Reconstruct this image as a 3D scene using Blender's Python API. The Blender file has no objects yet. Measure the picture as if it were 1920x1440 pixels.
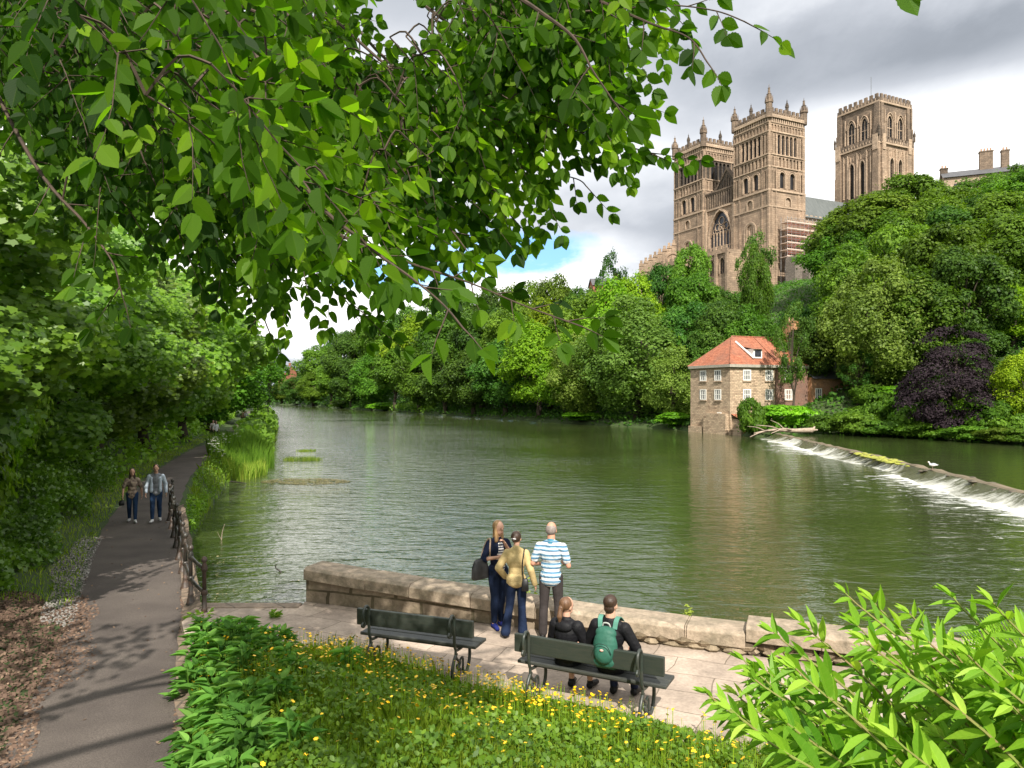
import bpy, math, random
import numpy as np
from mathutils import Vector, Matrix
rnd = random.Random(7)
D = bpy.data
scene = bpy.context.scene
COL = scene.collection
F = 1400.0; HY = 738.0; EYE = 5.1
def P(px, py, Y): return Vector(((px-960)/F*Y, Y, EYE+(HY-py)/F*Y))
def G(px, py, z=0.0):
    Y = (EYE-z)*F/(py-HY); return Vector(((px-960)/F*Y, Y, z))
# ---------------------------------------------------------------- materials
def nodes(m):
    m.use_nodes = True; nt = m.node_tree; nt.nodes.clear(); return nt
def N(nt, t, **k):
    n = nt.nodes.new(t)
    for a, b in k.items():
        if a[0] == '_': setattr(n, a[1:], b)
        else:
            key = a.replace('__', ' ')
            n.inputs[int(a[1:]) if a[0]=='i' and a[1:].isdigit() else key].default_value = b
    return n
def L(nt, a, ao, b, bi): nt.links.new(a.outputs[ao], b.inputs[bi])
def ramp(nt, stops):
    r = nt.nodes.new('ShaderNodeValToRGB'); e = r.color_ramp.elements
    while len(e) < len(stops): e.new(0.5)
    for i, (p, c) in enumerate(stops):
        e[i].position = p; e[i].color = (c[0], c[1], c[2], 1) if hasattr(c, '__len__') else (c, c, c, 1)
    return r
def c4(c): return (c[0], c[1], c[2], 1)
MATS = {}
def plain(name, c1, c2=None, rough=.7, scale=6, bump=.0, bscale=None, metal=0, coord='Object', detail=5, spec=.4, stretch=None):
    if name in MATS: return MATS[name]
    m = D.materials.new(name); nt = nodes(m); c2 = c2 or tuple(x*.75 for x in c1)
    tc = N(nt, 'ShaderNodeTexCoord'); no = N(nt, 'ShaderNodeTexNoise', Scale=scale, Detail=detail, Roughness=.62)
    src = (tc, coord)
    if stretch:
        mp = N(nt, 'ShaderNodeMapping'); mp.inputs['Scale'].default_value = stretch
        L(nt, tc, coord, mp, 'Vector'); src = (mp, 'Vector')
    L(nt, src[0], src[1], no, 'Vector')
    r = ramp(nt, [(.32, c2), (.68, c1)]); L(nt, no, 'Fac', r, 'Fac')
    p = N(nt, 'ShaderNodeBsdfPrincipled', Roughness=rough, Metallic=metal); p.inputs['Specular IOR Level'].default_value = spec
    L(nt, r, 'Color', p, 'Base Color')
    if bump:
        n2 = N(nt, 'ShaderNodeTexNoise', Scale=bscale or scale*3, Detail=6); L(nt, src[0], src[1], n2, 'Vector')
        b = N(nt, 'ShaderNodeBump', Strength=.6, Distance=bump); L(nt, n2, 'Fac', b, 'Height'); L(nt, b, 'Normal', p, 'Normal')
    o = N(nt, 'ShaderNodeOutputMaterial'); L(nt, p, 'BSDF', o, 'Surface'); MATS[name] = m; return m
def leafmat(name, ca, cb, cc=None, trans=.35, rough=.45, spec=.35, hue=.02, tboost=1.4, vein=0):
    m = D.materials.new(name); nt = nodes(m)
    at = N(nt, 'ShaderNodeAttribute'); at.attribute_name = 'tint'
    st = [(0, ca), (.6, cb)] + ([(1, cc)] if cc else [(1, cb)])
    r = ramp(nt, st); L(nt, at, 'Fac', r, 'Fac')
    oi = N(nt, 'ShaderNodeObjectInfo')
    mh = N(nt, 'ShaderNodeMapRange'); mh.inputs['To Min'].default_value = .5-hue; mh.inputs['To Max'].default_value = .5+hue
    mv = N(nt, 'ShaderNodeMapRange'); mv.inputs['To Min'].default_value = .72; mv.inputs['To Max'].default_value = 1.3
    L(nt, oi, 'Random', mh, 'Value')
    mm = N(nt, 'ShaderNodeMath', _operation='FRACT'); mm2 = N(nt, 'ShaderNodeMath', _operation='MULTIPLY'); mm2.inputs[1].default_value = 7.31
    L(nt, oi, 'Random', mm2, 0); L(nt, mm2, 'Value', mm, 0); L(nt, mm, 'Value', mv, 'Value')
    h = N(nt, 'ShaderNodeHueSaturation'); L(nt, mh, 'Result', h, 'Hue'); L(nt, mv, 'Result', h, 'Value'); L(nt, r, 'Color', h, 'Color')
    p = N(nt, 'ShaderNodeBsdfPrincipled', Roughness=rough); p.inputs['Specular IOR Level'].default_value = spec
    L(nt, h, 'Color', p, 'Base Color')
    t = N(nt, 'ShaderNodeBsdfTranslucent'); g = N(nt, 'ShaderNodeMix', _data_type='RGBA', _blend_type='MULTIPLY')
    g.inputs[0].default_value = 1; L(nt, h, 'Color', g, 6); g.inputs[7].default_value = (1.25*tboost, 1.35*tboost, .45*tboost, 1)
    L(nt, g, 2, t, 'Color')
    mx = N(nt, 'ShaderNodeMixShader', Fac=trans); L(nt, p, 'BSDF', mx, 1); L(nt, t, 'BSDF', mx, 2)
    o = N(nt, 'ShaderNodeOutputMaterial'); L(nt, mx, 'Shader', o, 'Surface'); return m
def stone(name, ca, cb, cc, bw=.9, bh=.38, scale=1, rough=.9, joint=(.12, .1, .08), bump=.02, mortar=.02, wall=True, noise=.35, jm=.55):
    """coursed masonry: blocks of varying colour, weathering patches"""
    m = D.materials.new(name); nt = nodes(m)
    tc = N(nt, 'ShaderNodeTexCoord'); geo = N(nt, 'ShaderNodeNewGeometry'); sep = N(nt, 'ShaderNodeSeparateXYZ'); L(nt, tc, 'Object', sep, 'Vector')
    if wall:
        s2 = N(nt, 'ShaderNodeMath', _operation='ADD'); L(nt, sep, 'X', s2, 0); L(nt, sep, 'Y', s2, 1)
        cb_ = N(nt, 'ShaderNodeCombineXYZ'); L(nt, s2, 'Value', cb_, 'X'); L(nt, sep, 'Z', cb_, 'Y'); v = (cb_, 'Vector')
    else: v = (tc, 'Object')
    br = N(nt, 'ShaderNodeTexBrick', Scale=1.0, Mortar__Size=mortar)
    br.inputs['Brick Width'].default_value = bw; br.inputs['Row Height'].default_value = bh
    br.inputs['Color1'].default_value = c4(ca); br.inputs['Color2'].default_value = c4(cb); br.inputs['Mortar'].default_value = c4(joint)
    wn = N(nt, 'ShaderNodeTexNoise', Scale=1.3, Detail=3); L(nt, v[0], v[1], wn, 'Vector')
    ma = N(nt, 'ShaderNodeVectorMath', _operation='MULTIPLY_ADD'); L(nt, wn, 'Color', ma, 0); ma.inputs[1].default_value = (.12,)*3; L(nt, v[0], v[1], ma, 2)
    L(nt, ma, 'Vector', br, 'Vector')
    n1 = N(nt, 'ShaderNodeTexNoise', Scale=noise*scale, Detail=8, Roughness=.7); L(nt, tc, 'Object', n1, 'Vector')
    r1 = ramp(nt, [(.38, 0), (.62, 1)]); L(nt, n1, 'Fac', r1, 'Fac')
    mx = N(nt, 'ShaderNodeMix', _data_type='RGBA', _blend_type='MIX'); L(nt, r1, 'Color', mx, 0); mx.inputs[7].default_value = c4(cc); L(nt, br, 'Color', mx, 6)
    ms = N(nt, 'ShaderNodeMath', _operation='MULTIPLY'); L(nt, r1, 'Color', ms, 0); ms.inputs[1].default_value = jm; L(nt, ms, 'Value', mx, 0)
    n3 = N(nt, 'ShaderNodeTexNoise', Scale=3.1*scale, Detail=6, Roughness=.75); L(nt, tc, 'Object', n3, 'Vector')
    r3 = ramp(nt, [(.3, .62), (.7, 1.18)]); L(nt, n3, 'Fac', r3, 'Fac')
    m2 = N(nt, 'ShaderNodeMix', _data_type='RGBA', _blend_type='MULTIPLY'); m2.inputs[0].default_value = 1; L(nt, mx, 2, m2, 6); L(nt, r3, 'Color', m2, 7)
    p = N(nt, 'ShaderNodeBsdfPrincipled', Roughness=rough); p.inputs['Specular IOR Level'].default_value = .25
    L(nt, m2, 2, p, 'Base Color')
    b = N(nt, 'ShaderNodeBump', Strength=.7, Distance=bump); L(nt, n3, 'Fac', b, 'Height')
    b2 = N(nt, 'ShaderNodeBump', Strength=.5, Distance=bump); b2.invert = True; L(nt, br, 'Fac', b2, 'Height'); L(nt, b2, 'Normal', b, 'Normal'); L(nt, b, 'Normal', p, 'Normal')
    o = N(nt, 'ShaderNodeOutputMaterial'); L(nt, p, 'BSDF', o, 'Surface'); return m
# ---------------------------------------------------------------- object helpers
def tag(o, label=None, cat=None, group=None, kind=None):
    if label: o['label'] = label
    if cat: o['category'] = cat
    if group: o['group'] = group
    if kind: o['kind'] = kind
    return o
def thing(name, label, cat, loc=(0, 0, 0), rz=0, group=None):
    o = D.objects.new(name, None); COL.objects.link(o); o.location = loc; o.rotation_euler = (0, 0, rz)
    o.empty_display_size = .2
    return tag(o, label, cat, group)
def dup(o, parent=None):
    c = o.copy(); COL.objects.link(c)
    if parent: c.parent = parent
    for ch in list(o.children): dup(ch, c)
    return c
def npmesh(name, V, Fc, tint=None, mats=(), smooth=False):
    """V (n,3), Fc (m,k) numpy"""
    me = D.meshes.new(name); V = np.asarray(V, np.float32); Fc = np.asarray(Fc, np.int32); m, k = Fc.shape
    me.vertices.add(len(V)); me.vertices.foreach_set('co', V.ravel())
    me.loops.add(m*k); me.loops.foreach_set('vertex_index', Fc.ravel())
    me.polygons.add(m); me.polygons.foreach_set('loop_start', np.arange(0, m*k, k, dtype=np.int32))
    me.polygons.foreach_set('loop_total', np.full(m, k, np.int32))
    if smooth: me.polygons.foreach_set('use_smooth', np.ones(m, bool))
    if tint is not None:
        a = me.attributes.new('tint', 'FLOAT', 'FACE'); a.data.foreach_set('value', np.asarray(tint, np.float32))
    for x in mats: me.materials.append(x)
    me.update(calc_edges=True); return me
def link(name, me, parent=None):
    o = D.objects.new(name, me); COL.objects.link(o)
    if parent: o.parent = parent
    return o
class MB:
    def __init__(s): s.v = []; s.f = []; s.m = []; s.mi = 0
    def add(s, vs, fs):
        b = len(s.v); s.v += [tuple(v) for v in vs]; s.f += [tuple(i+b for i in f) for f in fs]; s.m += [s.mi]*len(fs)
    def box(s, a, b, T=None):
        x0, y0, z0 = a; x1, y1, z1 = b
        vs = [(x0,y0,z0),(x1,y0,z0),(x1,y1,z0),(x0,y1,z0),(x0,y0,z1),(x1,y0,z1),(x1,y1,z1),(x0,y1,z1)]
        if T: vs = [T(*v) for v in vs]
        s.add(vs, [(0,3,2,1),(4,5,6,7),(0,1,5,4),(1,2,6,5),(2,3,7,6),(3,0,4,7)])
    def prism(s, poly, h0, h1, T=None):
        """poly: list of (a,b); extruded h0..h1"""
        n = len(poly); vs = [(a, b, h0) for a, b in poly] + [(a, b, h1) for a, b in poly]
        if T: vs = [T(*v) for v in vs]
        s.add(vs, [tuple(range(n))[::-1], tuple(range(n, 2*n))] + [(i, (i+1) % n, n+(i+1) % n, n+i) for i in range(n)])
    def tube(s, pts, rs, n=8, cap=True):
        pts = [Vector(p) for p in pts]; k = len(pts)
        if not hasattr(rs, '__len__'): rs = [rs]*k
        vs = []; up = Vector((0, 0, 1)); pu = None
        for i, p in enumerate(pts):
            d = (pts[min(i+1, k-1)]-pts[max(i-1, 0)])
            if d.length < 1e-9: d = Vector((0, 0, 1))
            d.normalize()
            if pu is None:
                u = d.cross(up) if abs(d.dot(up)) < .95 else d.cross(Vector((1, 0, 0)))
            else: u = pu - d*pu.dot(d)
            u.normalize(); pu = u; w = d.cross(u)
            for j in range(n):
                a = 2*math.pi*j/n; vs.append(p+u*(math.cos(a)*rs[i])+w*(math.sin(a)*rs[i]))
        fs = [(i*n+j, i*n+(j+1) % n, (i+1)*n+(j+1) % n, (i+1)*n+j) for i in range(k-1) for j in range(n)]
        if cap: fs += [tuple(range(n))[::-1], tuple(range((k-1)*n, k*n))]
        s.add(vs, fs)
    def lathe(s, prof, c=(0, 0, 0), n=10, ax=None):
        vs = [(c[0]+r*math.cos(2*math.pi*j/n), c[1]+r*math.sin(2*math.pi*j/n), c[2]+z) for r, z in prof for j in range(n)]
        k = len(prof)
        s.add(vs, [(i*n+j, i*n+(j+1) % n, (i+1)*n+(j+1) % n, (i+1)*n+j) for i in range(k-1) for j in range(n)]+[tuple(range(n))[::-1], tuple(range((k-1)*n, k*n))])
    def ell(s, c, r, R=None, nu=10, nv=7):
        vs = []; R = R or Matrix.Identity(3); c = Vector(c)
        for i in range(nv+1):
            t = math.pi*i/nv
            for j in range(nu):
                a = 2*math.pi*j/nu; vs.append(c+R@Vector((r[0]*math.sin(t)*math.cos(a), r[1]*math.sin(t)*math.sin(a), r[2]*math.cos(t))))
        s.add(vs, [(i*nu+j, (i+1)*nu+j, (i+1)*nu+(j+1) % nu, i*nu+(j+1) % nu) for i in range(nv) for j in range(nu)])
    def obj(s, name, mats, parent=None, smooth=False):
        me = D.meshes.new(name); me.from_pydata(s.v, [], s.f); me.validate()
        for m in (mats if isinstance(mats, (list, tuple)) else [mats]): me.materials.append(m)
        if any(s.m) and len(me.polygons) == len(s.m): me.polygons.foreach_set('material_index', s.m)
        if smooth: me.polygons.foreach_set('use_smooth', [True]*len(me.polygons))
        me.update(); return link(name, me, parent)
def bevel(o, w=.01, seg=2):
    b = o.modifiers.new('bevel', 'BEVEL'); b.width = w; b.segments = seg; b.limit_method = 'ANGLE'; return o
def catmull(pts, k=6):
    pts = [Vector(p) for p in pts]; out = []
    for i in range(len(pts)-1):
        p0 = pts[max(i-1, 0)]; p1 = pts[i]; p2 = pts[i+1]; p3 = pts[min(i+2, len(pts)-1)]
        for j in range(k):
            t = j/k; out.append(.5*((2*p1)+(p2-p0)*t+(2*p0-5*p1+4*p2-p3)*t*t+(3*p1-p0-3*p2+p3)*t**3))
    out.append(pts[-1]); return out
# ---------------------------------------------------------------- terrain
FS = np.array([(-330,560),(-230,490),(-140,405),(-66,272),(-16,176),(4,139),(19,112),(24,102.5),(26.8,93.2),(28.8,86.8),(31,84.3),(35,83),(40.5,76),(44.5,64),(52,40),(60,0),(66,-60)], float)
NS = np.array([(-330,520),(-200,420),(-113,325),(-63,193),(-36,115),(-23,72),(-18.5,58),(-17.3,47),(-13.6,34),(-10.8,25),(-8.4,19),(-6.6,15.6),(-5.6,14.0),(-5.4,13.75),(-3.9,13.75),(-3.6,14.2),(3,11.75),(12,8.3),(18,4),(21,-10),(24,-60)], float)
PATH = np.array([(-12,-40),(-5.2,-12),(-4.1,-2),(-3.85,4),(-4.59,8.08),(-6.98,13.76),(-9.3,18.5),(-11.6,23.4),(-14.3,30),(-17.05,37.3),(-20.6,48.5),(-24.2,61),(-29.5,79),(-39,109),(-49,139),(-74,210),(-125,330),(-210,440)], float)
TE = np.array([(-5.9,12.2),(-5.3,12.15),(-2.07,11.15),(-.42,9.9),(1.52,8.95),(2.58,8.3),(5,7),(12,3),(30,-8)], float)
WD = Vector((.932, -.362, 0)); WN = Vector((.362, .932, 0))   # along / across the river wall
def dpoly(X, Y, pl):
    """distance to polyline and signed side (+ = left of travel direction)"""
    best = np.full(X.shape, 1e9); side = np.zeros(X.shape)
    for (ax, ay), (bx, by) in zip(pl[:-1], pl[1:]):
        dx, dy = bx-ax, by-ay; l2 = dx*dx+dy*dy
        t = np.clip(((X-ax)*dx+(Y-ay)*dy)/l2, 0, 1)
        d = np.hypot(X-(ax+t*dx), Y-(ay+t*dy)); cr = dx*(Y-ay)-dy*(X-ax)
        m = d < best-1e-9; best = np.where(m, d, best); side = np.where(m, np.sign(cr), side)
    return best, side
def inpoly(X, Y, poly):
    ins = np.zeros(X.shape, bool); n = len(poly); j = n-1
    for i in range(n):
        xi, yi = poly[i]; xj, yj = poly[j]
        c = ((yi > Y) != (yj > Y)) & (X < (xj-xi)*(Y-yi)/((yj-yi) if yj != yi else 1e-12)+xi)
        ins ^= c; j = i
    return ins
RIV = np.concatenate([NS, FS[::-1]])
def sst(t): t = np.clip(t, 0, 1); return t*t*(3-2*t)
def wob(X, Y, s, seed=0):
    return (np.sin(X*s+1.3*seed)*np.cos(Y*s*1.17+seed*2.1)+.5*np.sin(X*s*2.3+Y*s*1.7+seed))/1.5
def tz(X, Y):
    X = np.asarray(X, float); Y = np.asarray(Y, float)
    dn, _ = dpoly(X, Y, NS); df, _ = dpoly(X, Y, FS); dp, sp = dpoly(X, Y, PATH); dt, stt = dpoly(X, Y, TE)
    ins = inpoly(X, Y, RIV)
    Hp = 9+22.3*sst((X+70)/110.)
    t = np.clip((df-3)/72, 0, 1); zf = .7*np.clip(df/1.2, 0, 1)+(Hp-.7)*(.5*sst(t)+.5*t)+.5*wob(X, Y, .13)*np.clip(df/10, 0, 1)
    # near side
    left = (sp > 0)
    dl = dp-1.0
    zl = 1.02+.12*np.clip(dl, 0, 1.6)+.7*np.clip(dl-1.6, 0, 12)+.2*np.clip(dl-13.6, 0, 40)+.12*wob(X, Y, .7, 2)*np.clip(dl-1, 0, 1)
    bank = np.clip(dn/1.5, 0, 1)**.8*1.0
    zr = np.minimum(1.02, bank)
    near = (Y < 15) & ~left
    f = np.where(stt < 0, dt, 0.)
    zt = 1.14+np.minimum(.21*f, .55*np.clip(dp-1.05, 0, 9))+.03*wob(X, Y, 2.2, 1)*np.clip(f, 0, 1)
    zt = np.where(dn > .25, zt, 0.2)
    zt = np.where(dp < 1.1, 1.02, zt); zt = np.where((stt > 0) & (dp < 2.0) & (Y > 12.6), zr, zt)
    zr = np.where(near, zt, zr); zr = np.where(dp < 1.1, 1.02, zr)
    zn = np.where(left, zl, zr); zn = np.where(dp < 1.1, 1.02, zn)
    z = np.where(df < dn, zf, zn)
    return np.where(ins, -np.minimum(1.6, .25+.8*np.minimum(dn, df)), z)
def tz1(x, y): return float(tz(np.array([x]), np.array([y]))[0])
def lines(segs):
    out = [segs[0][0]]
    for a, b, st in segs:
        n = max(1, round((b-a)/st)); out += list(a+(b-a)*np.arange(1, n+1)/n)
    return np.array(out)
xs = lines([(-700,-200,25),(-200,-60,5),(-60,-24,1.5),(-24,-14,.5),(-14,12,.25),(12,24,1),(24,140,2.5),(140,300,10),(300,900,60)])
ys = lines([(-160,-20,10),(-20,3,1.5),(3,27,.25),(27,60,.75),(60,130,2),(130,300,4),(300,600,15),(600,1500,100)])
GX, GY = np.meshgrid(xs, ys); GZ = tz(GX, GY)
nx, ny = len(xs), len(ys)
ii, jj = np.meshgrid(np.arange(nx-1), np.arange(ny-1)); q = (jj*nx+ii).ravel()
m_soil = plain('soil', (.05, .075, .02), (.03, .055, .014), .95, 2.2, .03, 14)
_g = link('ground', npmesh('ground', np.stack([GX, GY, GZ], -1).reshape(-1, 3), np.stack([q, q+1, q+nx+1, q+nx], -1), mats=[m_soil], smooth=True))
tag(_g, kind='structure')
# ---------------------------------------------------------------- water
def water_mat():
    m = D.materials.new('river_water'); nt = nodes(m); geo = N(nt, 'ShaderNodeNewGeometry')
    sep = N(nt, 'ShaderNodeSeparateXYZ'); L(nt, geo, 'Position', sep, 'Vector')
    def noise(sx, sy, sc, det, rough=.5, dist=0):
        mp = N(nt, 'ShaderNodeMapping'); mp.inputs['Scale'].default_value = (sx, sy, 1); mp.inputs['Rotation'].default_value = (0, 0, math.radians(14))
        L(nt, geo, 'Position', mp, 'Vector'); n = N(nt, 'ShaderNodeTexNoise', Scale=sc, Detail=det, Roughness=rough, Distortion=dist); L(nt, mp, 'Vector', n, 'Vector'); return n
    a = noise(.55, 1.25, 1.15, 3, .5, .5); b = noise(.6, 1.2, 4.2, 3, .55, .3); c = noise(.5, 1, .07, 2)
    amp = ramp(nt, [(.3, .35), (.7, 1.0)]); L(nt, c, 'Fac', amp, 'Fac')
    # stronger ripples towards the left, open reach
    mr = N(nt, 'ShaderNodeMapRange'); L(nt, sep, 'X', mr, 'Value')
    mr.inputs['From Min'].default_value = 6; mr.inputs['From Max'].default_value = -6; mr.inputs['To Min'].default_value = .40; mr.inputs['To Max'].default_value = 1.0
    am = N(nt, 'ShaderNodeMath', _operation='MULTIPLY'); L(nt, amp, 'Color', am, 0); L(nt, mr, 'Result', am, 1)
    b1 = N(nt, 'ShaderNodeBump', Distance=.18); b2 = N(nt, 'ShaderNodeBump', Distance=.06)
    L(nt, am, 'Value', b1, 'Strength'); L(nt, am, 'Value', b2, 'Strength'); L(nt, a, 'Fac', b1, 'Height'); L(nt, b, 'Fac', b2, 'Height'); L(nt, b1, 'Normal', b2, 'Normal')
    p = N(nt, 'ShaderNodeBsdfPrincipled', Roughness=.03, IOR=1.65); L(nt, b2, 'Normal', p, 'Normal')
    tcn = noise(.3, .3, .25, 4); r = ramp(nt, [(.35, (.028, .042, .011)), (.7, (.048, .064, .020))]); L(nt, tcn, 'Fac', r, 'Fac'); L(nt, r, 'Color', p, 'Base Color')
    o = N(nt, 'ShaderNodeOutputMaterial'); L(nt, p, 'BSDF', o, 'Surface'); return m
m_water = water_mat()
WEIR = np.array([(29.9,85),(29.1,78),(28.0,70),(27.3,63.7),(25.9,52.2),(24.7,43.3),(23.3,34),(22,24),(21,12),(20,0),(21,-30)], float)
mb = MB(); mb.add([(-500,-80,0),(90,-80,0),(90,200,0),(60,620,0),(-500,620,0)], [(0,1,2,3,4)])
o = mb.obj('river', m_water); tag(o, kind='structure')
mb = MB(); n = len(WEIR); zc = .52
mb.add([(x+.2, y, zc) for x, y in WEIR]+[(90,-30,zc),(90,110,zc),(33,110,zc)], [tuple(range(n+3))])
o = mb.obj('upper_river', m_water); tag(o, kind='structure')
# ---------------------------------------------------------------- sky, sun, camera
def build_world():
    w = D.worlds.new('World'); scene.world = w; w.use_nodes = True; nt = w.node_tree; nt.nodes.clear()
    EL, AZ = math.radians(43), math.radians(172)     # azimuth measured clockwise from +Y
    sky = N(nt, 'ShaderNodeTexSky'); sky.sky_type = 'NISHITA'; sky.sun_disc = False; sky.sun_elevation = EL; sky.sun_rotation = AZ
    tc = N(nt, 'ShaderNodeTexCoord'); sep = N(nt, 'ShaderNodeSeparateXYZ'); L(nt, tc, 'Generated', sep, 'Vector')
    def M(op, a, b=None, c=None, clamp=False):
        n = N(nt, 'ShaderNodeMath', _operation=op); n.use_clamp = clamp
        for i, x in enumerate((a, b, c)):
            if x is None: continue
            if isinstance(x, (int, float)): n.inputs[i].default_value = x
            else: nt.links.new(x, n.inputs[i])
        return n.outputs[0]
    az = M('ARCTAN2', sep.outputs['X'], sep.outputs['Y']); el = M('ARCSINE', sep.outputs['Z'])
    zz = M('ADD', M('MAXIMUM', sep.outputs['Z'], 0.0), .16)
    cx = M('DIVIDE', sep.outputs['X'], zz); cy = M('DIVIDE', sep.outputs['Y'], zz)
    cb = N(nt, 'ShaderNodeCombineXYZ'); nt.links.new(cx, cb.inputs[0]); nt.links.new(cy, cb.inputs[1])
    def noise(sc, det, off=0, rough=.55, dist=.0):
        mp = N(nt, 'ShaderNodeMapping'); mp.inputs['Location'].default_value = (off, off*.7, off*.3); mp.inputs['Scale'].default_value = (1, .62, 1)
        L(nt, cb, 'Vector', mp, 'Vector'); n = N(nt, 'ShaderNodeTexNoise', Scale=sc, Detail=det, Roughness=rough, Distortion=dist); L(nt, mp, 'Vector', n, 'Vector'); return n.outputs['Fac']
    n1 = noise(.9, 7, 3.3); n2 = noise(2.6, 8, 9.1); n3 = noise(.45, 4, 5.7); n4 = noise(5, 9, 1.2, .65)
    def blob(px, py, rx, ry, edge=.6):
        a0 = math.atan((px-960)/F); e0 = math.atan((HY-py)/F*math.cos(a0))
        dx = M('DIVIDE', M('SUBTRACT', az, a0), rx/F); dy = M('DIVIDE', M('SUBTRACT', el, e0), ry/F)
        d = M('SQRT', M('ADD', M('MULTIPLY', dx, dx), M('MULTIPLY', dy, dy)))
        d = M('ADD', d, M('MULTIPLY', M('SUBTRACT', n2, .5), 1.5)); d = M('ADD', d, M('MULTIPLY', M('SUBTRACT', n4, .5), .5))
        return M('SUBTRACT', 1.0, M('DIVIDE', M('SUBTRACT', d, 1-edge/2), edge), clamp=True) if False else M('MULTIPLY_ADD', M('SUBTRACT', d, 1-edge/2), -1/edge, 1.0, clamp=True)
    # brightness of the cloud deck
    v = M('MULTIPLY_ADD', M('SUBTRACT', n1, .5), .95, .50)
    v = M('ADD', v, M('MULTIPLY', M('SUBTRACT', n2, .5), .52))
    v = M('ADD', v, M('MULTIPLY', M('SUBTRACT', n4, .5), .18))
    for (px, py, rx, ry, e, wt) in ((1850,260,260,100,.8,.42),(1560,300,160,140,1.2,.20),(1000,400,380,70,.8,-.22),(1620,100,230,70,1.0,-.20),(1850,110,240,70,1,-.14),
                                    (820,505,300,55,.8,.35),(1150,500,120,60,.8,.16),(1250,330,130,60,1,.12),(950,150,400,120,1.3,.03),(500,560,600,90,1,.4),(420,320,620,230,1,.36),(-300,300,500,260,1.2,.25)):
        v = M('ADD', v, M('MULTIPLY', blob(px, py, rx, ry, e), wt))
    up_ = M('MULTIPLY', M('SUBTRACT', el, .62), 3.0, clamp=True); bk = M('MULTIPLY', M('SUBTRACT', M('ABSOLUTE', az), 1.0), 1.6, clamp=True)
    v = M('ADD', v, M('MULTIPLY', M('MAXIMUM', up_, bk), .42))  # unseen sky overhead and behind the camera brightened, added as ambient fill
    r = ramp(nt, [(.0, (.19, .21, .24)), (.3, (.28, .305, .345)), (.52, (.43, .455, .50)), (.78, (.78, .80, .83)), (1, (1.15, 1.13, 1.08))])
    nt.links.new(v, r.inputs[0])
    sc_ = N(nt, 'ShaderNodeVectorMath', _operation='SCALE'); L(nt, r, 'Color', sc_, 0); sc_.inputs[3].default_value = 10*.84
    hole = M('MAXIMUM', blob(955, 470, 175, 42, .45), blob(760, 520, 130, 26, .5))
    tint = N(nt, 'ShaderNodeMix', _data_type='RGBA', _blend_type='MULTIPLY'); tint.inputs[0].default_value = 1; tint.inputs[7].default_value = (.75, 1.1, 1.5, 1)
    L(nt, sky, 'Color', tint, 6)
    pale = N(nt, 'ShaderNodeMix', _data_type='RGBA'); pale.inputs[0].default_value = .42; L(nt, tint, 2, pale, 6); pale.inputs[7].default_value = (2.6, 4.6, 6.6, 1)
    wisps = M('MULTIPLY', M('SUBTRACT', noise(3.2, 8, 12.5), .5), 4.0, clamp=True)
    hole = M('MULTIPLY', hole, M('SUBTRACT', 1.0, M('MULTIPLY', wisps, .75)))
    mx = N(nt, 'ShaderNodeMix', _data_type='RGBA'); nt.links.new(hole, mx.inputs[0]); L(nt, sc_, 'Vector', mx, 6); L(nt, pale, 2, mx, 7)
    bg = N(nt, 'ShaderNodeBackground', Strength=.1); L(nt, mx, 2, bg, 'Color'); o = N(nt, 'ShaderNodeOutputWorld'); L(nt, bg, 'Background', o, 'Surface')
    w.cycles.sampling_method = 'MANUAL'; w.cycles.sample_map_resolution = 512
    sd = D.lights.new('sun', 'SUN'); sd.energy = 4.6; sd.angle = math.radians(.55); sd.color = (1, .94, .84)
    so = D.objects.new('sun', sd); COL.objects.link(so)
    to = Vector((math.sin(AZ)*math.cos(EL), math.cos(AZ)*math.cos(EL), math.sin(EL)))
    so.rotation_euler = to.to_track_quat('Z', 'Y').to_euler(); so.location = (0, 0, 60)
    return to
SUNV = build_world()
cam = D.cameras.new('camera'); co = D.objects.new('camera', cam); COL.objects.link(co)
cam.sensor_width = 36; cam.lens = F/1920*36; cam.shift_y = (HY-720)/1920; cam.clip_start = .1; cam.clip_end = 3000
co.location = (0, 0, EYE); co.rotation_euler = (math.pi/2, 0, 0); scene.camera = co
scene.view_settings.view_transform = 'Standard'; scene.view_settings.look = 'None'; scene.view_settings.exposure = 0.82; scene.view_settings.gamma = 1
cy = scene.cycles
cy.max_bounces = 5; cy.diffuse_bounces = 4; cy.glossy_bounces = 2; cy.transmission_bounces = 3; cy.transparent_max_bounces = 8
cy.use_denoising = True; cy.caustics_reflective = False; cy.caustics_refractive = False; cy.sample_clamp_indirect = 6
# ---------------------------------------------------------------- foliage
def frames(nrm, rng):
    a = rng.normal(size=nrm.shape); u = np.cross(nrm, a); u /= np.linalg.norm(u, axis=1, keepdims=True)+1e-9
    return u, np.cross(nrm, u)
DIAMOND = np.array([(0,-.5,0),(.42,.05,-.06),(0,.55,0),(-.42,.05,-.06)])
MAPLE = np.array([(0,-.42,0),(.36,-.36,-.04),(.34,-.08,-.05),(.56,.16,-.12),(.24,.2,-.03),(0,.6,-.12),(-.24,.2,-.03),(-.56,.16,-.12),(-.34,-.08,-.05),(-.36,-.36,-.04)])
LANCE = np.array([(0,-.5,0),(.13,-.2,.02),(.17,.05,.03),(.1,.32,0),(0,.55,-.05),(-.1,.32,0),(-.17,.05,.03),(-.13,-.2,.02)])
OVAL = np.array([(0,-.5,0),(.2,-.36,.02),(.3,-.08,.03),(.24,.2,.02),(0,.52,-.06),(-.24,.2,.02),(-.3,-.08,.03),(-.2,-.36,.02)])
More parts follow.
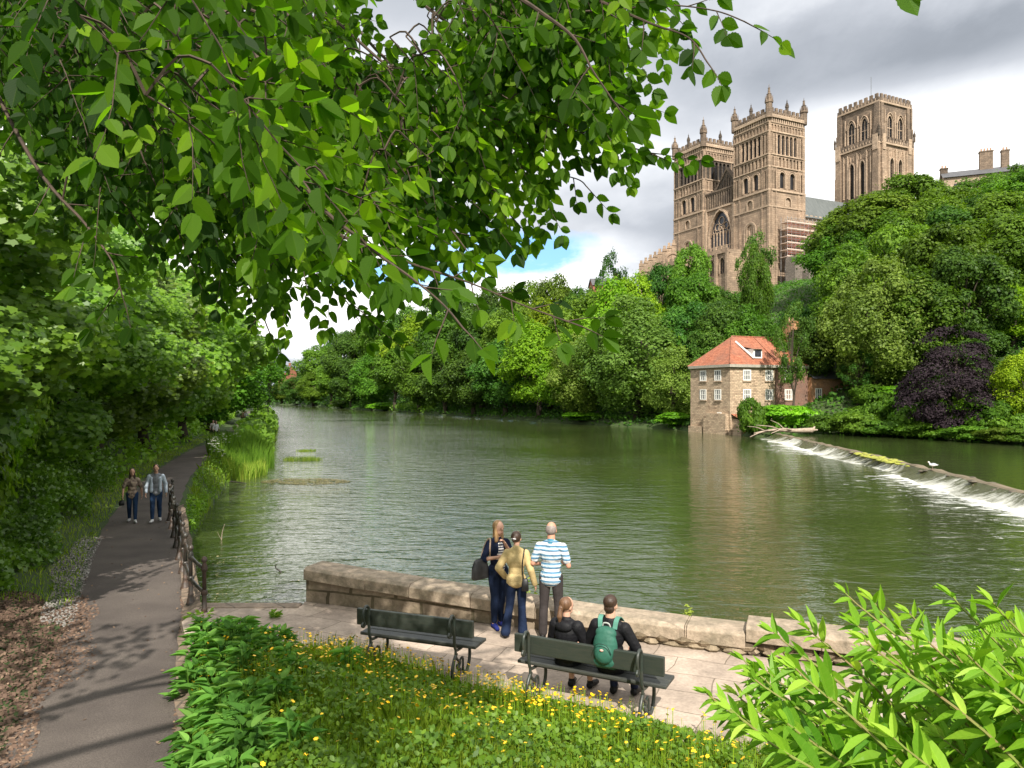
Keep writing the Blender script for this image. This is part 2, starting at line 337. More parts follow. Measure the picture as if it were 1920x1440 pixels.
def leaves(pos, nrm, size, shape, rng, tint, upd=None):
    """one polygon per leaf; upd = direction of the leaf's tip (optional)"""
    nrm = nrm/(np.linalg.norm(nrm, axis=1, keepdims=True)+1e-9)
    if upd is None: u, v = frames(nrm, rng)
    else:
        u = np.cross(upd, nrm); u /= np.linalg.norm(u, axis=1, keepdims=True)+1e-9; v = np.cross(nrm, u)
    k = len(shape); s = np.asarray(size).reshape(-1, 1, 1)*np.ones((len(pos), 1, 1))
    V = pos[:, None, :]+s*(u[:, None, :]*shape[None, :, 0:1]+v[:, None, :]*shape[None, :, 1:2]+nrm[:, None, :]*shape[None, :, 2:3])
    return V.reshape(-1, 3), np.arange(len(pos)*k).reshape(-1, k), tint
def crown_mesh(name, seed, R, z0, z1, nlobe, nleaf, size, mats, shape=DIAMOND, flat=.75, lobe=(.26, .42), top=1.0, up=.4, spread=.66, gap=0, droop=0, bias=(0, 0, 0), bot=.18):
    rng = np.random.default_rng(seed); H = z1-z0; zc = (z0+z1)/2
    d = rng.normal(size=(nlobe, 3)); d /= np.linalg.norm(d, axis=1, keepdims=True)
    rad = rng.uniform(.25, 1, (nlobe, 1))**.42
    C = d*rad*spread; lr = rng.uniform(*lobe, nlobe)
    C[:, 2] += .05; prof = np.where(C[:, 2] > 0, 1-.35*top*C[:, 2], 1.0+bot*C[:, 2]); C[:, 0] *= prof; C[:, 1] *= prof
    ltint = rng.uniform(-.2, .2, nlobe)
    n = int(nleaf*1.9); li = rng.integers(0, nlobe, n)
    dd = rng.normal(size=(n, 3)); cn = C/(np.linalg.norm(C, axis=1, keepdims=True)+1e-6)
    dd = dd/np.linalg.norm(dd, axis=1, keepdims=True)+cn[li]*.55; dd[:, 2] += up*.6; dd += np.array(bias)*.8; dd /= np.linalg.norm(dd, axis=1, keepdims=True)
    rr = lr[li]*(1-.45*rng.uniform(0, 1, n)**2+.13*np.abs(rng.normal(size=n)))
    # clumpy surface
    bump = 1+.22*np.sin(dd[:, 0]*7+li)*np.sin(dd[:, 1]*8+li*1.7)*np.sin(dd[:, 2]*7+li*.6)*2
    pp = C[li]+dd*(rr*bump)[:, None]*np.array([1, 1, flat])
    # drop leaves buried inside other lobes
    dist = np.stack([np.linalg.norm((pp-C[j])*np.array([1, 1, 1/flat]), axis=1)/lr[j] for j in range(nlobe)], 1); dist[np.arange(n), li] = 9
    keep = dist.min(1) > .72; pp = pp[keep][:nleaf]; dd = dd[keep][:nleaf]; lk = li[keep][:nleaf]
    pos = pp*np.array([R, R, H/2])+np.array([0, 0, zc]); pos[:, 2] -= droop*np.hypot(pp[:, 0], pp[:, 1])**2
    nr = dd+rng.normal(size=dd.shape)*.42+np.array([0, 0, up])+np.array(bias)
    t = np.clip(.45+ltint[lk]+rng.normal(size=len(pos))*.16, 0, 1)
    V, Fc, t = leaves(pos, nr, size*rng.uniform(.6, 1.35, len(pos)), shape, rng, t)
    return npmesh(name, V, Fc, t, mats), [(C[j]*np.array([R, R, H/2])+np.array([0, 0, zc])) for j in range(nlobe)]
m_bark = plain('bark', (.085, .065, .045), (.035, .028, .02), .95, 3, .03, 12, stretch=(1, 1, .25))
def trunk_mesh(name, H, r0, limbs, rng, top=.7, mat=None, lean=0):
    mb = MB(); k = 7; pts = [Vector((lean*(i/k)**1.5+rng.uniform(-1, 1)*.02*H*(i > 0), rng.uniform(-1, 1)*.02*H*(i > 0), H*top*i/k-(.4 if i == 0 else 0))) for i in range(k+1)]
    mb.tube(pts, [r0*(1.5 if i == 0 else 1)*(1-.75*i/k) for i in range(k+1)], 8)
    for c in limbs:
        c = Vector(c); i = max(1, min(k-1, int(k*min(.95, max(.15, c.z*.6/(H*top)))))); b = pts[i]
        m_ = (b+c)/2+Vector((0, 0, .04*H)); r = r0*(1-.75*i/k)*.55
        mb.tube(catmull([b, m_, c], 3), [r*(1-.13*j) for j in range(7)], 5)
    me = mb.obj(name, mat or m_bark, None, True); md = me.data; D.objects.remove(me); return md
lf_mid = leafmat('foliage_mid', (.036, .084, .008), (.094, .180, .016), (.155, .255, .028), trans=.34, spec=.12)
lf_dark = leafmat('foliage_dark', (.022, .064, .011), (.058, .132, .016), (.10, .19, .024), trans=.3, spec=.12)
lf_lite = leafmat('foliage_light', (.08, .16, .006), (.18, .29, .014), (.26, .37, .025), trans=.36, spec=.12)
lf_will = leafmat('foliage_willow', (.07, .12, .018), (.155, .23, .04), (.22, .30, .055), trans=.34, spec=.12)
lf_purp = leafmat('foliage_copper', (.016, .010, .013), (.038, .026, .033), (.062, .045, .053), trans=.1, spec=.1, rough=.7, hue=0, tboost=.6)
def template(name, seed, mats, kind='round', n=25000, H=15., R=6.):
    n = int(n*1.0)
    rng = np.random.default_rng(seed)
    if kind == 'round': me, C = crown_mesh(name+'_leaves', seed, R, H*.14, H, 62, n, .31, mats, flat=.72, lobe=(.09, .31), up=.4, spread=.78)
    elif kind == 'shelf': me, C = crown_mesh(name+'_leaves', seed, R, H*.05, H, 64, int(n*1.15), .31, mats, flat=.62, lobe=(.10, .33), up=.4, spread=.82, droop=.8)
    elif kind == 'skirt': me, C = crown_mesh(name+'_leaves', seed, R, -H*.02, H, 74, n, .30, mats, flat=.7, lobe=(.09, .31), up=.4, spread=.74, droop=1.2)
    elif kind == 'willow': me, C = crown_mesh(name+'_leaves', seed, R, 0, H, 90, int(n*1.15), .24, mats, flat=.95, lobe=(.12, .25), up=.2, spread=.8, droop=1.)
    elif kind == 'thin': me, C = crown_mesh(name+'_leaves', seed, R, H*.25, H, 26, int(n*.26), .27, mats, flat=.9, lobe=(.12, .24), up=.2, spread=.85)
    elif kind == 'conic': me, C = crown_mesh(name+'_leaves', seed, R, H*.04, H, 64, n, .28, mats, flat=.85, lobe=(.14, .26), up=.3, spread=.78, top=2.2)
    elif kind == 'layer': me, C = crown_mesh(name+'_leaves', seed, R, H*.02, H, 44, int(n*1.0), .20, mats, flat=.4, lobe=(.14, .34), up=.4, spread=.86, droop=2.4)
    if kind == 'round' or kind == 'thin': tr = trunk_mesh(name+'_wood', H, .34, [c for c in C if c[2] > 0][:16], random.Random(seed), .75)
    else: tr = trunk_mesh(name+'_wood', H, .34, C[:12], random.Random(seed), .7)
    return me, tr, H, R
def tree(tp, name, label, cat, x, y, H, R, rz=None, group=None, zoff=0, lean=0):
    me, tr, Ht, Rt = tp
    if rz is None: rz = rnd.uniform(0, 6.28)
    t = thing(name, label, cat, (x, y, tz1(x, y)+zoff), rz, group); t.scale = (R/Rt, R/Rt, H/Ht)
    link('crown', me, t); link('trunk', tr, t); return t
# ---------------------------------------------------------------- woods on the far bank
T_rm = template('round_mid', 11, [lf_mid]); T_rm2 = template('round_mid_b', 12, [lf_mid]); T_sh = template('shelf', 13, [lf_mid], 'shelf')
T_sd = template('skirt_dark', 14, [lf_dark], 'skirt'); T_rd = template('round_dark', 15, [lf_dark]); T_sl = template('skirt_light', 16, [lf_lite], 'skirt')
T_rl = template('round_light', 17, [lf_lite]); T_wi = template('willow', 18, [lf_will], 'willow'); T_th = template('thin', 19, [lf_dark], 'thin')
T_cp = template('copper', 20, [lf_purp], 'layer', 24000, 12, 6); T_cn = template('conic', 21, [lf_mid], 'conic'); T_sm = template('skirt_mid', 22, [lf_mid], 'skirt')
def shoreY(px, z=0):
    """distance at which the far shoreline crosses this bearing"""
    for (ax, ay), (bx, by) in zip(FS[:-1], FS[1:]):
        k = (px-960)/F; fa, fb = ax-k*ay, bx-k*by
        if fa*fb <= 0 and ay > 0 and by > 0: return ay+(by-ay)*fa/(fa-fb)
    return 100
ORD = 'first second third fourth fifth sixth seventh eighth ninth tenth eleventh twelfth thirteenth fourteenth fifteenth sixteenth seventeenth eighteenth nineteenth twentieth'.split()
ADJ = {'rm': 'mid-green broadleaf tree', 'r2': 'mid-green rounded tree', 'sh': 'green layered tree', 'sd': 'dark full-skirted tree',
       'rd': 'dark green rounded tree', 'sl': 'bright yellow-green tree', 'rl': 'light green rounded tree', 'wi': 'pale willow-like tree',
       'th': 'thin open-crowned dark tree', 'cn': 'pointed mid-green tree', 'sm': 'mid-green full-skirted tree', 'cp': 'dark purple copper beech with drooping layers'}
TP = dict(rm=T_rm, r2=T_rm2, sh=T_sh, sd=T_sd, rd=T_rd, sl=T_sl, rl=T_rl, wi=T_wi, th=T_th, cn=T_cn, sm=T_sm, cp=T_cp)
# (px of the axis, py of the top, width px, distance behind the waterline, kind)
WATER = [(507,722,40,6,'rd'),(530,712,55,5,'sm'),(556,700,60,4,'sd'),(588,690,70,4,'sm'),(622,680,75,4,'rm'),(660,664,86,4,'sd'),(700,650,96,3.5,'sm'),(742,640,104,3.5,'rm'),
         (788,628,112,3.5,'sm'),(836,640,118,3,'sd'),(888,640,130,3,'sd'),(948,622,140,4,'sd'),(1010,585,150,4,'sl'),(1078,600,150,5,'sl'),(1195,538,240,7,'wi'),
         (1100,610,150,4,'wi'),(1262,640,130,6,'wi')]
MID = [(600,640,90,22,'rm'),(655,622,100,24,'rd'),(715,600,110,22,'r2'),(775,590,120,20,'rl'),(840,580,130,18,'rm'),(905,570,140,17,'rd'),(965,560,140,17,'rm'),(1030,560,150,17,'rl'),(1100,545,150,16,'r2'),(1150,520,140,20,'rl'),
       (1290,560,130,16,'rd'),(1350,560,120,18,'rd'),(1400,560,120,20,'sm'),(1450,590,100,16,'sm'),(1524,592,110,16,'rd'),(1330,600,110,14,'sd')]
SKY = [(640,615,80,60,'rd'),(700,585,100,56,'rm'),(760,565,100,52,'rd'),(820,550,110,48,'r2'),(880,538,110,44,'rm'),(930,528,110,42,'rd'),(985,514,110,40,'rm'),(1040,502,100,40,'rm'),(1092,530,90,40,'rd'),
       (1142,468,80,44,'th'),(1192,510,110,36,'rl'),(1240,486,90,46,'rd'),(1296,440,84,44,'sh'),(1352,540,80,40,'rd'),(1415,432,90,46,'th'),(1418,445,74,44,'cn'),(1478,592,80,30,'rm'),(1300,500,120,36,'rm')]
def plant_row(rows, rowname, shift=0):
    rows = sorted(rows)
    left = [r for r in rows if r[0] < 1330]
    for i, (px, py, wd, back, k) in enumerate(rows):
        Y = shoreY(px)+back*(1.0); X = (px-960)/F*Y
        dn = float(dpoly(np.array([X]), np.array([Y]), FS)[0][0])
        z = tz1(X, Y); top = EYE+(HY-py)/F*Y; H = max(4., top-z); R = wd*Y/F/2*1.12
        if k in ('th', 'cn'): R *= .9
        if px < 1300:
            n = len([r for r in rows if px < r[0] < 1300]); lab = f"{ADJ[k]} {rowname}, {ORD[n]} left of the mill"
        else:
            n = len([r for r in rows if 1300 <= r[0] < px]); lab = f"{ADJ[k]} {rowname} behind the mill, {ORD[n]} from left"
        tree(TP[k], {'wi': 'willow_tree', 'th': 'ash_tree', 'cp': 'copper_beech'}.get(k, 'broadleaf_tree'), lab, 'tree', X, Y, H, R, group='trees on the far river bank')
plant_row(WATER, 'at the far waterline'); plant_row(MID, 'halfway up the far bank'); plant_row(SKY, 'on the far skyline')
# right-hand wooded bank below the cathedral: (px, top py, width, Y, kind, label)
RT = [(1568,392,90,150,'sh','dark green tree just left of the great tree below the central tower'),
      (1628,350,180,140,'sh','great spreading green tree directly below the central tower'),
      (1712,312,170,142,'sh','tall domed green tree rising right of the central tower'),
      (1790,345,140,138,'sh','green tree below the house chimneys'),
      (1845,318,150,150,'rm','green tree hiding the right end of the house roof'),
      (1905,296,120,150,'sm','green tree on the skyline at the right edge'),
      (1660,430,190,124,'sd','dark green tree in the middle of the slope under the central tower'),
      (1592,455,120,122,'sd','dark green tree right of the scaffolding'),
      (1760,440,190,118,'sh','green tree halfway up the slope below the chimneys'),
      (1868,405,230,108,'rl','big light green tree at the right edge, high above the purple beech'),
      (1700,520,190,108,'sh','green tree on the slope above the purple beech'),
      (1600,520,170,110,'sd','dark green tree on the slope right of the mill chimney'),
      (1498,560,80,112,'rd','small dark green tree below the grey retaining wall'),
      (1800,540,200,98,'rm','green rounded tree behind the purple beech, up the slope'),
      (1900,520,180,94,'sl','yellow-green tree behind the purple beech at the right edge'),
      (1655,580,150,96,'wi','pale green open tree standing right of the mill'),
      (1610,650,80,93,'th','thin tree in front of the brick wing of the mill'),
      (1700,600,140,98,'sd','dark green tree between the mill wing and the purple beech'),
      (1840,610,150,82,'sd','dark green tree behind the right side of the purple beech'),
      (1925,640,120,72,'sl','bright green tree at the right edge above the upper river'),
      (1880,680,110,78,'sd','dark waterside tree right of the purple beech')]
for px, py, wd, Y, k, lab in RT:
    X = (px-960)/F*Y; z = tz1(X, Y); H = max(4., EYE+(HY-py)/F*Y-z)
    tree(TP[k], 'willow_tree' if k == 'wi' else 'broadleaf_tree', lab, 'tree', X, Y, H, min(.55*H, wd*Y/F/2*1.1), group='trees on the slope below the cathedral')
SKP = [(1500, 575), (1545, 545), (1552, 470), (1562, 400), (1600, 360), (1640, 335), (1700, 318), (1750, 335), (1800, 345), (1860, 325), (1920, 300), (2100, 280)]
for row, (Yr, p0, p1, st, rn) in enumerate(((90, 1640, 1990, 88, 'lowest row of the slope'), (102, 1560, 1990, 86, 'second row up the slope'), (115, 1545, 1990, 84, 'third row up the slope'), (130, 1550, 1990, 82, 'fourth row up the slope'), (143, 1560, 1990, 76, 'top row of the slope'))):
    for i in range(int((p1-p0)/st)):
        px = p0+(i+.5*(row % 2))*st+rnd.uniform(-9, 9); Y = Yr+rnd.uniform(-4, 4); X = (px-960)/F*Y; z = tz1(X, Y); H = rnd.uniform(14, 20); lim = np.interp(px, [a for a, _ in SKP], [b for _, b in SKP])+12
        H = min(H, EYE+(HY-lim)/F*Y-z); k = rnd.choice(['rm', 'sm', 'sh', 'sd', 'wi', 'r2', 'rl', 'rd', 'sm'])
        if H > 5: tree(TP[k], 'broadleaf_tree', f"{ADJ[k]}, {ORD[i]} from left, {rn}", 'tree', X, Y, H, min(H*.52, rnd.uniform(6.0, 8.6)), group='trees on the slope below the cathedral')
# purple copper beech
for (px, py, wd, Y, lab) in ((1795,598,190,75.5,'dark purple copper beech with drooping layers beside the upper river'),):
    X = (px-960)/F*Y; z = tz1(X, Y); tree(T_cp, 'copper_beech', lab, 'tree', X, Y, EYE+(HY-py)/F*Y-z, wd*Y/F/2*1.12)
X = (1905-960)/F*150; tree(T_cp, 'copper_beech', 'dark purple tree on the skyline at the right edge', 'tree', X+3, 146, 22, 8)
# slender tree in front of the mill's right half
X = (1484-960)/F*92; tree(T_th, 'ash_tree', 'slender tree growing close against the right half of the stone mill', 'tree', X, 91.5, EYE+(HY-570)/F*90-.8, 3.0)
# bushes at the far waterline
T_bu = (crown_mesh('bush_leaves', 31, 3, -.2, 3.2, 22, 7000, .26, [lf_mid], flat=.8, lobe=(.25, .42), up=.3)[0], trunk_mesh('bush_wood', 2.6, .08, [(1,1,2),(-1,.6,2),(.2,-1.2,2.2)], random.Random(3)), 3.2, 3.)
T_bl = (crown_mesh('bush_leaves_bright', 32, 3, -.2, 3.2, 26, 8000, .26, [leafmat('foliage_bright', (.07, .17, .006), (.14, .30, .01), (.2, .36, .02), trans=.35, spec=.2)], flat=.5, lobe=(.25, .42), up=.7)[0], T_bu[1], 3.2, 3.)
BU = [(1262,768,62,'bl','bright green bush at the waterline left of the mill'),(1410,738,52,'bu','dark green bush against the right face of the mill'),(1468,752,100,'bl','broad bright yellow-green bush in front of the mill'),
      (1545,775,60,'bu','dark bush right of the bright bush by the mill'),(1600,770,90,'bu','low bush left of the copper beech'),(1655,785,90,'bu','low waterside bush under the left edge of the copper beech'),
      (1730,790,90,'bu','low bush in the shade of the copper beech'),(1810,795,90,'bu','low waterside bush under the right side of the copper beech'),(1870,800,80,'bu','low bush left of the right edge by the upper river'),(1920,800,80,'bu','low bush at the right edge by the upper river'),
      (1090,770,70,'bl','bright low bush overhanging the water under the willow-like trees'),(720,752,60,'bl','pale bush at the far waterline, distant left'),(640,748,50,'bu','small bush at the far waterline, most distant')]
for px, py, wd, k, lab in BU:
    Y = shoreY(px)+1.2; X = (px-960)/F*Y
    if 1390 < px < 1500: Y = 88.5+(px-1410)*.02; X = (px-960)/F*Y
    z = tz1(X, Y); t = tree(T_bl if k == 'bl' else T_bu, 'waterside_bush', lab, 'bush', X, Y, max(1.5, EYE+(HY-py)/F*Y-z), wd*Y/F/2*1.15, group='bushes along the far waterline')
for i, px in enumerate(range(1610, 1930, 40)):
    for j, bk in enumerate((5.5, 11)):
        Y = shoreY(px)+bk; X = (px-960)/F*Y+(j*2.1); tree((T_bu, T_bl)[(i*2+j) % 7 == 3], 'hillside_bush', f"leafy bush on the far slope {'just above' if j == 0 else 'well above'} the upper river, {ORD[i]} from left", 'bush', X, Y, rnd.uniform(2.8, 4.6), rnd.uniform(2.4, 3.6), group='bushes on the far slope')
# undergrowth that fills the woods (uncountable)
def scatter_cover(name, mats, x0, x1, y0, y1, n, size, cond, shape=DIAMOND, hmax=1.2, seed=1, up=.8, parts=1):
    rng = np.random.default_rng(seed); x = rng.uniform(x0, x1, n); y = rng.uniform(y0, y1, n); k = cond(x, y); x = x[k]; y = y[k]; z = tz(x, y)
    hh = hmax*(.45+.55*wob(x, y, .9, seed)); h = rng.uniform(0, 1, len(x))**.6*np.clip(hh, .12*hmax, hmax)
    pos = np.stack([x, y, z+h], 1); nr = rng.normal(size=pos.shape)*.6+np.array([0, -.35, up])
    t = np.clip(.5+.25*wob(x, y, .6, seed+3)+rng.normal(size=len(x))*.16, 0, 1)
    V, Fc, t = leaves(pos, nr, size*rng.uniform(.6, 1.4, len(x)), shape, rng, t)
    o = link(name, npmesh(name, V, Fc, t, mats)); tag(o, kind='stuff'); return o
def far_cond(x, y):
    df, _ = dpoly(x, y, FS); dn, _ = dpoly(x, y, NS); return (~inpoly(x, y, RIV)) & (df < dn) & (df > .2) & (df < 85)
scatter_cover('undergrowth', [lf_dark], -100, 100, 55, 260, 260000, .42, lambda x, y: far_cond(x, y) & (y < 330) & ~((x > 22.5) & (x < 56) & (y > 90) & (y < 118) & (x*.911+y*.405 > 60) & (x*.911+y*.405 < 91) & (-x*.405+y*.911 > 72.5) & (-x*.405+y*.911 < 83)), hmax=1.6, seed=5)
scatter_cover('far_undergrowth', [lf_dark], -300, -40, 225, 560, 70000, 1.2, lambda x, y: (~inpoly(x, y, RIV)) & (dpoly(x, y, FS)[0] < 60) & (dpoly(x, y, FS)[0] < dpoly(x, y, NS)[0]), hmax=5, seed=6)
# ---------------------------------------------------------------- cathedral
m_st = stone('cathedral_stone', (.46, .335, .235), (.33, .235, .165), (.15, .115, .085), 1.3, .55, 1, noise=.16, joint=(.17, .12, .08), bump=.12, jm=.75)
m_st2 = stone('cathedral_stone_pale', (.54, .405, .29), (.41, .305, .215), (.23, .175, .13), 1.2, .5, 1, noise=.2, joint=(.22, .16, .11), bump=.08)
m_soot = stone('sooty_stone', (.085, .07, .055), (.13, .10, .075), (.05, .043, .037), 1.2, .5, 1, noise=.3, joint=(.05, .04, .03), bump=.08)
m_grim = stone('weathered_stone', (.22, .165, .12), (.30, .22, .155), (.09, .07, .055), 1.2, .55, 1, noise=.22, joint=(.08, .06, .05), bump=.1, jm=.9)
m_void = plain('window_dark', (.02, .02, .022), (.008, .008, .01), .4, .8)
m_glass = plain('leaded_glass', (.06, .065, .08), (.02, .022, .03), .25, 3)
m_lead = plain('lead_roof', (.12, .13, .128), (.075, .085, .083), .6, .6, stretch=(3, .3, 1))
CR = math.radians(26); CO = Vector((65.4, 190.0, 33.0))
cath = thing('cathedral', 'great stone cathedral with three battlemented towers rising above the wooded bank', 'cathedral', CO, CR)
def CW(x, y, z): # cathedral-local to world
    return Vector((CO.x+x*math.cos(CR)-y*math.sin(CR), CO.y+x*math.sin(CR)+y*math.cos(CR), CO.z+z))
class Face:
    """vertical wall plane: a = along the wall, z = up, d = outwards"""
    def __init__(s, o, u, n): s.o = o; s.u = u; s.n = n
    def T(s, a, z, d): return (s.o[0]+s.u[0]*a+s.n[0]*d, s.o[1]+s.u[1]*a+s.n[1]*d, z)
    def box(s, mb, a0, a1, z0, z1, d0, d1): mb.box((a0, z0, d0), (a1, z1, d1), s.T)
    def poly(s, mb, pts, d0, d1): mb.prism(pts, d0, d1, s.T)
def arch_curve(ac, zs, w, h, kind, k=7):
    """from left spring to right spring"""
    out = []
    for i in range(k+1):
        t = math.pi*(1-i/k)
        x = math.cos(t); y = math.sin(t)
        if kind == 'p': y = (1-abs(x))**.62 if abs(x) < 1 else 0; y = (1-abs(x)**1.7)**.75
        out.append((ac+x*w/2, zs+y*h))
    return out
def bay(fc, mb, a0, a1, z0, z1, ac, w, zb, zs, h, kind, d=0., t=.6):
    """wall panel a0..a1 x z0..z1 with an arched hole"""
    fc.box(mb, a0, ac-w/2, z0, z1, d-t, d); fc.box(mb, ac+w/2, a1, z0, z1, d-t, d)
    if zb > z0: fc.box(mb, ac-w/2, ac+w/2, z0, zb, d-t, d)
    cv = arch_curve(ac, zs, w, h, kind)
    h2 = len(cv)//2
    for (x0, y0), (x1, y1) in zip(cv[:-1], cv[1:]):
        fc.poly(mb, [(x0, max(y0, zs)), (x1, max(y1, zs)), (x1, z1), (x0, z1)], d-t, d)
def ring(fc, mb, ac, w, zb, zs, h, kind, rw, d0, d1, k=10, jamb=True):
    ci = arch_curve(ac, zs, w, h, kind, k); co_ = arch_curve(ac, zs, w+2*rw, h+rw, kind, k)
    for i in range(k): fc.poly(mb, [ci[i], ci[i+1], co_[i+1], co_[i]], d0, d1)
    if jamb:
        fc.box(mb, ac-w/2-rw, ac-w/2, zb, zs, d0, d1); fc.box(mb, ac+w/2, ac+w/2+rw, zb, zs, d0, d1)
def arcade(fc, mb, a0, a1, z0, z1, n, wf=.62, kind='r', d=0., t=.35, shaft=True, sill=.0):
    bw = (a1-a0)/n; w = bw*wf
    for i in range(n):
        ac = a0+bw*(i+.5); zs = z1-.35-w*.5
        bay(fc, mb, a0+bw*i, a0+bw*(i+1), z0, z1, ac, w, z0+sill, zs, w*.5 if kind == 'r' else w*.9, kind, d, t)
def merlons(fc, mb, a0, a1, z0, h, n, t=.5, d=0.2, pitch=.55):
    fc.box(mb, a0, a1, z0, z0+h*.45, d-t, d)
    bw = (a1-a0)/n
    for i in range(n): fc.box(mb, a0+bw*(i+.2), a0+bw*(i+.2+pitch), z0+h*.45, z0+h, d-t, d)
def pinnacle(mb, x, y, z, r, h):
    mb.lathe([(r, z), (r, z+h*.42), (r*1.25, z+h*.44), (r*1.25, z+h*.5), (r*.8, z+h*.52), (r*.62, z+h*.68), (r*.75, z+h*.70), (r*.42, z+h*.72), (r*.28, z+h*.86), (r*.4, z+h*.88), (r*.1, z+h*.9), (r*.04, z+h)], (x, y, 0), 8)
    for k in range(8):
        a = k*math.pi/4; mb.lathe([(r*.2, z+h*.48), (r*.16, z+h*.58), (.01, z+h*.68)], (x+r*1.05*math.cos(a), y+r*1.05*math.sin(a), 0), 4)
def west_tower(y0, y1, name_lab, soot):
    """tower standing on x 0..13, y y0..y1 of the cathedral's own frame"""
    t = thing('tower', None, None, (0, 0, 0)); t.parent = cath; del_cat(t); t['label'] = name_lab
    W = 12.6; Wy = y1-y0
    core = MB(); core.box((.62, y0+.62, -6), (W-.62, y1-.62, 43.4)); core.obj('tower_core', m_soot, t)
    fw = Face((0, y0), (0, 1), (-1, 0)); fs = Face((0, y0), (1, 0), (0, -1)); fe = Face((W, y0), (0, 1), (1, 0)); fn = Face((0, y1), (1, 0), (0, 1))
    wall = MB(); pale = MB(); win = []; drks = [MB() for _ in range(4)]
    for fi, (f, wd) in enumerate(((fw, Wy), (fs, W), (fe, Wy), (fn, W))):
        drk = drks[fi]; e = 0.0 if fi in (0, 2) else .62      # corners belong to the west and east faces
        a0, a1 = e, wd-e; pw = 2.6            # corner pier width
        mid0, mid1 = pw+.15, wd-pw-.15
        f.box(wall, a0, a1, -6, 12, -.62, 0)
        # base storey with a niche arch
        ac = wd*.5+.2 if fi == 0 else wd*.62
        if fi in (0, 1):
            bay(f, wall, a0, a1, 12, 19.8, ac, 2.3 if fi == 0 else .01, 12, 15.2, 1.15, 'r', 0, .62) if fi == 0 else f.box(wall, a0, a1, 12, 19.8, -.62, 0)
            if fi == 0:
                ring(f, pale, ac, 3.6, 10.5, 14.9, 1.8, 'r', .4, 0, .22); ring(f, pale, ac, 2.4, 11, 15.2, 1.2, 'r', .3, .0, .14); f.box(pale, ac-1.15, ac+1.15, 11, 16.4, -.5, -.3)
                ring(f, pale, ac, 1.0, 12, 14.9, .5, 'r', .2, -.3, -.1)
        else: f.box(wall, a0, a1, 12, 19.8, -.62, 0)
        f.box(pale, a0-.1*(e == 0), a1+.1*(e == 0), 19.8, 20.2, -.6, .2)
        # plain storey with one round niche
        ac2 = wd*.52; bay(f, wall, a0, a1, 20.2, 23.9, ac2, 1.9, 20.3, 21.7, .95, 'r', 0, .62); f.box(pale, ac2-.95, ac2+.95, 20.3, 23, -.5, -.35)
        ring(f, pale, ac2, 1.9, 20.3, 21.7, .95, 'r', .3, 0, .15)
        f.box(pale, a0, a1, 23.9, 24.4, -.6, .28)
        # two tall windows flanked by blind arcading
        z0, z1 = 24.4, 30.0
        arcade(f, wall, a0, mid0, z0, z1-.5, 2 if e else 3, .55, t=.4); arcade(f, wall, mid1, a1, z0, z1-.5, 2 if e else 3, .55, t=.4)
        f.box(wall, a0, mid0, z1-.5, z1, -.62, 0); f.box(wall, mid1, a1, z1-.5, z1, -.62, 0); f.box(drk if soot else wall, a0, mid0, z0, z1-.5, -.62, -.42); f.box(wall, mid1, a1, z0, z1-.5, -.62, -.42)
        half = (mid1-mid0)/2
        for k in range(2):
            ac = mid0+half*(k+.5); bay(f, wall, mid0+half*k, mid0+half*(k+1), z0, z1, ac, half*.5, z0+.5, z1-1.9, half*.25, 'r', -.1, .52)
            ring(f, pale, ac, half*.5, z0+.5, z1-1.9, half*.25, 'r', .22, -.1, .12); ring(f, pale, ac, half*.5+.75, z0+.5, z1-1.75, half*.25+.35, 'r', .16, -.1, .04)
            win.append((f, ac, half*.5, z0+.5, z1-1.9+half*.25))
        f.box(pale, a0, a1, z1, z1+.25, -.6, .2)
        # blind arcade band
        arcade(f, wall, a0, a1, 30.25, 33.1, 10 if not e else 9, .55, t=.4); f.box(wall, a0, a1, 30.25, 33.1, -.62, -.42); f.box(pale, a0, a1, 33.1, 33.4, -.6, .24)
        # belfry storey
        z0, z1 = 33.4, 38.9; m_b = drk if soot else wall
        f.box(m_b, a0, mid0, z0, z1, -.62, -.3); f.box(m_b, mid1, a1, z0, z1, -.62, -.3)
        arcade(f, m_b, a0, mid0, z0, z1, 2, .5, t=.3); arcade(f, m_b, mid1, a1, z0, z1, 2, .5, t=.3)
        arcade(f, m_b, mid0, mid1, z0, z1, 5, .66, t=.5); win.append((f, (mid0+mid1)/2, mid1-mid0, z0, z1-.3))
        bw = (mid1-mid0)/5
        for k in range(6): x, y, _ = f.T(mid0+bw*k, 0, -.02); (drk if soot else pale).lathe([(.2, z0+.1), (.14, z0+.4), (.14, z1-1.9), (.26, z1-1.5)], (x, y, 0), 6)
        f.box(pale, a0, a1, 38.9, 39.3, -.6, .25)
        # corbel table
        f.box(wall, a0, a1, 39.3, 43.0, -.62, -.25); arcade(f, wall, a0, a1, 39.3, 41.3, 11, .6, t=.25)
        f.box(pale, a0, a1, 41.3, 41.55, -.3, .18); nn = 16; bw = (a1-a0)/nn
        for k in range(nn): f.box(pale, a0+bw*(k+.25), a0+bw*(k+.75), 41.55, 42.6, -.3, .12)
        f.box(pale, a0-.3*(e == 0), a1+.3*(e == 0), 42.6, 43.4, -.6, .45)
        # corner piers stand slightly proud
        for b0, b1 in ((a0, a0+.55), (pw-.5, pw), (wd-pw, wd-pw+.5), (a1-.55, a1)): f.box(wall, b0, b1, -6, 24.2, 0, .16); f.box(wall, b0+.1, b1-.1, 24.45, 38.85, 0, .12)
    wall.obj('tower_wall', m_st, t); pale.obj('string_courses', m_st2, t)
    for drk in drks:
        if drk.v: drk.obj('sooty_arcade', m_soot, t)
    par = MB()
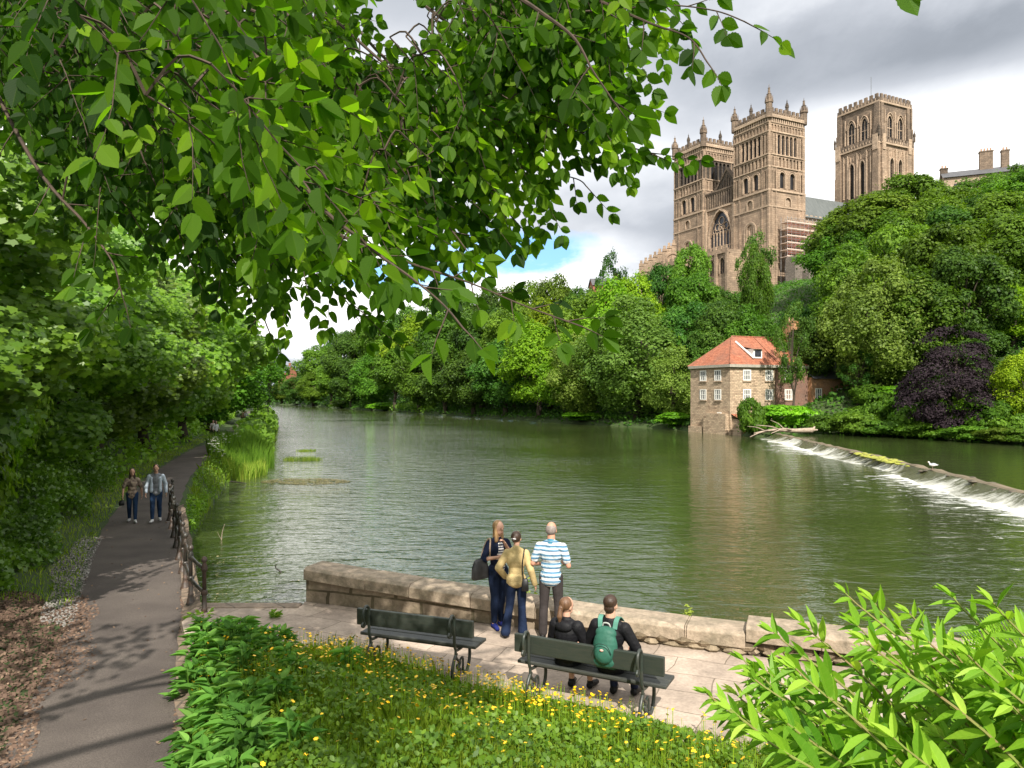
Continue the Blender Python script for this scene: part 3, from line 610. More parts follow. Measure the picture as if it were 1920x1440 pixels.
    for fi, (f, wd) in enumerate(((fw, Wy), (fs, W), (fe, Wy), (fn, W))):
        a0, a1 = (-.15, wd+.15) if fi in (0, 2) else (.35, wd-.35); merlons(f, par, a0, a1, 43.4, 1.7, 8); arcade(f, par, a0+1, a1-1, 43.2, 44.1, 12, .45, d=.34, t=.12)
    par.obj('parapet', m_grim, t)
    for x, y, big in ((.2, y0+.2, 1.35), (.2, y1-.2, 1), (W-.2, y0+.2, 1), (W-.2, y1-.2, 1)):
        mb = MB(); pinnacle(mb, x, y, 42.4, .85, 7.2 if big < 1.2 else 8.6); mb.obj('pinnacle', m_grim, t)
    for x, y in ((.1, (y0+y1)/2), (W/2, y0+.1), (W-.1, (y0+y1)/2), (W/2, y1-.1)):
        mb = MB(); pinnacle(mb, x, y, 44.2, .4, 4.0); mb.obj('pinnacle', m_soot, t)
    for f, ac, w, zb, zt in win:
        mb = MB(); f.box(mb, ac-w/2, ac+w/2, zb, zt, -.6, -.5)
        k = max(1, int(w/1.1))
        for i in range(1, k): f.box(mb, ac-w/2+w*i/k-.05, ac-w/2+w*i/k+.05, zb, zt, -.5, -.4)
        mb.obj('louvred_window', m_void, t)
    r = MB(); r.add([(0, y0, 43.3), (W, y0, 43.3), (W, y1, 43.3), (0, y1, 43.3), (W/2, (y0+y1)/2, 44.6)], [(0,1,4),(1,2,4),(2,3,4),(3,0,4)]); r.obj('roof', m_lead, t)
def del_cat(t):
    for k in ('label', 'category', 'group'):
        if k in t: del t[k]
west_tower(0, 12.8, 'south-west tower, nearest of the three, honey stone with dark belfry openings', False)
west_tower(25.0, 38.2, 'north-west tower with soot-blackened belfry arcade', True)
# --- nave west front between the towers
nf = Face((.9, 12.8), (0, 1), (-1, 0)); Wn = 12.2
mb = MB(); bay(nf, mb, 0, Wn, -6, 23.6, Wn/2, 9.0, 8, 16.4, 6.6, 'p', 0, .7); mb.obj('front_wall', m_st, cath)
mb = MB(); ring(nf, mb, Wn/2, 9.0, 10, 16.4, 6.6, 'p', .45, 0, .4); ring(nf, mb, Wn/2, 9.9, 10, 16.4, 7.05, 'p', .3, .0, .2); nf.box(mb, 0, Wn, 23.6, 24.1, -.6, .4)
for a in (.1, Wn-.9): nf.box(mb, a, a+.8, -6, 23.6, 0, .7)
mb.obj('window_surround', m_st2, cath)
mb = MB(); cv = arch_curve(Wn/2, 16.4, 8.9, 6.5, 'p', 14); nf.poly(mb, [(Wn/2-4.45, 9)]+cv+[(Wn/2+4.45, 9)], -.66, -.58); gw = mb.obj('great_window', m_glass, cath)
mb = MB()
for k in range(1, 7):
    a = Wn/2-4.45+8.9*k/7; nf.box(mb, a-.11, a+.11, 9, 17.2+(.9 if 2 < k < 5 else 0), -.56, -.3)
nf.box(mb, Wn/2-4.1, Wn/2+4.1, 12.9, 13.1, -.56, -.35); nf.box(mb, Wn/2-4.4, Wn/2+4.4, 8, 9.2, -.6, -.1)
for k in range(7):
    a = Wn/2-4.45+8.9*(k+.5)/7; ring(nf, mb, a, .95, 16.2, 16.2, .9, 'p', .12, -.56, -.34, 6, False)
for (a, z, r) in ((Wn/2, 20.2, 1.0), (Wn/2-1.7, 18.6, .85), (Wn/2+1.7, 18.6, .85), (Wn/2-.7, 18.2, .5), (Wn/2+.7, 18.2, .5), (Wn/2-2.9, 17.6, .5), (Wn/2+2.9, 17.6, .5)):
    for i in range(12):
        t0, t1 = i*math.pi/6, (i+1)*math.pi/6; nf.poly(mb, [(a+r*math.cos(t0), z+r*math.sin(t0)), (a+r*math.cos(t1), z+r*math.sin(t1)), (a+(r+.16)*math.cos(t1), z+(r+.16)*math.sin(t1)), (a+(r+.16)*math.cos(t0), z+(r+.16)*math.sin(t0))], -.56, -.32)
mb.obj('tracery', m_st2, gw)
mb = MB(); arcade(nf, mb, 0, Wn, 24.1, 28.4, 13, .5, t=.4, d=.1); nf.box(mb, 0, Wn, 24.1, 28.4, -.7, -.35); nf.box(mb, 0, Wn, 28.4, 28.8, -.6, .3); mb.obj('blind_arcade', m_grim, cath)
ng = Face((3.2, 12.8), (0, 1), (-1, 0)); mb = MB(); ng.poly(mb, [(.3, 25), (Wn-.3, 25), (Wn-.3, 27.6), (Wn/2, 34.6), (.3, 27.6)], -.8, 0); mb.obj('gable', m_soot, cath)
mb = MB()
for s in (-1, 1):
    ng.poly(mb, [(Wn/2, 34.5), (Wn/2, 35.3), (Wn/2+s*6.2, 28.1), (Wn/2+s*6.2, 27.4)][::s], -.9, .25)
for k in range(7):
    a = Wn/2+(k-3)*.95; ng.box(mb, a-.14, a+.14, 27.2, 33.3-abs(k-3)*1.25, 0, .25)
mb.obj('gable_coping', m_grim, cath)
# --- nave, aisle and roofs
mb = MB(); mb.box((3.9, 13.6, 0), (56, 25.2, 22.5)); mb.box((12.8, 1.2, -4), (56, 13.5, 16.4)); mb.box((12.8, 26, -4), (56, 37, 16.4)); mb.obj('nave_wall', m_st, cath)
mb = MB(); mb.add([(4.0, 13, 22.6), (57, 13, 22.6), (57, 19, 30.6), (4.0, 19, 30.6), (4.0, 25.6, 22.6), (57, 25.6, 22.6)], [(0,1,2,3),(3,2,5,4)]); mb.add([(12.7, .6, 16.3), (56, .6, 16.3), (56, 13.5, 20.5), (12.7, 13.5, 20.5)], [(0,1,2,3)]); mb.obj('roof', m_lead, cath)
fsn = Face((12.8, 13.6), (1, 0), (0, -1)); fsa = Face((12.8, 1.2), (1, 0), (0, -1))
for f, z, n in ((fsn, 18.2, 8), (fsa, 8.5, 8)):
    for i in range(n):
        mb = MB(); a = 2.7+i*5.3; cv = arch_curve(a, z+2, 1.8, .9, 'r', 8); f.poly(mb, [(a-.9, z-1)]+cv+[(a+.9, z-1)], -.1, .06); ring(f, mb, a, 1.8, z-1, z+2, .9, 'r', .35, .02, .25); mb.obj('nave_window', m_grim, cath)
mb = MB(); merlons(fsa, mb, 0, 43, 16.2, 1.2, 24); merlons(fsn, mb, 0, 43, 22.3, 1.1, 24)
for i in range(9): fsa.box(mb, i*5.3-.5, i*5.3+.5, -4, 15.5, 0, 1.1)
mb.obj('parapet', m_st2, cath)
# --- central tower
def central():
    X0, Y0, W, ZT = 55., 11., 15.0, 62.0
    t = thing('tower', None, None); t.parent = cath; del_cat(t); t['label'] = 'central crossing tower, tallest and farthest, with tall pointed belfry windows'
    core = MB(); core.box((X0+.7, Y0+.7, 10), (X0+W-.7, Y0+W-.7, 60.5)); core.obj('tower_core', m_soot, t)
    wall = MB(); up = MB(); pale = MB(); win = []
    for fi, (f, ) in enumerate(((Face((X0, Y0), (0, 1), (-1, 0)),), (Face((X0, Y0), (1, 0), (0, -1)),), (Face((X0+W, Y0), (0, 1), (1, 0)),), (Face((X0, Y0+W), (1, 0), (0, 1)),))):
        e = 0 if fi in (0, 2) else .7; a0, a1 = e, W-e; h = W/2
        # lower stage
        f.box(wall, a0, a1, 10, 32.5, -.7, 0)
        for k, ac in enumerate((h-1.9, h+1.9)):
            b0, b1 = (a0, h) if k == 0 else (h, a1)
            bay(f, wall, b0, b1, 32.5, 47.3, ac, 1.7, 32.6, 42.0, 1.5, 'p', 0, .7); ring(f, pale, ac, 1.7, 32.6, 42.0, 1.5, 'p', .35, 0, .3); win.append((f, ac, 1.7, 32.6, 43.5))
        for a in (h-4.9, h-3.4, h, h+3.4, h+4.9): f.box(pale, a-.16, a+.16, 33, 46.4, 0, .35)
        for a in (h-5.6, h-4.15, h-2.9, h-.9, h+.9, h+2.9, h+4.15, h+5.6): ring(f, pale, a, .6, 44.2, 45.4, .5, 'p', .14, 0, .2)
        f.box(pale, a0-.3*(e == 0), a1+.3*(e == 0), 47.3, 47.8, -.6, .6); merlons(f, up, a0-.3, a1+.3, 47.8, 1.7, 9, d=.55)
        for k in range(13): f.box(pale, a0+.6+k*1.05, a0+.85+k*1.05, 47.9, 48.7, .5, .68)
        # upper stage, set back
        s = .35
        for k, ac in enumerate((h-2.35, h+2.35)):
            b0, b1 = (max(a0, s), h) if k == 0 else (h, min(a1, W-s))
            bay(f, up, b0, b1, 47.8, 59.8, ac, 2.3, 49.8, 54.4, 2.0, 'p', -s, .36); ring(f, pale, ac, 2.3, 49.8, 54.4, 2.0, 'p', .3, -s, -s+.25); ring(f, pale, ac, 3.1, 54.4, 54.5, 2.7, 'p', .22, -s, -s+.42, 8, False); win.append((f, ac, 2.3, 49.8, 56.4))
            f.box(pale, ac-.1, ac+.1, 49.8, 55.6, -.66, -.36); f.box(pale, ac-1.1, ac+1.1, 52.6, 52.8, -.66, -.4)
        for a in (h-4.6, h, h+4.6): f.box(pale, a-.14, a+.14, 49.8, 57.8, -s, -s+.35); 
        f.box(pale, a0, a1, 59.8, 60.3, -.6, .1); 
        for k in range(11): f.box(pale, a0+1+k*1.2, a0+1.25+k*1.2, 60.3, 61.1, .0, .12)
        merlons(f, up, a0, a1, 60.3, 2.2, 8, d=.0)
        # clasping buttresses
        for b0, b1 in ((a0-.5*(e == 0), a0+1.9), (a1-1.9, a1+.5*(e == 0))):
            f.box(wall, b0, b1, 10, 31, -.1, .9); f.box(wall, b0+.1, b1-.1, 31, 40, -.1, .7); f.box(wall, b0+.15, b1-.15, 40, 47.2, -.1, .5); f.box(up, b0+.25, b1-.3, 47.2, 53.5, -.5, .3); f.box(up, b0+.35, b1-.4, 53.5, 60, -.5, .08)
            f.box(pale, b0+.3, b1-.3, 45.5, 50.2, .5, .75)
    wall.obj('tower_wall', m_st, t); up.obj('belfry_wall', m_grim, t); pale.obj('string_courses', m_st2, t)
    for f, ac, w, zb, zt in win:
        mb = MB(); f.box(mb, ac-w/2, ac+w/2, zb, zt, -.69, -.64)
        for k in range(int((zt-zb)/.8)): f.box(mb, ac-w/2, ac+w/2, zb+k*.8, zb+k*.8+.25, -.64, -.5)
        mb.obj('louvred_window', m_void, t)
    for x, y in ((X0-.5, Y0-.5), (X0+W+.5, Y0-.5), (X0-.5, Y0+W+.5), (X0+W+.5, Y0+W+.5)): mb = MB(); pinnacle(mb, x, y, 49.6, .3, 4); mb.obj('pinnacle', m_soot, t)
    mb = MB(); mb.tube([(X0+3, Y0+5, 60), (X0+3, Y0+5, 69.5)], .07, 5); mb.obj('flagpole', m_lead, t)
    r = MB(); r.box((X0+.3, Y0+.3, 60.3), (X0+W-.3, Y0+W-.3, 60.45)); r.obj('roof', m_lead, t)
central()
# --- Galilee chapel in front of the nave
mb = MB(); gf = Face((-9.0, 5), (0, 1), (-1, 0)); ggl = []
mb.box((-8.4, 5.2, -12), (.3, 33, 9.2)); gf.box(mb, 0, 28, -12, 2.6, -.6, 0)
for k in range(7):
    ac = 2+k*4; bay(gf, mb, 4*k, 4*k+4, 2.6, 8.2, ac, 2.0, 3, 5.6, 1.5, 'p', 0, .6); ring(gf, mb, ac, 2.0, 3, 5.6, 1.5, 'p', .3, 0, .2); gf.box(mb, 4*k-.35, 4*k+.35, -12, 8.4, 0, .7); ggl.append(ac)
    for dx in (-.33, .33): gf.box(mb, ac+dx-.08, ac+dx+.08, 3, 6.6, -.5, -.3)
gf.box(mb, -.3, 28.3, 8.2, 8.7, -.6, .4); merlons(gf, mb, 0, 28, 8.7, 1.6, 14); mb.obj('chapel', m_st, cath)
for ac in ggl: mb = MB(); gf.box(mb, ac-1, ac+1, 3, 7.1, -.62, -.55); mb.obj('chapel_window', m_glass, cath)
# --- stepped battlemented wall falling away to the north-west
mb = MB(); pts = [CW(-5, 38, 0), CW(-13, 43, 0), CW(-20, 47, 0), CW(-27, 51, 0)]
wl = thing('battlemented_wall', 'stepped battlemented stone wall running down left from the cathedral', 'wall', (0, 0, 0))
for i in range(8):
    px0, px1 = 1268-i*8.4, 1268-(i+1)*8.4; Yw = 216; zt = EYE+(HY-(452+i*5.2))/F*Yw
    a, b = Vector(((px0-960)/F*Yw, Yw+i*.3, 0)), Vector(((px1-960)/F*Yw, Yw+.3+i*.3, 0))
    f = Face((b.x, b.y), (1, -.2), (-.2, -1)); w = (a-b).length*1.0; f.box(mb, 0, w, 22, zt-1.2, -1.2, 0); merlons(f, mb, 0, w, zt-1.2, 1.6, 1, t=.8, d=.15); 
    if i % 3 == 1: ring(f, mb, w/2+1, 3.2, zt-6.5, zt-4.5, 1.6, 'r', .4, 0, .3)
mb.obj('wall', m_st, wl)
# --- scaffolding on the south side
m_tube = plain('scaffold_tube', (.42, .40, .38), (.3, .28, .27), .4, 2, metal=.6); m_board = plain('scaffold_board', (.62, .50, .42), (.45, .33, .27), .8, 2); m_red = plain('scaffold_netting', (.34, .10, .07), (.22, .07, .05), .8, 1)
sc = thing('scaffolding', 'tube and board scaffolding with red fittings beside the south side of the cathedral', 'scaffolding', CO, CR)
b = MB(); tb = MB(); rd = MB()
for lv in range(6):
    z = 6.6+lv*1.75; b.box((2.6, -3.4, z), (17.5, -1.2, z+.14))
    b.box((2.6, -3.5, z+.14), (17.5, -3.44, z+.4)); rd.box((2.6, -3.48, z+.9), (17.5, -3.44, z+.97)) if lv < 5 else None
    rd.box((2.6, -3.47, z-.45), (17.5, -3.43, z-.38))
for i in range(11):
    x = 2.8+i*1.46
    for y in (-3.4, -1.3): tb.tube([(x, y, -3), (x, y, 16.9)], .06, 5)
    if i < 10:
        for lv in range(5): rd.tube([(x, -3.42, 6.6+lv*1.75), (x+1.46, -3.42, 8.35+lv*1.75)][::(1 if (i+lv) % 2 else 1)], .045, 4) if (i*3+lv) % 4 == 0 else None
for lv in range(6): tb.tube([(2.6, -3.46, 7.7+lv*1.75), (17.6, -3.46, 7.7+lv*1.75)], .05, 5)
b.obj('boards', m_board, sc); tb.obj('tubes', m_tube, sc); rd.obj('rails', m_red, sc)
# --- retaining wall below the scaffolding
m_gray = stone('grey_rubble', (.27, .225, .19), (.19, .16, .135), (.12, .105, .09), .7, .35, 1, noise=.35, bump=.1)
rw = MB(); rw.box((1.6, -7, -12), (26, -4.0, 6.2)); rw.lathe([(2.6, -12), (2.3, 3), (1.9, 6.5), (1.2, 7.6), (.1, 8)], (8, -7.3, 0), 14); rw.box((4.0, -9.2, -12), (6.0, -7, 2.5))
o = rw.obj('retaining_wall', m_gray); o.location = CO; o.rotation_euler = (0, 0, CR); tag(o, 'plain grey stone retaining wall with rounded buttress below the scaffolding', 'wall')
# --- house on the skyline behind the trees
m_slate = plain('slate', (.10, .10, .105), (.06, .06, .065), .6, 1.5, stretch=(1, 1, 3)); m_pot = plain('chimney_pot', (.42, .26, .17), (.3, .18, .12), .8, 3)
hs = thing('stone_house', 'stone house with three chimneys on the skyline right of the central tower', 'house', P(1770, 330, 170), math.radians(-24)); hz = hs.location.z
mb = MB(); mb.box((0, 0, -22), (22, 9, -.3)); mb.prism([(0, -.3), (9, -.3), (4.5, 1.6)], 0, 21.9, lambda a, b_, h: (h, a, b_)); mb.obj('wall', m_st2, hs)
mb = MB(); mb.add([(-.3, -.5, -.5), (22.4, -.5, -.5), (22.4, 4.5, 1.9), (-.3, 4.5, 1.9), (-.3, 9.5, -.5), (22.4, 9.5, -.5)], [(0,1,2,3),(3,2,5,4)]); rf = mb.obj('roof', m_slate, hs)
for px, pt, w in ((1764, 307, 1.5), (1832, 283, 2.6), (1862, 285, 1.5)):
    c = P(px, pt, 172); mb = MB(); x = c.x-hs.location.x; z = c.z-hz
    mb.box((x-w/2, 3.6, z-6), (x+w/2, 5.0, z-.9)); mb.box((x-w/2-.12, 3.5, z-.9), (x+w/2+.12, 5.1, z-.65))
    ch = mb.obj('chimney', m_grim, hs); n = 2 if w < 2 else 4
    for i in range(n): m2 = MB(); m2.lathe([(.2, z-.65), (.16, z), (.19, z+.05)], (x+(i-(n-1)/2)*w/(n+.3), 4.3, 0), 8); m2.obj('chimney_pot', m_pot, ch)
mb = MB(); mb.box((2, -.05, -4), (3.2, .05, -2)); mb.obj('window', m_glass, hs)
# small distant roofs left of the cathedral and at the river bend
def cottage(name, lab, loc, rz, w, d, h, rh, mw, mr, n=2):
    t = thing(name, lab, 'house', loc, rz); mb = MB(); mb.box((0, 0, -6), (w, d, h)); mb.prism([(0, h), (d, h), (d/2, h+rh)], 0.05, w-.05, lambda a, b_, q_: (q_, a, b_)); mb.obj('wall', mw, t)
    mb = MB(); mb.add([(-.3, -.4, h-.2), (w+.3, -.4, h-.2), (w+.3, d/2, h+rh+.15), (-.3, d/2, h+rh+.15), (-.3, d+.4, h-.2), (w+.3, d+.4, h-.2)], [(0,1,2,3),(3,2,5,4)]); r_ = mb.obj('roof', mr, t)
    mb = MB(); mb.box((w*.75, d/2-.5, h+rh-1), (w*.75+1, d/2+.5, h+rh+1.6)); mb.obj('chimney', mw, r_)
    for i in range(n): mb = MB(); x = w*(i+.5)/n; mb.box((x-.5, -.08, h*.45), (x+.5, -.02, h*.45+1.3)); mb.obj('window', m_glass, t)
m_rbrick = plain('red_brick', (.30, .12, .07), (.21, .085, .05), .9, 2)
cottage('distant_house', 'small red-brick house roof showing above trees left of the cathedral', P(1112, 534, 215), .1, 9, 6, .1, 2, m_rbrick, m_slate)
cottage('distant_house', 'pinkish house among trees far away at the river bend', P(520, 718, 430), -.5, 7, 8, 6, 4, m_rbrick, m_slate, 3)
# ---------------------------------------------------------------- the mill
m_mill = stone('mill_rubble', (.60, .44, .30), (.30, .21, .14), (.50, .40, .28), .5, .2, 1.5, noise=.6, joint=(.15, .12, .09), bump=.06, jm=.5)
m_brick = stone('mill_brick', (.50, .22, .09), (.38, .16, .07), (.55, .28, .12), .24, .08, 1.5, noise=.5, joint=(.3, .22, .16), bump=.02)
m_tile = stone('red_tiles', (.46, .17, .095), (.31, .11, .065), (.22, .12, .085), .3, .22, 1, noise=.5, joint=(.2, .06, .03), bump=.04)
m_white = plain('white_paint', (.78, .77, .72), (.68, .67, .62), .5, 4)
MC = Vector((27.1, 92.7, 0)); MR = math.atan2(.405, .911)
ml = thing('stone_mill', 'old stone mill with hipped red tile roof standing at the water edge', 'mill', MC, MR)
WL, DL, EZ, RZ = 12.7, 7.9, 8.85, 12.6
mb = MB(); mb.box((0, 0, -1.2), (WL, DL, EZ)); mb.obj('wall', m_mill, ml)
mb = MB(); mb.box((7.2, -.04, 2.5), (WL+.02, -.0, EZ-.1)); mb.obj('brick_facing', stone('dark_brick', (.22, .10, .065), (.17, .08, .055), (.25, .13, .09), .24, .08, 1.5, noise=.5, joint=(.2, .15, .12)), ml)
mb = MB(); o_ = .35; mb.add([(-o_, -o_, EZ-.1), (WL+.1, -o_, EZ-.1), (WL+.1, DL+o_, EZ-.1), (-o_, DL+o_, EZ-.1), (3.6, DL/2, RZ), (WL+.1, DL/2, RZ)], [(0,1,5,4),(1,2,5),(2,3,4,5),(3,0,4),(0,3,2,1)])
rf = mb.obj('roof', m_tile, ml)
mb = MB(); mb.tube([(-o_, -o_, EZ), (3.6, DL/2, RZ+.03)], .09, 6); mb.tube([(3.6, DL/2, RZ+.03), (WL, DL/2, RZ+.03)], .09, 6); mb.tube([(7.6, -o_, EZ), (7.2, DL/2-.1, RZ)], .05, 5); mb.obj('ridge_tiles', m_tile, rf)
mb = MB(); mb.box((-o_-.02, -o_-.02, EZ-.45), (WL, -o_+.12, EZ-.1)); mb.box((-o_-.02, -o_+.12, EZ-.45), (-o_+.12, DL, EZ-.1)); mb.obj('eaves_band', plain('eaves', (.36, .33, .27), (.25, .23, .19), .8, 3), ml)
# dormer with a light flashing
dm = MB(); y0 = 1.3; z0 = EZ+1.2; dm.box((4.1, .45, EZ+.75), (5.5, 2.4, EZ+1.95)); dmo = dm.obj('dormer', m_white, rf)
mb = MB(); mb.box((4.3, .41, EZ+.95), (5.3, .44, EZ+1.8)); mb.obj('pane', m_glass, dmo)
mb = MB(); mb.add([(3.95, .2, EZ+1.9), (5.65, .2, EZ+1.9), (5.5, 2.6, EZ+2.35), (4.1, 2.6, EZ+2.35)], [(0,1,2,3)]); mb.obj('dormer_roof', m_tile, rf)
mb = MB(); mb.tube([(4.0, .25, EZ+.75), (3.3, 2.9, EZ+3.0)], .11, 5); mb.obj('flashing', m_white, rf)
def mwin(f, a, z, w=1.2, h=1.35, par=ml, bars=2):
    mb = MB(); f.box(mb, a-w/2, a+w/2, z, z+h, -.12, .03); fo = mb.obj('window', m_glass, par)
    mb = MB(); t = .11
    f.box(mb, a-w/2-.03, a-w/2+t, z, z+h, .03, .09); f.box(mb, a+w/2-t, a+w/2+.03, z, z+h, .03, .09); f.box(mb, a-w/2+t, a+w/2-t, z+h-t, z+h, .03, .09); f.box(mb, a-w/2+t, a+w/2-t, z, z+t, .03, .09)
    for k in range(1, bars+1): x = a-w/2+w*k/(bars+1); f.box(mb, x-.045, x+.045, z+t, z+h-t, .03, .08)
    f.box(mb, a-w/2+t, a+w/2-t, z+h*.5-.03, z+h*.5+.03, .03, .07); mb.obj('frame', m_white, fo)
    mb = MB(); f.box(mb, a-w/2-.1, a+w/2+.1, z-.16, z-.02, -.02, .14); mb.obj('sill', m_st2, fo)
fl = Face((0, 0), (0, 1), (-1, 0)); fr = Face((0, 0), (1, 0), (0, -1))
for z in (6.75, 4.3):
    for a in (2.3, 5.2): mwin(fl, a, z)
    for a in (2.6, 6.2, 9.4): mwin(fr, a, z, bars=3)
mwin(fl, 2.0, 1.55, .7, 1.2, bars=1)
mb = MB(); mb.box((-.5, .3, -1.2), (-.01, 4.6, 2.6)); mb.box((-.35, 5, -1.2), (-.01, 7.9, .8)); mb.obj('plinth', m_mill, ml)
mb = MB(); mb.box((.3, -1.6, -1.2), (2.6, -.02, 1.9)); mb.obj('lean_to', m_mill, ml)
mb = MB(); mb.add([(.1, -1.9, 1.85), (2.8, -1.9, 1.85), (2.8, 0.05, 2.6), (.1, .05, 2.6)], [(0,1,2,3)]); mb.obj('lean_to_roof', m_tile, ml)
mb = MB(); mb.box((.7, -1.66, .2), (1.5, -1.61, 1.7)); mb.obj('door', plain('red_door', (.28, .08, .05), None, .7), ml)
mb = MB(); mb.box((WL+.3, DL/2-.9, 8), (WL+1.7, DL/2+.8, RZ+2.1)); mb.box((WL+.2, DL/2-1, RZ+2.1), (WL+1.8, DL/2+.9, RZ+2.35)); ch = mb.obj('chimney', m_brick, ml)
for i in range(2): m2 = MB(); m2.lathe([(.17, RZ+2.35), (.14, RZ+2.9)], (WL+.7+i*.6, DL/2, 0), 8); m2.obj('chimney_pot', m_pot, ch)
wg = thing('brick_wing', None, None, (WL+.1, -.6, 0)); del_cat(wg); wg.parent = ml
mb = MB(); mb.box((0, 0, -1), (12.5, 7.6, 7.2)); mb.obj('wall', m_brick, wg)
mb = MB(); mb.add([(0.02, -.4, 7.05), (12.8, -.4, 7.05), (12.8, 3.8, 10.0), (0.02, 3.8, 10.0), (0.02, 8, 7.05), (12.8, 8, 7.05)], [(0,1,2,3),(3,2,5,4)]); mb.obj('roof', m_slate, wg)
mb = MB()
for x in (3.6, 8.6): mb.box((x-.6, 1.2, 7.9), (x+.6, 3, 9.1))
mb.obj('dormer', m_white, wg)
fwg = Face((0, 0), (1, 0), (0, -1))
for a, z in ((1.2, 4.3), (2.7, 1.9), (5, 4.3), (6.5, 1.9), (9, 4.3)): mwin(fwg, a, z, 1.05, 1.5 if z > 3 else 1.2, wg, 2)
# ---------------------------------------------------------------- weir
def weir():
    t = thing('weir', 'long stone weir with white water spilling diagonally across the river', 'weir')
    wp = catmull([(x, y, 0) for x, y in WEIR[:9]], 10); n = len(wp); rng = random.Random(4)
    cr = MB(); vs = []; prof = [(.75, -.3), (.7, .50), (.55, .58), (.15, .60), (.0, .52)]
    for i, p in enumerate(wp):
        d = (wp[min(i+1, n-1)]-wp[max(i-1, 0)]).normalized(); nr = Vector((d.y, -d.x, 0))
        if nr.x > 0: nr = -nr
        j = .04*math.sin(i*1.7)+rng.uniform(-.03, .03)
        for (o_, z) in prof: vs.append((p.x-nr.x*o_, p.y-nr.y*o_, z+(j if z > .3 else 0)))
    k = len(prof); cr.add(vs, [(i*k+j, i*k+j+1, (i+1)*k+j+1, (i+1)*k+j) for i in range(n-1) for j in range(k-1)]); cr.obj('crest', plain('weir_stone', (.19, .15, .10), (.09, .075, .045), .8, .9, .08, 4), t)
    # spilling apron
    m = D.materials.new('spilling_water'); nt = nodes(m); at = N(nt, 'ShaderNodeUVMap'); at.uv_map = 'flow'
    mp = N(nt, 'ShaderNodeMapping'); mp.inputs['Scale'].default_value = (2.4, 1.0, 1); L(nt, at, 'UV', mp, 'Vector'); ns = N(nt, 'ShaderNodeTexNoise', Scale=1.3, Detail=7, Roughness=.7); L(nt, mp, 'Vector', ns, 'Vector')
    mp2 = N(nt, 'ShaderNodeMapping'); mp2.inputs['Scale'].default_value = (.16, .02, 1); L(nt, at, 'UV', mp2, 'Vector'); nb = N(nt, 'ShaderNodeTexNoise', Scale=1, Detail=3); L(nt, mp2, 'Vector', nb, 'Vector')
    sp = N(nt, 'ShaderNodeSeparateXYZ'); L(nt, at, 'UV', sp, 'Vector')
    ad = N(nt, 'ShaderNodeMath', _operation='MULTIPLY_ADD'); L(nt, nb, 'Fac', ad, 0); ad.inputs[1].default_value = 1.9; L(nt, ns, 'Fac', ad, 2)
    a2 = N(nt, 'ShaderNodeMath', _operation='MULTIPLY_ADD'); L(nt, sp, 'Y', a2, 0); a2.inputs[1].default_value = .22; L(nt, ad, 'Value', a2, 2)
    r = ramp(nt, [(.0, 0), (1.0, 1)]); mr = N(nt, 'ShaderNodeMapRange'); L(nt, a2, 'Value', mr, 'Value'); mr.inputs['From Min'].default_value = 1.5; mr.inputs['From Max'].default_value = 1.95
    c = N(nt, 'ShaderNodeMix', _data_type='RGBA'); L(nt, mr, 'Result', c, 0); c.inputs[6].default_value = (.06, .065, .025, 1); c.inputs[7].default_value = (.78, .78, .72, 1)
    p = N(nt, 'ShaderNodeBsdfPrincipled', Roughness=.25); L(nt, c, 2, p, 'Base Color'); b = N(nt, 'ShaderNodeBump', Strength=.9, Distance=.12); L(nt, ns, 'Fac', b, 'Height'); L(nt, b, 'Normal', p, 'Normal')
    o = N(nt, 'ShaderNodeOutputMaterial'); L(nt, p, 'BSDF', o, 'Surface')
    ap = catmull([(x, y, 0) for x, y in WEIR[:9]], 30); n = len(ap); vs = []; uv = []; prof = [(0, .53), (.25, .45), (.7, .30), (1.1, .18), (1.6, .07), (2.2, .015), (3.0, -.05)]
    s = 0
    for i, p_ in enumerate(ap):
        if i: s += (ap[i]-ap[i-1]).length
        d = (ap[min(i+1, n-1)]-ap[max(i-1, 0)]).normalized(); nr = Vector((d.y, -d.x, 0)); nr = -nr if nr.x > 0 else nr
        wv = .56+.2*math.sin(s*.31)+.09*math.sin(s*1.3)+.05*math.sin(s*4.1)
        for j, (o_, z) in enumerate(prof):
            zz = z+(.05*math.sin(s*3.1+j)*math.sin(s*1.9) if 0 < j < 6 else 0); vs.append((p_.x+nr.x*o_*wv, p_.y+nr.y*o_*wv, zz)); uv.append((s, o_*wv))
    k = len(prof); fs = [(i*k+j, (i+1)*k+j, (i+1)*k+j+1, i*k+j+1) for i in range(n-1) for j in range(k-1)]
    me = npmesh('spill', vs, fs, mats=[m], smooth=True); ul = me.uv_layers.new(name='flow'); U = np.array(uv)[np.array(fs).ravel()]; ul.data.foreach_set('uv', U.astype(np.float32).ravel()); link('spilling_water', me, t)
    # foam on the lower pool: sheet of broken white streaks just above the water
    m = D.materials.new('foam'); nt = nodes(m); geo = N(nt, 'ShaderNodeNewGeometry'); mp = N(nt, 'ShaderNodeMapping'); mp.inputs['Scale'].default_value = (.8, 1.7, 1); L(nt, geo, 'Position', mp, 'Vector')
    ns = N(nt, 'ShaderNodeTexNoise', Scale=1.1, Detail=8, Roughness=.72, Distortion=.8); L(nt, mp, 'Vector', ns, 'Vector'); at = N(nt, 'ShaderNodeAttribute'); at.attribute_name = 'tint'
    a2 = N(nt, 'ShaderNodeMath', _operation='ADD'); L(nt, ns, 'Fac', a2, 0); L(nt, at, 'Fac', a2, 1); mr = N(nt, 'ShaderNodeMapRange'); L(nt, a2, 'Value', mr, 'Value'); mr.inputs['From Min'].default_value = .86; mr.inputs['From Max'].default_value = 1.02
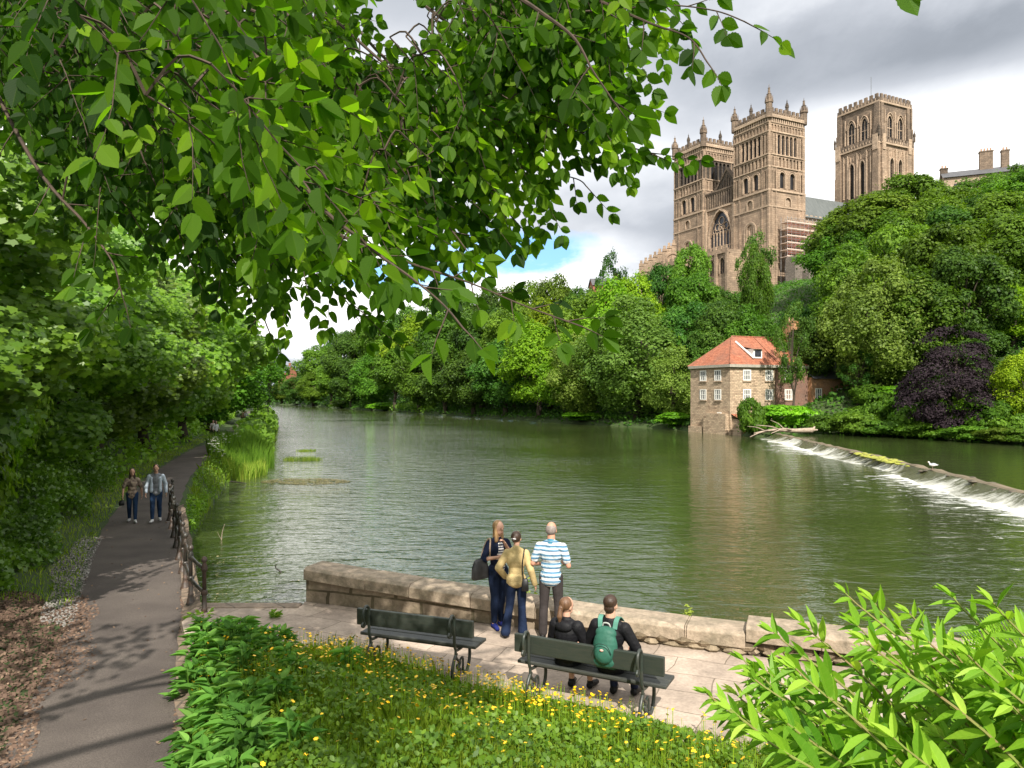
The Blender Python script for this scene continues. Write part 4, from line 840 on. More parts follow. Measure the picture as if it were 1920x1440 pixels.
    p = N(nt, 'ShaderNodeBsdfPrincipled', Roughness=.5); p.inputs['Base Color'].default_value = (.75, .76, .72, 1); tr = N(nt, 'ShaderNodeBsdfTransparent'); mx = N(nt, 'ShaderNodeMixShader'); L(nt, mr, 'Result', mx, 0); L(nt, tr, 'BSDF', mx, 1); L(nt, p, 'BSDF', mx, 2)
    o = N(nt, 'ShaderNodeOutputMaterial'); L(nt, mx, 'Shader', o, 'Surface')
    vs = []; fs = []; tn = []; prof = [0, .8, 1.8, 3, 5, 8, 13]; s = 0
    wp = catmull([(x, y, 0) for x, y in WEIR[:9]], 8); n = len(wp)
    for i, p_ in enumerate(wp):
        d = (wp[min(i+1, n-1)]-wp[max(i-1, 0)]).normalized(); nr = Vector((d.y, -d.x, 0)); nr = -nr if nr.x > 0 else nr
        for o_ in prof: vs.append((p_.x+nr.x*(.95+o_), p_.y+nr.y*(.95+o_)-o_*.35, .012))
    k = len(prof); val = [0]*6
    for i in range(n-1):
        y = wp[i].y; act = 1.0 if (22 < y < 46 or 60 < y < 74) else .75
        for j in range(k-1): fs.append((i*k+j, (i+1)*k+j, (i+1)*k+j+1, i*k+j+1)); tn.append(val[j]*act+.02)
    me = npmesh('foam', vs, fs, mats=[m]); a = me.attributes.new('tint', 'FLOAT', 'POINT'); vv = np.tile(np.array([.58, .45, .36, .30, .26, .22, .1]), n); a.data.foreach_set('value', (vv*np.array([1.0 if (20 < wp[i//k].y < 47 or 62 < wp[i//k].y < 74) else .55 for i in range(n*k)])).astype(np.float32)); link('foam', me, t)
    rg = random.Random(12); rk = MB(); ms = MB()
    for k in range(70):
        p = wp[rg.randrange(n)]; r_ = rg.uniform(.1, .24); c = (p.x+rg.uniform(-.35, .55), p.y+rg.uniform(-.4, .4), .5+rg.uniform(-.12, .06)); rk.ell(c, (r_*1.2, r_, r_*.45), Matrix.Rotation(rg.uniform(0, 3), 3, 'Z'), 6, 4)
    for k in range(90):
        p = min(wp, key=lambda q: abs(q.y-rg.uniform(49, 57))); r_ = rg.uniform(.1, .28); ms.ell((p.x+rg.uniform(-.6, .4), p.y+rg.uniform(-.5, .5), .55+rg.uniform(-.06, .05)), (r_, r_, r_*.35), None, 7, 4)
    rk.obj('crest_stones', plain('wet_stone', (.13, .10, .07), (.05, .045, .03), .45, 2.5, .03, 9), t)['kind'] = 'stuff'; ms.obj('moss', plain('yellow_moss', (.34, .33, .05), (.16, .19, .04), .95, 4, .02, 30), t)['kind'] = 'stuff'
weir()
# ---------------------------------------------------------------- path, terrace, wall
def ribbon(pl, offs, z, name, mat, T=None, kind='structure', k=8, wobble=0):
    pts = catmull([(x, y, 0) for x, y in pl], k); vs = []; n = len(pts); r = random.Random(5)
    for i, p in enumerate(pts):
        d = (pts[min(i+1, n-1)]-pts[max(i-1, 0)]).normalized(); nr = Vector((d.y, -d.x, 0))
        for j, o_ in enumerate(offs):
            w = wobble*(math.sin(i*1.9+j*5)+.6*math.sin(i*3.7+j)) if j in (0, len(offs)-1) else 0
            vs.append((p.x+nr.x*(o_+w), p.y+nr.y*(o_+w), z[j] if hasattr(z, '__len__') else z))
    m = len(offs); mb = MB(); mb.add(vs, [(i*m+j, i*m+j+1, (i+1)*m+j+1, (i+1)*m+j) for i in range(n-1) for j in range(m-1)])
    o = mb.obj(name, mat, None, True); tag(o, kind=kind); return o
def asphalt():
    m = D.materials.new('asphalt'); nt = nodes(m); tc = N(nt, 'ShaderNodeNewGeometry')
    n1 = N(nt, 'ShaderNodeTexNoise', Scale=.9, Detail=6); n2 = N(nt, 'ShaderNodeTexNoise', Scale=60, Detail=4, Roughness=.7); n3 = N(nt, 'ShaderNodeTexVoronoi', Scale=28)
    for n in (n1, n2, n3): L(nt, tc, 'Position', n, 'Vector')
    r = ramp(nt, [(.35, (.075, .062, .055)), (.65, (.11, .092, .080))]); L(nt, n1, 'Fac', r, 'Fac'); r2 = ramp(nt, [(.35, .6), (.7, 1.35)]); L(nt, n2, 'Fac', r2, 'Fac')
    mx = N(nt, 'ShaderNodeMix', _data_type='RGBA', _blend_type='MULTIPLY'); mx.inputs[0].default_value = 1; L(nt, r, 'Color', mx, 6); L(nt, r2, 'Color', mx, 7)
    p = N(nt, 'ShaderNodeBsdfPrincipled', Roughness=.85); p.inputs['Specular IOR Level'].default_value = .3; L(nt, mx, 2, p, 'Base Color')
    b = N(nt, 'ShaderNodeBump', Strength=.8, Distance=.006); L(nt, n2, 'Fac', b, 'Height'); L(nt, b, 'Normal', p, 'Normal'); o = N(nt, 'ShaderNodeOutputMaterial'); L(nt, p, 'BSDF', o, 'Surface'); return m
ribbon(PATH[2:], [-1.02, -.5, 0, .5, 1.0], [1.03, 1.05, 1.056, 1.05, 1.03], 'path', asphalt(), wobble=.03)
def flag_mat():
    m = D.materials.new('flagstones'); nt = nodes(m); tc = N(nt, 'ShaderNodeNewGeometry'); mp = N(nt, 'ShaderNodeMapping'); mp.inputs['Rotation'].default_value = (0, 0, math.radians(24)); L(nt, tc, 'Position', mp, 'Vector')
    wn = N(nt, 'ShaderNodeTexNoise', Scale=.8, Detail=2); L(nt, mp, 'Vector', wn, 'Vector'); ma = N(nt, 'ShaderNodeVectorMath', _operation='MULTIPLY_ADD'); L(nt, wn, 'Color', ma, 0); ma.inputs[1].default_value = (.25,)*3; L(nt, mp, 'Vector', ma, 2)
    br = N(nt, 'ShaderNodeTexBrick', Scale=1, Mortar__Size=.008); br.inputs['Brick Width'].default_value = 1.05; br.inputs['Row Height'].default_value = .62; br.offset = .37
    br.inputs['Color1'].default_value = (.44, .355, .285, 1); br.inputs['Color2'].default_value = (.35, .28, .225, 1); br.inputs['Mortar'].default_value = (.20, .16, .12, 1); L(nt, ma, 'Vector', br, 'Vector')
    n1 = N(nt, 'ShaderNodeTexNoise', Scale=1.4, Detail=8, Roughness=.7); n2 = N(nt, 'ShaderNodeTexNoise', Scale=22, Detail=6)
    L(nt, tc, 'Position', n1, 'Vector'); L(nt, tc, 'Position', n2, 'Vector'); r1 = ramp(nt, [(.3, .55), (.68, 1.15)]); L(nt, n1, 'Fac', r1, 'Fac'); r2 = ramp(nt, [(.3, .85), (.7, 1.1)]); L(nt, n2, 'Fac', r2, 'Fac')
    a = N(nt, 'ShaderNodeMix', _data_type='RGBA', _blend_type='MULTIPLY'); a.inputs[0].default_value = 1; b_ = N(nt, 'ShaderNodeMix', _data_type='RGBA', _blend_type='MULTIPLY'); b_.inputs[0].default_value = 1
    L(nt, br, 'Color', a, 6); L(nt, r1, 'Color', a, 7); L(nt, a, 2, b_, 6); L(nt, r2, 'Color', b_, 7)
    p = N(nt, 'ShaderNodeBsdfPrincipled', Roughness=.85); p.inputs['Specular IOR Level'].default_value = .25; L(nt, b_, 2, p, 'Base Color')
    bp = N(nt, 'ShaderNodeBump', Strength=.5, Distance=.01); L(nt, n2, 'Fac', bp, 'Height'); bq = N(nt, 'ShaderNodeBump', Strength=.6, Distance=.012); bq.invert = True; L(nt, br, 'Fac', bq, 'Height'); L(nt, bp, 'Normal', bq, 'Normal'); L(nt, bq, 'Normal', p, 'Normal')
    o = N(nt, 'ShaderNodeOutputMaterial'); L(nt, p, 'BSDF', o, 'Surface'); return m
TZ = 1.22
m_flag = flag_mat()
def wallpt(s): return Vector((-3.86, 13.93, 0))+WD*s     # point on the terrace side of the river wall, s metres from its left end
e1 = wallpt(17.5)
mb = MB(); poly = [(-5.62, 12.7), (-5.62, 13.55), (-3.85, 13.62), (-3.86, 13.93)]+[tuple(wallpt(s)[:2]) for s in (3, 8, 17.5)]+[(11.5, 3.2), (5, 6.3), (2, 7.6), (0, 8.6), (-2.5, 10.3), (-5.1, 11.7)]
mb.prism(poly[::-1], .8, TZ); o = mb.obj('terrace', m_flag); tag(o, kind='structure')
m_kerb = stone('kerb_stone', (.33, .26, .20), (.26, .20, .155), (.2, .16, .12), .9, .5, 2, noise=1.5, bump=.02)
mb = MB(); mb.box((-5.66, 13.5, -1), (-3.87, 13.8, TZ+.02)); mb.box((-5.85, 13.2, -1), (-5.66, 13.8, TZ-.06)); o = mb.obj('quay_edge', m_kerb); tag(o, 'stone quay edge between the railing and the left end of the river wall', 'quay edge'); bevel(o, .02)
m_w1 = stone('river_wall_stone', (.33, .26, .19), (.27, .21, .155), (.19, .16, .10), .55, .25, 2, noise=.8, bump=.04, joint=(.1, .08, .05))
m_cop = stone('coping_stone', (.42, .335, .25), (.37, .29, .22), (.20, .17, .12), 4, 4, 2.5, noise=1.6, bump=.035, joint=(.3, .24, .18), jm=.8)
m_rub = stone('rubble', (.38, .30, .21), (.30, .235, .16), (.2, .16, .1), .33, .16, 2, noise=1, bump=.09, joint=(.12, .09, .06), mortar=.03)
def wtop(s): return 1.87-.30*min(1, s/6.0)-.02*max(0, s-6)/6
wall = thing('river_wall', 'low stone river wall with rounded coping along the flagged terrace', 'wall', (0, 0, 0))
def wseg(mb, s0, s1, z0, z1, y0, y1, dz0=0, n=1):
    for i in range(n):
        a, b = s0+(s1-s0)*i/n, s0+(s1-s0)*(i+1)/n; pa, pb = wallpt(a), wallpt(b); vs = []
        for p, s in ((pa, a), (pb, b)):
            zt = z1 if z1 is not None else wtop(s)-dz0
            zb = z0 if z0 is not None else wtop(s)-.235
            vs += [p+WN*y0+Vector((0, 0, zb)), p+WN*y1+Vector((0, 0, zb)), p+WN*y1+Vector((0, 0, zt)), p+WN*y0+Vector((0, 0, zt))]
        mb.add(vs, [(0,1,2,3)[::-1], (4,5,6,7), (0,1,5,4), (1,2,6,5), (2,3,7,6), (3,0,4,7)])
mb = MB(); wseg(mb, 0, 7.6, -1.2, None, .03, .5, .24, 4); mb.obj('wall_body', m_w1, wall)
mb = MB(); rb = random.Random(8)
wseg(mb, 7.6, 19, -1.2, None, .14, .5, .24, 6); s = 5.4
while s < 16:
    for row, (za, zb) in enumerate(((1.20, 1.31), (1.30, 1.40))):
        w = rb.uniform(.2, .42); a = wallpt(s+rb.uniform(0, .1)+row*.13); c = a+WD*(w/2)+WN*(.12 if s > 7.6 else .05); 
        mb.ell((c.x, c.y, (za+zb)/2+rb.uniform(-.01, .01)), (w*.62, .1+rb.uniform(0, .06), .085), Matrix.Rotation(math.radians(-21), 3, 'Z'), 7, 4)
    s += .3
mb.obj('rubble_base', m_rub, wall, False)
s = 0; rc = random.Random(2)
while s < 18.2:
    w = rc.uniform(.85, 1.35); hi = .10 if s > 7.0 else 0
    if s < 7.0 < s+w: w = 7.0-s
    mb = MB(); prof = [(-.06, -.235), (.60, -.235), (.60, -.05), (.53, .0), (.02, .0), (-.06, -.05)]
    vs = []; g = .004
    for ss in (s+g, s+w-g):
        p = wallpt(ss); z = wtop(ss)+hi+rc.uniform(-.006, .006)
        vs += [p+WN*a+Vector((0, 0, z+b)) for a, b in prof]
    n = 6; mb.add(vs, [tuple(range(n)), tuple(range(n, 2*n))[::-1]]+[(i, n+i, n+(i+1) % n, (i+1) % n) for i in range(n)])
    bevel(mb.obj('coping_stone', m_cop, wall), .012); s += w
    if w < .3: s += 0
# brick-and-flag edging beside the path with the railing
ribbon(np.array([(-3.45,8.0),(-4.4,10),(-5.35,12.2),(-5.9,13.6),(-6.2,14.3),(-8.0,18.2),(-10.6,23.8),(-11.9,26.5)]), [-.10, .0, .22], [1.075, 1.08, 1.17], 'path_edging', stone('edging', (.27, .20, .15), (.20, .15, .11), (.12, .10, .07), .5, .24, 2, wall=False, noise=1.5, bump=.02), k=6, wobble=.02)
# ---------------------------------------------------------------- railing
m_iron = plain('painted_iron', (.030, .036, .033), (.05, .03, .02), .42, 9, .004, 40, spec=.5)
m_rust = plain('rusty_iron', (.085, .05, .035), (.045, .035, .03), .7, 12, .004, 40)
m_mix = plain('worn_iron', (.030, .034, .032), (.08, .045, .03), .5, 7, .004, 40, spec=.5)
posts = [(-5.46, 13.25), (-6.13, 14.25), (-6.78, 15.5), (-7.45, 16.9), (-8.15, 18.3), (-8.85, 19.7), (-9.55, 21.1), (-10.25, 22.5), (-10.95, 23.9), (-11.5, 25.3)]
rl = thing('railing', 'black and rusty cast-iron post and double pipe railing between path and river', 'railing', (posts[0][0], posts[0][1], 1.05)); R0 = rl.location
def rp(x, y, z): return Vector((x-R0.x, y-R0.y, z-R0.z))
for i, (x, y) in enumerate(posts):
    c = rp(x, y, 1.05); mb = MB(); h = 1.08
    mb.lathe([(.10, -.1), (.10, .03), (.085, .06), (.06, .16), (.05, .2), (.058, .22), (.045, .24), (.04, .45), (.037, h*.5)], c, 10)
    mb.obj('post', m_mix, rl, True)
    mb = MB(); mb.lathe([(.036, h*.45), (.034, h-.2), (.05, h-.17), (.055, h-.1), (.035, h-.05), (.03, h-.03), (.05, h), (.055, h+.03), (.035, h+.07), (.005, h+.085)], c, 10)
    for zc_ in (h-.14, .52): mb.ell(c+Vector((0, 0, zc_)), (.06, .06, .065))
    mb.obj('post_head', m_iron if i else m_rust, rl, True)
for i in range(len(posts)-1):
    (x0, y0), (x1, y1) = posts[i], posts[i+1]
    for z in (.94, .52):
        sag = .05 if i else -.02; a, b = rp(x0, y0, 1.05+z), rp(x1, y1, 1.05+z); m_ = (a+b)/2-Vector((0, 0, .02)); q = catmull([a, m_, b], 4)
        mb = MB(); mb.tube(q, .033, 8); mb.obj('rail', m_iron, rl, True)
# ---------------------------------------------------------------- benches
m_plank = plain('painted_plank', (.020, .028, .022), (.034, .038, .03), .5, 5, .004, 30, stretch=(1, 8, 8))
m_seat = plain('worn_seat_plank', (.055, .058, .05), (.025, .028, .026), .55, 6, .005, 30, stretch=(1, 9, 9))
m_bir = plain('bench_iron', (.022, .032, .028), (.04, .042, .035), .4, 10, .003, 50, spec=.5)
def bench(lab, x, y, rz, Lh):
    t = thing('park_bench', lab, 'bench', (x, y, TZ), rz, 'park benches on the terrace')
    mb = MB(); mb.box((-Lh, -.02, .60), (Lh, .035, .83)); bevel(mb.obj('backrest', m_plank, t), .012)
    for y0, y1 in ((.07, .25), (.265, .46)):
        mb = MB(); mb.box((-Lh, y0, .425), (Lh, y1, .47)); bevel(mb.obj('seat_plank', m_seat, t), .012)
    for sx in (-Lh+.22, Lh-.26):
        mb = MB(); X = sx
        def c(pts, r, k=5): mb.tube(catmull([(X, a, b) for a, b in pts], k), r, 7)
        c([(.42, .41), (.30, .395), (.10, .39), (.0, .42), (-.045, .52), (-.05, .70), (-.05, .82), (-.07, .88), (-.13, .905), (-.19, .86), (-.205, .77), (-.18, .68), (-.15, .66)], .021)
        c([(-.20, .70), (-.235, .665), (-.19, .635), (-.15, .66)], .017)
        mb.ell((X, -.17, .665), (.02, .035, .03))
        c([(.0, .42), (.0, .33), (.06, .26), (.12, .22), (.10, .15), (.05, .15), (.05, .20)], .019)
        c([(.40, .41), (.455, .33), (.47, .22), (.44, .10), (.37, .02), (.29, .01), (.235, .07)], .023)
        c([(.02, .36), (-.06, .28), (-.11, .17), (-.10, .06), (-.04, .01), (.05, .01), (.11, .06), (.13, .13)], .023)
        c([(.12, .22), (.20, .25), (.24, .20), (.235, .07)], .016)
        mb.ell((X, .13, .205), (.018, .05, .045)); mb.ell((X, .05, .18), (.02, .03, .03))
        mb.obj('iron_end_frame', m_bir, t, True)
    mb = MB(); mb.tube([(-Lh+.22, .2, .38), (Lh-.26, .2, .38)], .012, 6); mb.obj('tie_rod', m_bir, t); return t
bench('empty dark green plank bench with scrolled iron ends, nearer the path', -1.36, 10.32, math.radians(-20.5), .90)
bench('dark green plank bench with two people sitting on it', .90, 9.08, math.radians(-27), .97)
# ---------------------------------------------------------------- people
def grow(name, prims, mat, parent, vox=.009, sm=3):
    """union of tapered limbs and ellipsoids grown into one continuous surface"""
    mb = MB()
    for p in prims:
        if p[0] == 'c':
            _, a, b, ra, rb_ = p; a = Vector(a); b = Vector(b); n = 5
            mb.tube([a+(b-a)*i/n for i in range(n+1)], [ra+(rb_-ra)*i/n for i in range(n+1)], 12)
            mb.ell(a, (ra,)*3, None, 12, 8); mb.ell(b, (rb_,)*3, None, 12, 8)
        else: mb.ell(p[1], p[2], p[3] if len(p) > 3 else None, 16, 12)
    o = mb.obj('tmp', mat, None); r = o.modifiers.new('r', 'REMESH'); r.mode = 'VOXEL'; r.voxel_size = vox
    s = o.modifiers.new('s', 'SMOOTH'); s.iterations = sm; s.factor = .6
    bpy.context.view_layer.update(); dg = bpy.context.evaluated_depsgraph_get(); me = D.meshes.new_from_object(o.evaluated_get(dg), depsgraph=dg)
    D.objects.remove(o); me.name = name; me.polygons.foreach_set('use_smooth', [True]*len(me.polygons))
    if not me.materials: me.materials.append(mat)
    return link(name, me, parent)
def V3(*a): return Vector(a)
def hand(W, d, n, t, curl=.5, s=1.0):
    """palm and five fingers: W wrist, d forearm direction, n palm side, t thumb side"""
    d = d.normalized(); n = (n-d*n.dot(d)).normalized(); t = (t-d*t.dot(d)-n*t.dot(n)).normalized(); out = []
    R = Matrix((t, d, n)).transposed()
    out.append(('e', W+d*.045*s, (.038*s, .052*s, .015*s), R)); out.append(('c', W-d*.01, W+d*.03*s, .024*s, .022*s))
    for i, ln in enumerate((.072, .080, .075, .058)):
        b = W+d*.082*s+t*(.029-.019*i)*s; a = 0; r = .0088*s
        for k, f_ in enumerate((.45, .32, .25)):
            a += curl*(.55+.12*i) if k else curl*.5; e = b+(d*math.cos(a)+n*math.sin(a))*ln*f_*s; out.append(('c', b, e, r, r*.9)); b = e; r *= .9
    b = W+d*.025*s+t*.03*s; m_ = b+(d*.6+t*.7+n*.3).normalized()*.034*s; out += [('c', b, m_, .012*s, .011*s), ('c', m_, m_+(d*.85+t*.25+n*.45).normalized()*.03*s, .0105*s, .009*s)]
    return out
m_skin = plain('skin', (.56, .33, .24), (.48, .27, .19), .55, 8, spec=.35)
m_skin2 = plain('skin_tanned', (.52, .27, .18), (.45, .22, .15), .55, 8, spec=.35)
def cloth(name, c, c2=None, rough=.85, sc=5): return plain(name, c, c2 or tuple(x*.72 for x in c), rough, sc, .04, 8, spec=.15)
def stripes(name, cols, per, base=(1, 1, 1)):
    m = D.materials.new(name); nt = nodes(m); tc = N(nt, 'ShaderNodeTexCoord'); sp = N(nt, 'ShaderNodeSeparateXYZ'); L(nt, tc, 'Object', sp, 'Vector')
    a = N(nt, 'ShaderNodeMath', _operation='MULTIPLY'); L(nt, sp, 'Z', a, 0); a.inputs[1].default_value = 1/per; f = N(nt, 'ShaderNodeMath', _operation='FRACT'); L(nt, a, 'Value', f, 0)
    r = ramp(nt, cols); r.color_ramp.interpolation = 'CONSTANT'; L(nt, f, 'Value', r, 'Fac')
    p = N(nt, 'ShaderNodeBsdfPrincipled', Roughness=.85); L(nt, r, 'Color', p, 'Base Color'); n = N(nt, 'ShaderNodeTexNoise', Scale=9, Detail=3); L(nt, tc, 'Object', n, 'Vector')
    b = N(nt, 'ShaderNodeBump', Strength=.9, Distance=.05); L(nt, n, 'Fac', b, 'Height'); L(nt, b, 'Normal', p, 'Normal'); o = N(nt, 'ShaderNodeOutputMaterial'); L(nt, p, 'BSDF', o, 'Surface'); return m
def person(lab, x, y, z, rz, h, J={}, top=None, sleeve=2, top_hem=.86, legs_m=None, leg_end=.06, shoe=None, skin=None, hair=None, hairm=None, face=0, lean=0, female=False, vox=.009, group=None,
           shoe_low=False, flare=0, loose=1., collar=None, open_front=None, details=True):
    s = h/1.75; t = thing('person', lab, 'person', (x, y, z), rz, group); skin = skin or m_skin
    j = dict(pel=V3(0, 0, .95), hL=V3(-.09, 0, .93), hR=V3(.09, 0, .93), kL=V3(-.10, .02, .50), kR=V3(.10, .02, .50), aL=V3(-.11, -.02, .085), aR=V3(.11, -.02, .085),
             eL=V3(-.27, -.03, 1.14), eR=V3(.27, -.03, 1.14), wL=V3(-.27, .06, .88), wR=V3(.27, .06, .88), toeL=None, toeR=None, curlL=.5, curlR=.5); j.update(J)
    RL = Matrix.Rotation(lean, 3, 'X'); pel = j['pel']; sw = .155 if female else .18; fw = .92 if female else 1.12
    def U(p): return pel+RL@(Vector(p)-V3(0, 0, .95))
    sh = {'L': U((-sw, 0, 1.385)), 'R': U((sw, 0, 1.385))}
    RF = RL@Matrix.Rotation(face, 3, 'Z'); hc = U((0, .02, 1.63))
    def Hd(p): return hc+RF@Vector(p)
    def torso(g): return [('e', pel+V3(0, -.01, 0), (.155*(1.04 if female else 1)+g, .115+g, .12+g)), ('e', U((0, 0, 1.10)), (.128*fw+g, .092+g, .14+g), RL), ('e', U((0, .0, 1.27)), (.158*(.95+.05*fw)+g, .108+g, .16+g), RL), ('c', sh['L']+RL@V3(.03, 0, -.01), sh['R']+RL@V3(-.03, 0, -.01), .052+g, .052+g), ('c', U((0, -.01, 1.46)), sh['L']+RL@V3(.02, 0, .012), .045+g, .035+g), ('c', U((0, -.01, 1.46)), sh['R']+RL@V3(-.02, 0, .012), .045+g, .035+g),
        ('c', U((0, -.005, 1.40)), U((0, -.005, 1.45)), .075+g, .06+g)]
    def arm(c, g, f=2, lo=1.):
        S, E, W = sh[c], j['e'+c], j['w'+c]; out = [('c', S, S+(E-S)*min(1, f), .05+g*lo, (.05-.012*min(1, f))+g*lo)]
        if f > 1: out.append(('c', E, E+(W-E)*(f-1), .038+g*lo, .038-.012*(f-1)+g*lo))
        return out
    def leg(c, g, end=1, fl=0):
        Hp, K, A = j['h'+c], j['k'+c], j['a'+c]; cm = K+(A-K)*.3+V3(0, -.012, 0)
        return [('c', Hp, K, .083*(1.03 if female else 1)+g, .055+g), ('c', K, cm, .055+g, .054+g), ('c', cm, K+(A-K)*end, .054+g, .036+g+fl)]
    def foot(c, g=0, low=False):
        A = j['a'+c]; to = j['toe'+c] or A+V3((.03 if c == 'R' else -.03), .17, -.055); he = A+V3(0, -.03, -.045)
        o = [('c', he, A+V3(0, .02, -.04), .036+g, .036+g), ('c', A+V3(0, .02, -.04), to, .036+g, .026+g), ('c', A+V3(0, 0, -.02)+(to-A)*.35, to, .03+g, .026+g)]
        return o if low else o+[('c', A, A+V3(0, 0, -.03), .036+g, .036+g)]
    body = torso(0)+[('c', U((0, -.005, 1.42)), U((0, .01, 1.55)), .056*fw, .054*fw), ('e', Hd((0, 0, .025)), (.079, .097, .105), RF), ('e', Hd((0, .03, -.055)), (.052, .058, .055), RF), ('e', Hd((0, .094, -.01)), (.011, .016, .022), RF), ('e', Hd((0, .082, -.055)), (.025, .012, .008), RF),
        ('e', Hd((-.076, 0, -.005)), (.010, .02, .03), RF), ('e', Hd((.076, 0, -.005)), (.010, .02, .03), RF), ('e', Hd((0, .072, .025)), (.05, .018, .008), RF)]
    for c in 'LR':
        body += arm(c, 0)+leg(c, 0)+foot(c, 0); W, E = j['w'+c], j['e'+c]; d = (W-E).normalized()
        n = j.get('n'+c) or V3(1 if c == 'L' else -1, .2, 0); body += hand(W, d, n, j.get('t'+c) or V3(0, 1, 0), j['curl'+c])
    b = grow('body', body, skin, t, vox*.85, 2)
    for o_ in (): pass
    if details:
        mb = MB()
        for sx in (-1, 1): mb.ell(Hd((sx*.03, .083, .008)), (.012, .008, .007), RF)
        mb.obj('eyes', plain('eye', (.03, .02, .015), None, .3), b, True)
        mb = MB(); mb.ell(Hd((0, .093, -.057)), (.022, .005, .006), RF); mb.obj('lips', plain('lip', (.42, .14, .11), None, .4), b, True)
    tp = torso(.016)+[('c', pel+V3(0, 0, -(.95-top_hem)*0), V3(pel.x, pel.y-.005, pel.z-(.95-top_hem)), .15+.02*loose, .155+.02*loose)][:0]
    if pel.z-(.95-top_hem) < pel.z: tp += [('e', V3(pel.x, pel.y-.008, pel.z-(.95-top_hem)*.5), (.175, .135, .06+(.95-top_hem)*.5))]
    for c in 'LR': tp += arm(c, .014*loose+.004, sleeve, 1.)
    to = grow('jacket' if sleeve > 1.5 else 'shirt', tp, top, t, vox, 2)
    bt = [('e', pel+V3(0, -.012, -.005), (.165, .128, .10))]
    for c in 'LR': bt += leg(c, .014, 1-leg_end, flare)
    grow('trousers', bt, legs_m, t, vox, 2)
    for c in 'LR': grow('shoe', foot(c, .010, shoe_low), shoe, t, vox, 1)
    if hair: grow('hair', hair(Hd, RF, U), hairm, t, vox*.9, 2)
    if collar: grow('collar', [('c', U((0, -.012, 1.44)), U((0, -.008, 1.475)), .072, .064)], collar, t, vox, 1)
    t.scale = (s, s, s); return t, j, U, Hd, sh
def hair_short(Hd, RF, U): return [('e', Hd((0, -.012, .052)), (.085, .094, .088), RF), ('e', Hd((0, -.05, -.02)), (.066, .05, .06), RF)]
def hair_crop(Hd, RF, U): return [('e', Hd((0, -.036, .018)), (.0835, .073, .082), RF)]
def hair_long(Hd, RF, U): return [('e', Hd((0, -.018, .042)), (.088, .094, .098), RF)]+[('c', Hd((sx*.062, -.035+.035*(abs(sx) > .5), .03)), Hd((sx*.078, -.03+.05*(abs(sx) > .5), -.20)), .032, .022) for sx in (-1, -.6, 0, .6, 1)]+[('c', Hd((0, -.05, 0)), Hd((0, -.075, -.2)), .06, .05)]
def hair_bun(Hd, RF, U): return [('e', Hd((0, -.022, .036)), (.088, .092, .098), RF), ('c', Hd((0, -.09, .02)), Hd((0, -.115, -.02)), .04, .03)]
def hair_tail(Hd, RF, U): return [('e', Hd((0, -.018, .038)), (.086, .093, .097), RF), ('e', Hd((0, -.10, .0)), (.035, .035, .04), RF), ('c', Hd((0, -.11, -.01)), Hd((.01, -.135, -.10)), .03, .038), ('c', Hd((.01, -.135, -.10)), Hd((.0, -.13, -.19)), .038, .015)]
navy = cloth('navy_knit', (.012, .018, .045)); jean = cloth('dark_jeans', (.012, .022, .055), (.008, .014, .035)); jean2 = cloth('blue_jeans', (.02, .045, .10), (.012, .025, .06)); beige = cloth('beige_cotton', (.52, .40, .20), (.42, .32, .15))
charc = cloth('charcoal_cloth', (.045, .038, .038), (.03, .026, .026)); black = cloth('black_fabric', (.012, .012, .014), (.008, .008, .01), .6); blue_shoe = cloth('blue_shoe', (.02, .03, .17)); dark_shoe = cloth('dark_shoe', (.015, .014, .014), None, .5); white_shoe = cloth('white_shoe', (.6, .6, .6))
m_blond = plain('blond_hair', (.40, .25, .12), (.26, .15, .07), .5, 40, .01, 90, stretch=(1, 1, .15)); m_brown = plain('brown_hair', (.05, .028, .018), (.03, .016, .01), .45, 40, .01, 90, stretch=(1, 1, .15)); m_chest = plain('chestnut_hair', (.16, .085, .045), (.09, .045, .025), .45, 40, .01, 90, stretch=(1, 1, .15)); m_grey = plain('grey_hair', (.27, .23, .21), (.15, .12, .11), .6, 40, .006, 90)
polo = stripes('blue_striped_cotton', [(0, (.55, .56, .57)), (.24, (.035, .115, .21)), (.38, (.18, .31, .42)), (.5, (.58, .59, .60)), (.64, (.22, .35, .46)), (.76, (.04, .14, .25)), (.9, (.42, .48, .53))], .13)
breton = stripes('navy_white_stripes', [(0, (.72, .70, .68)), (.5, (.03, .035, .08))], .042)
wr = -math.atan2(WN.x, WN.y)
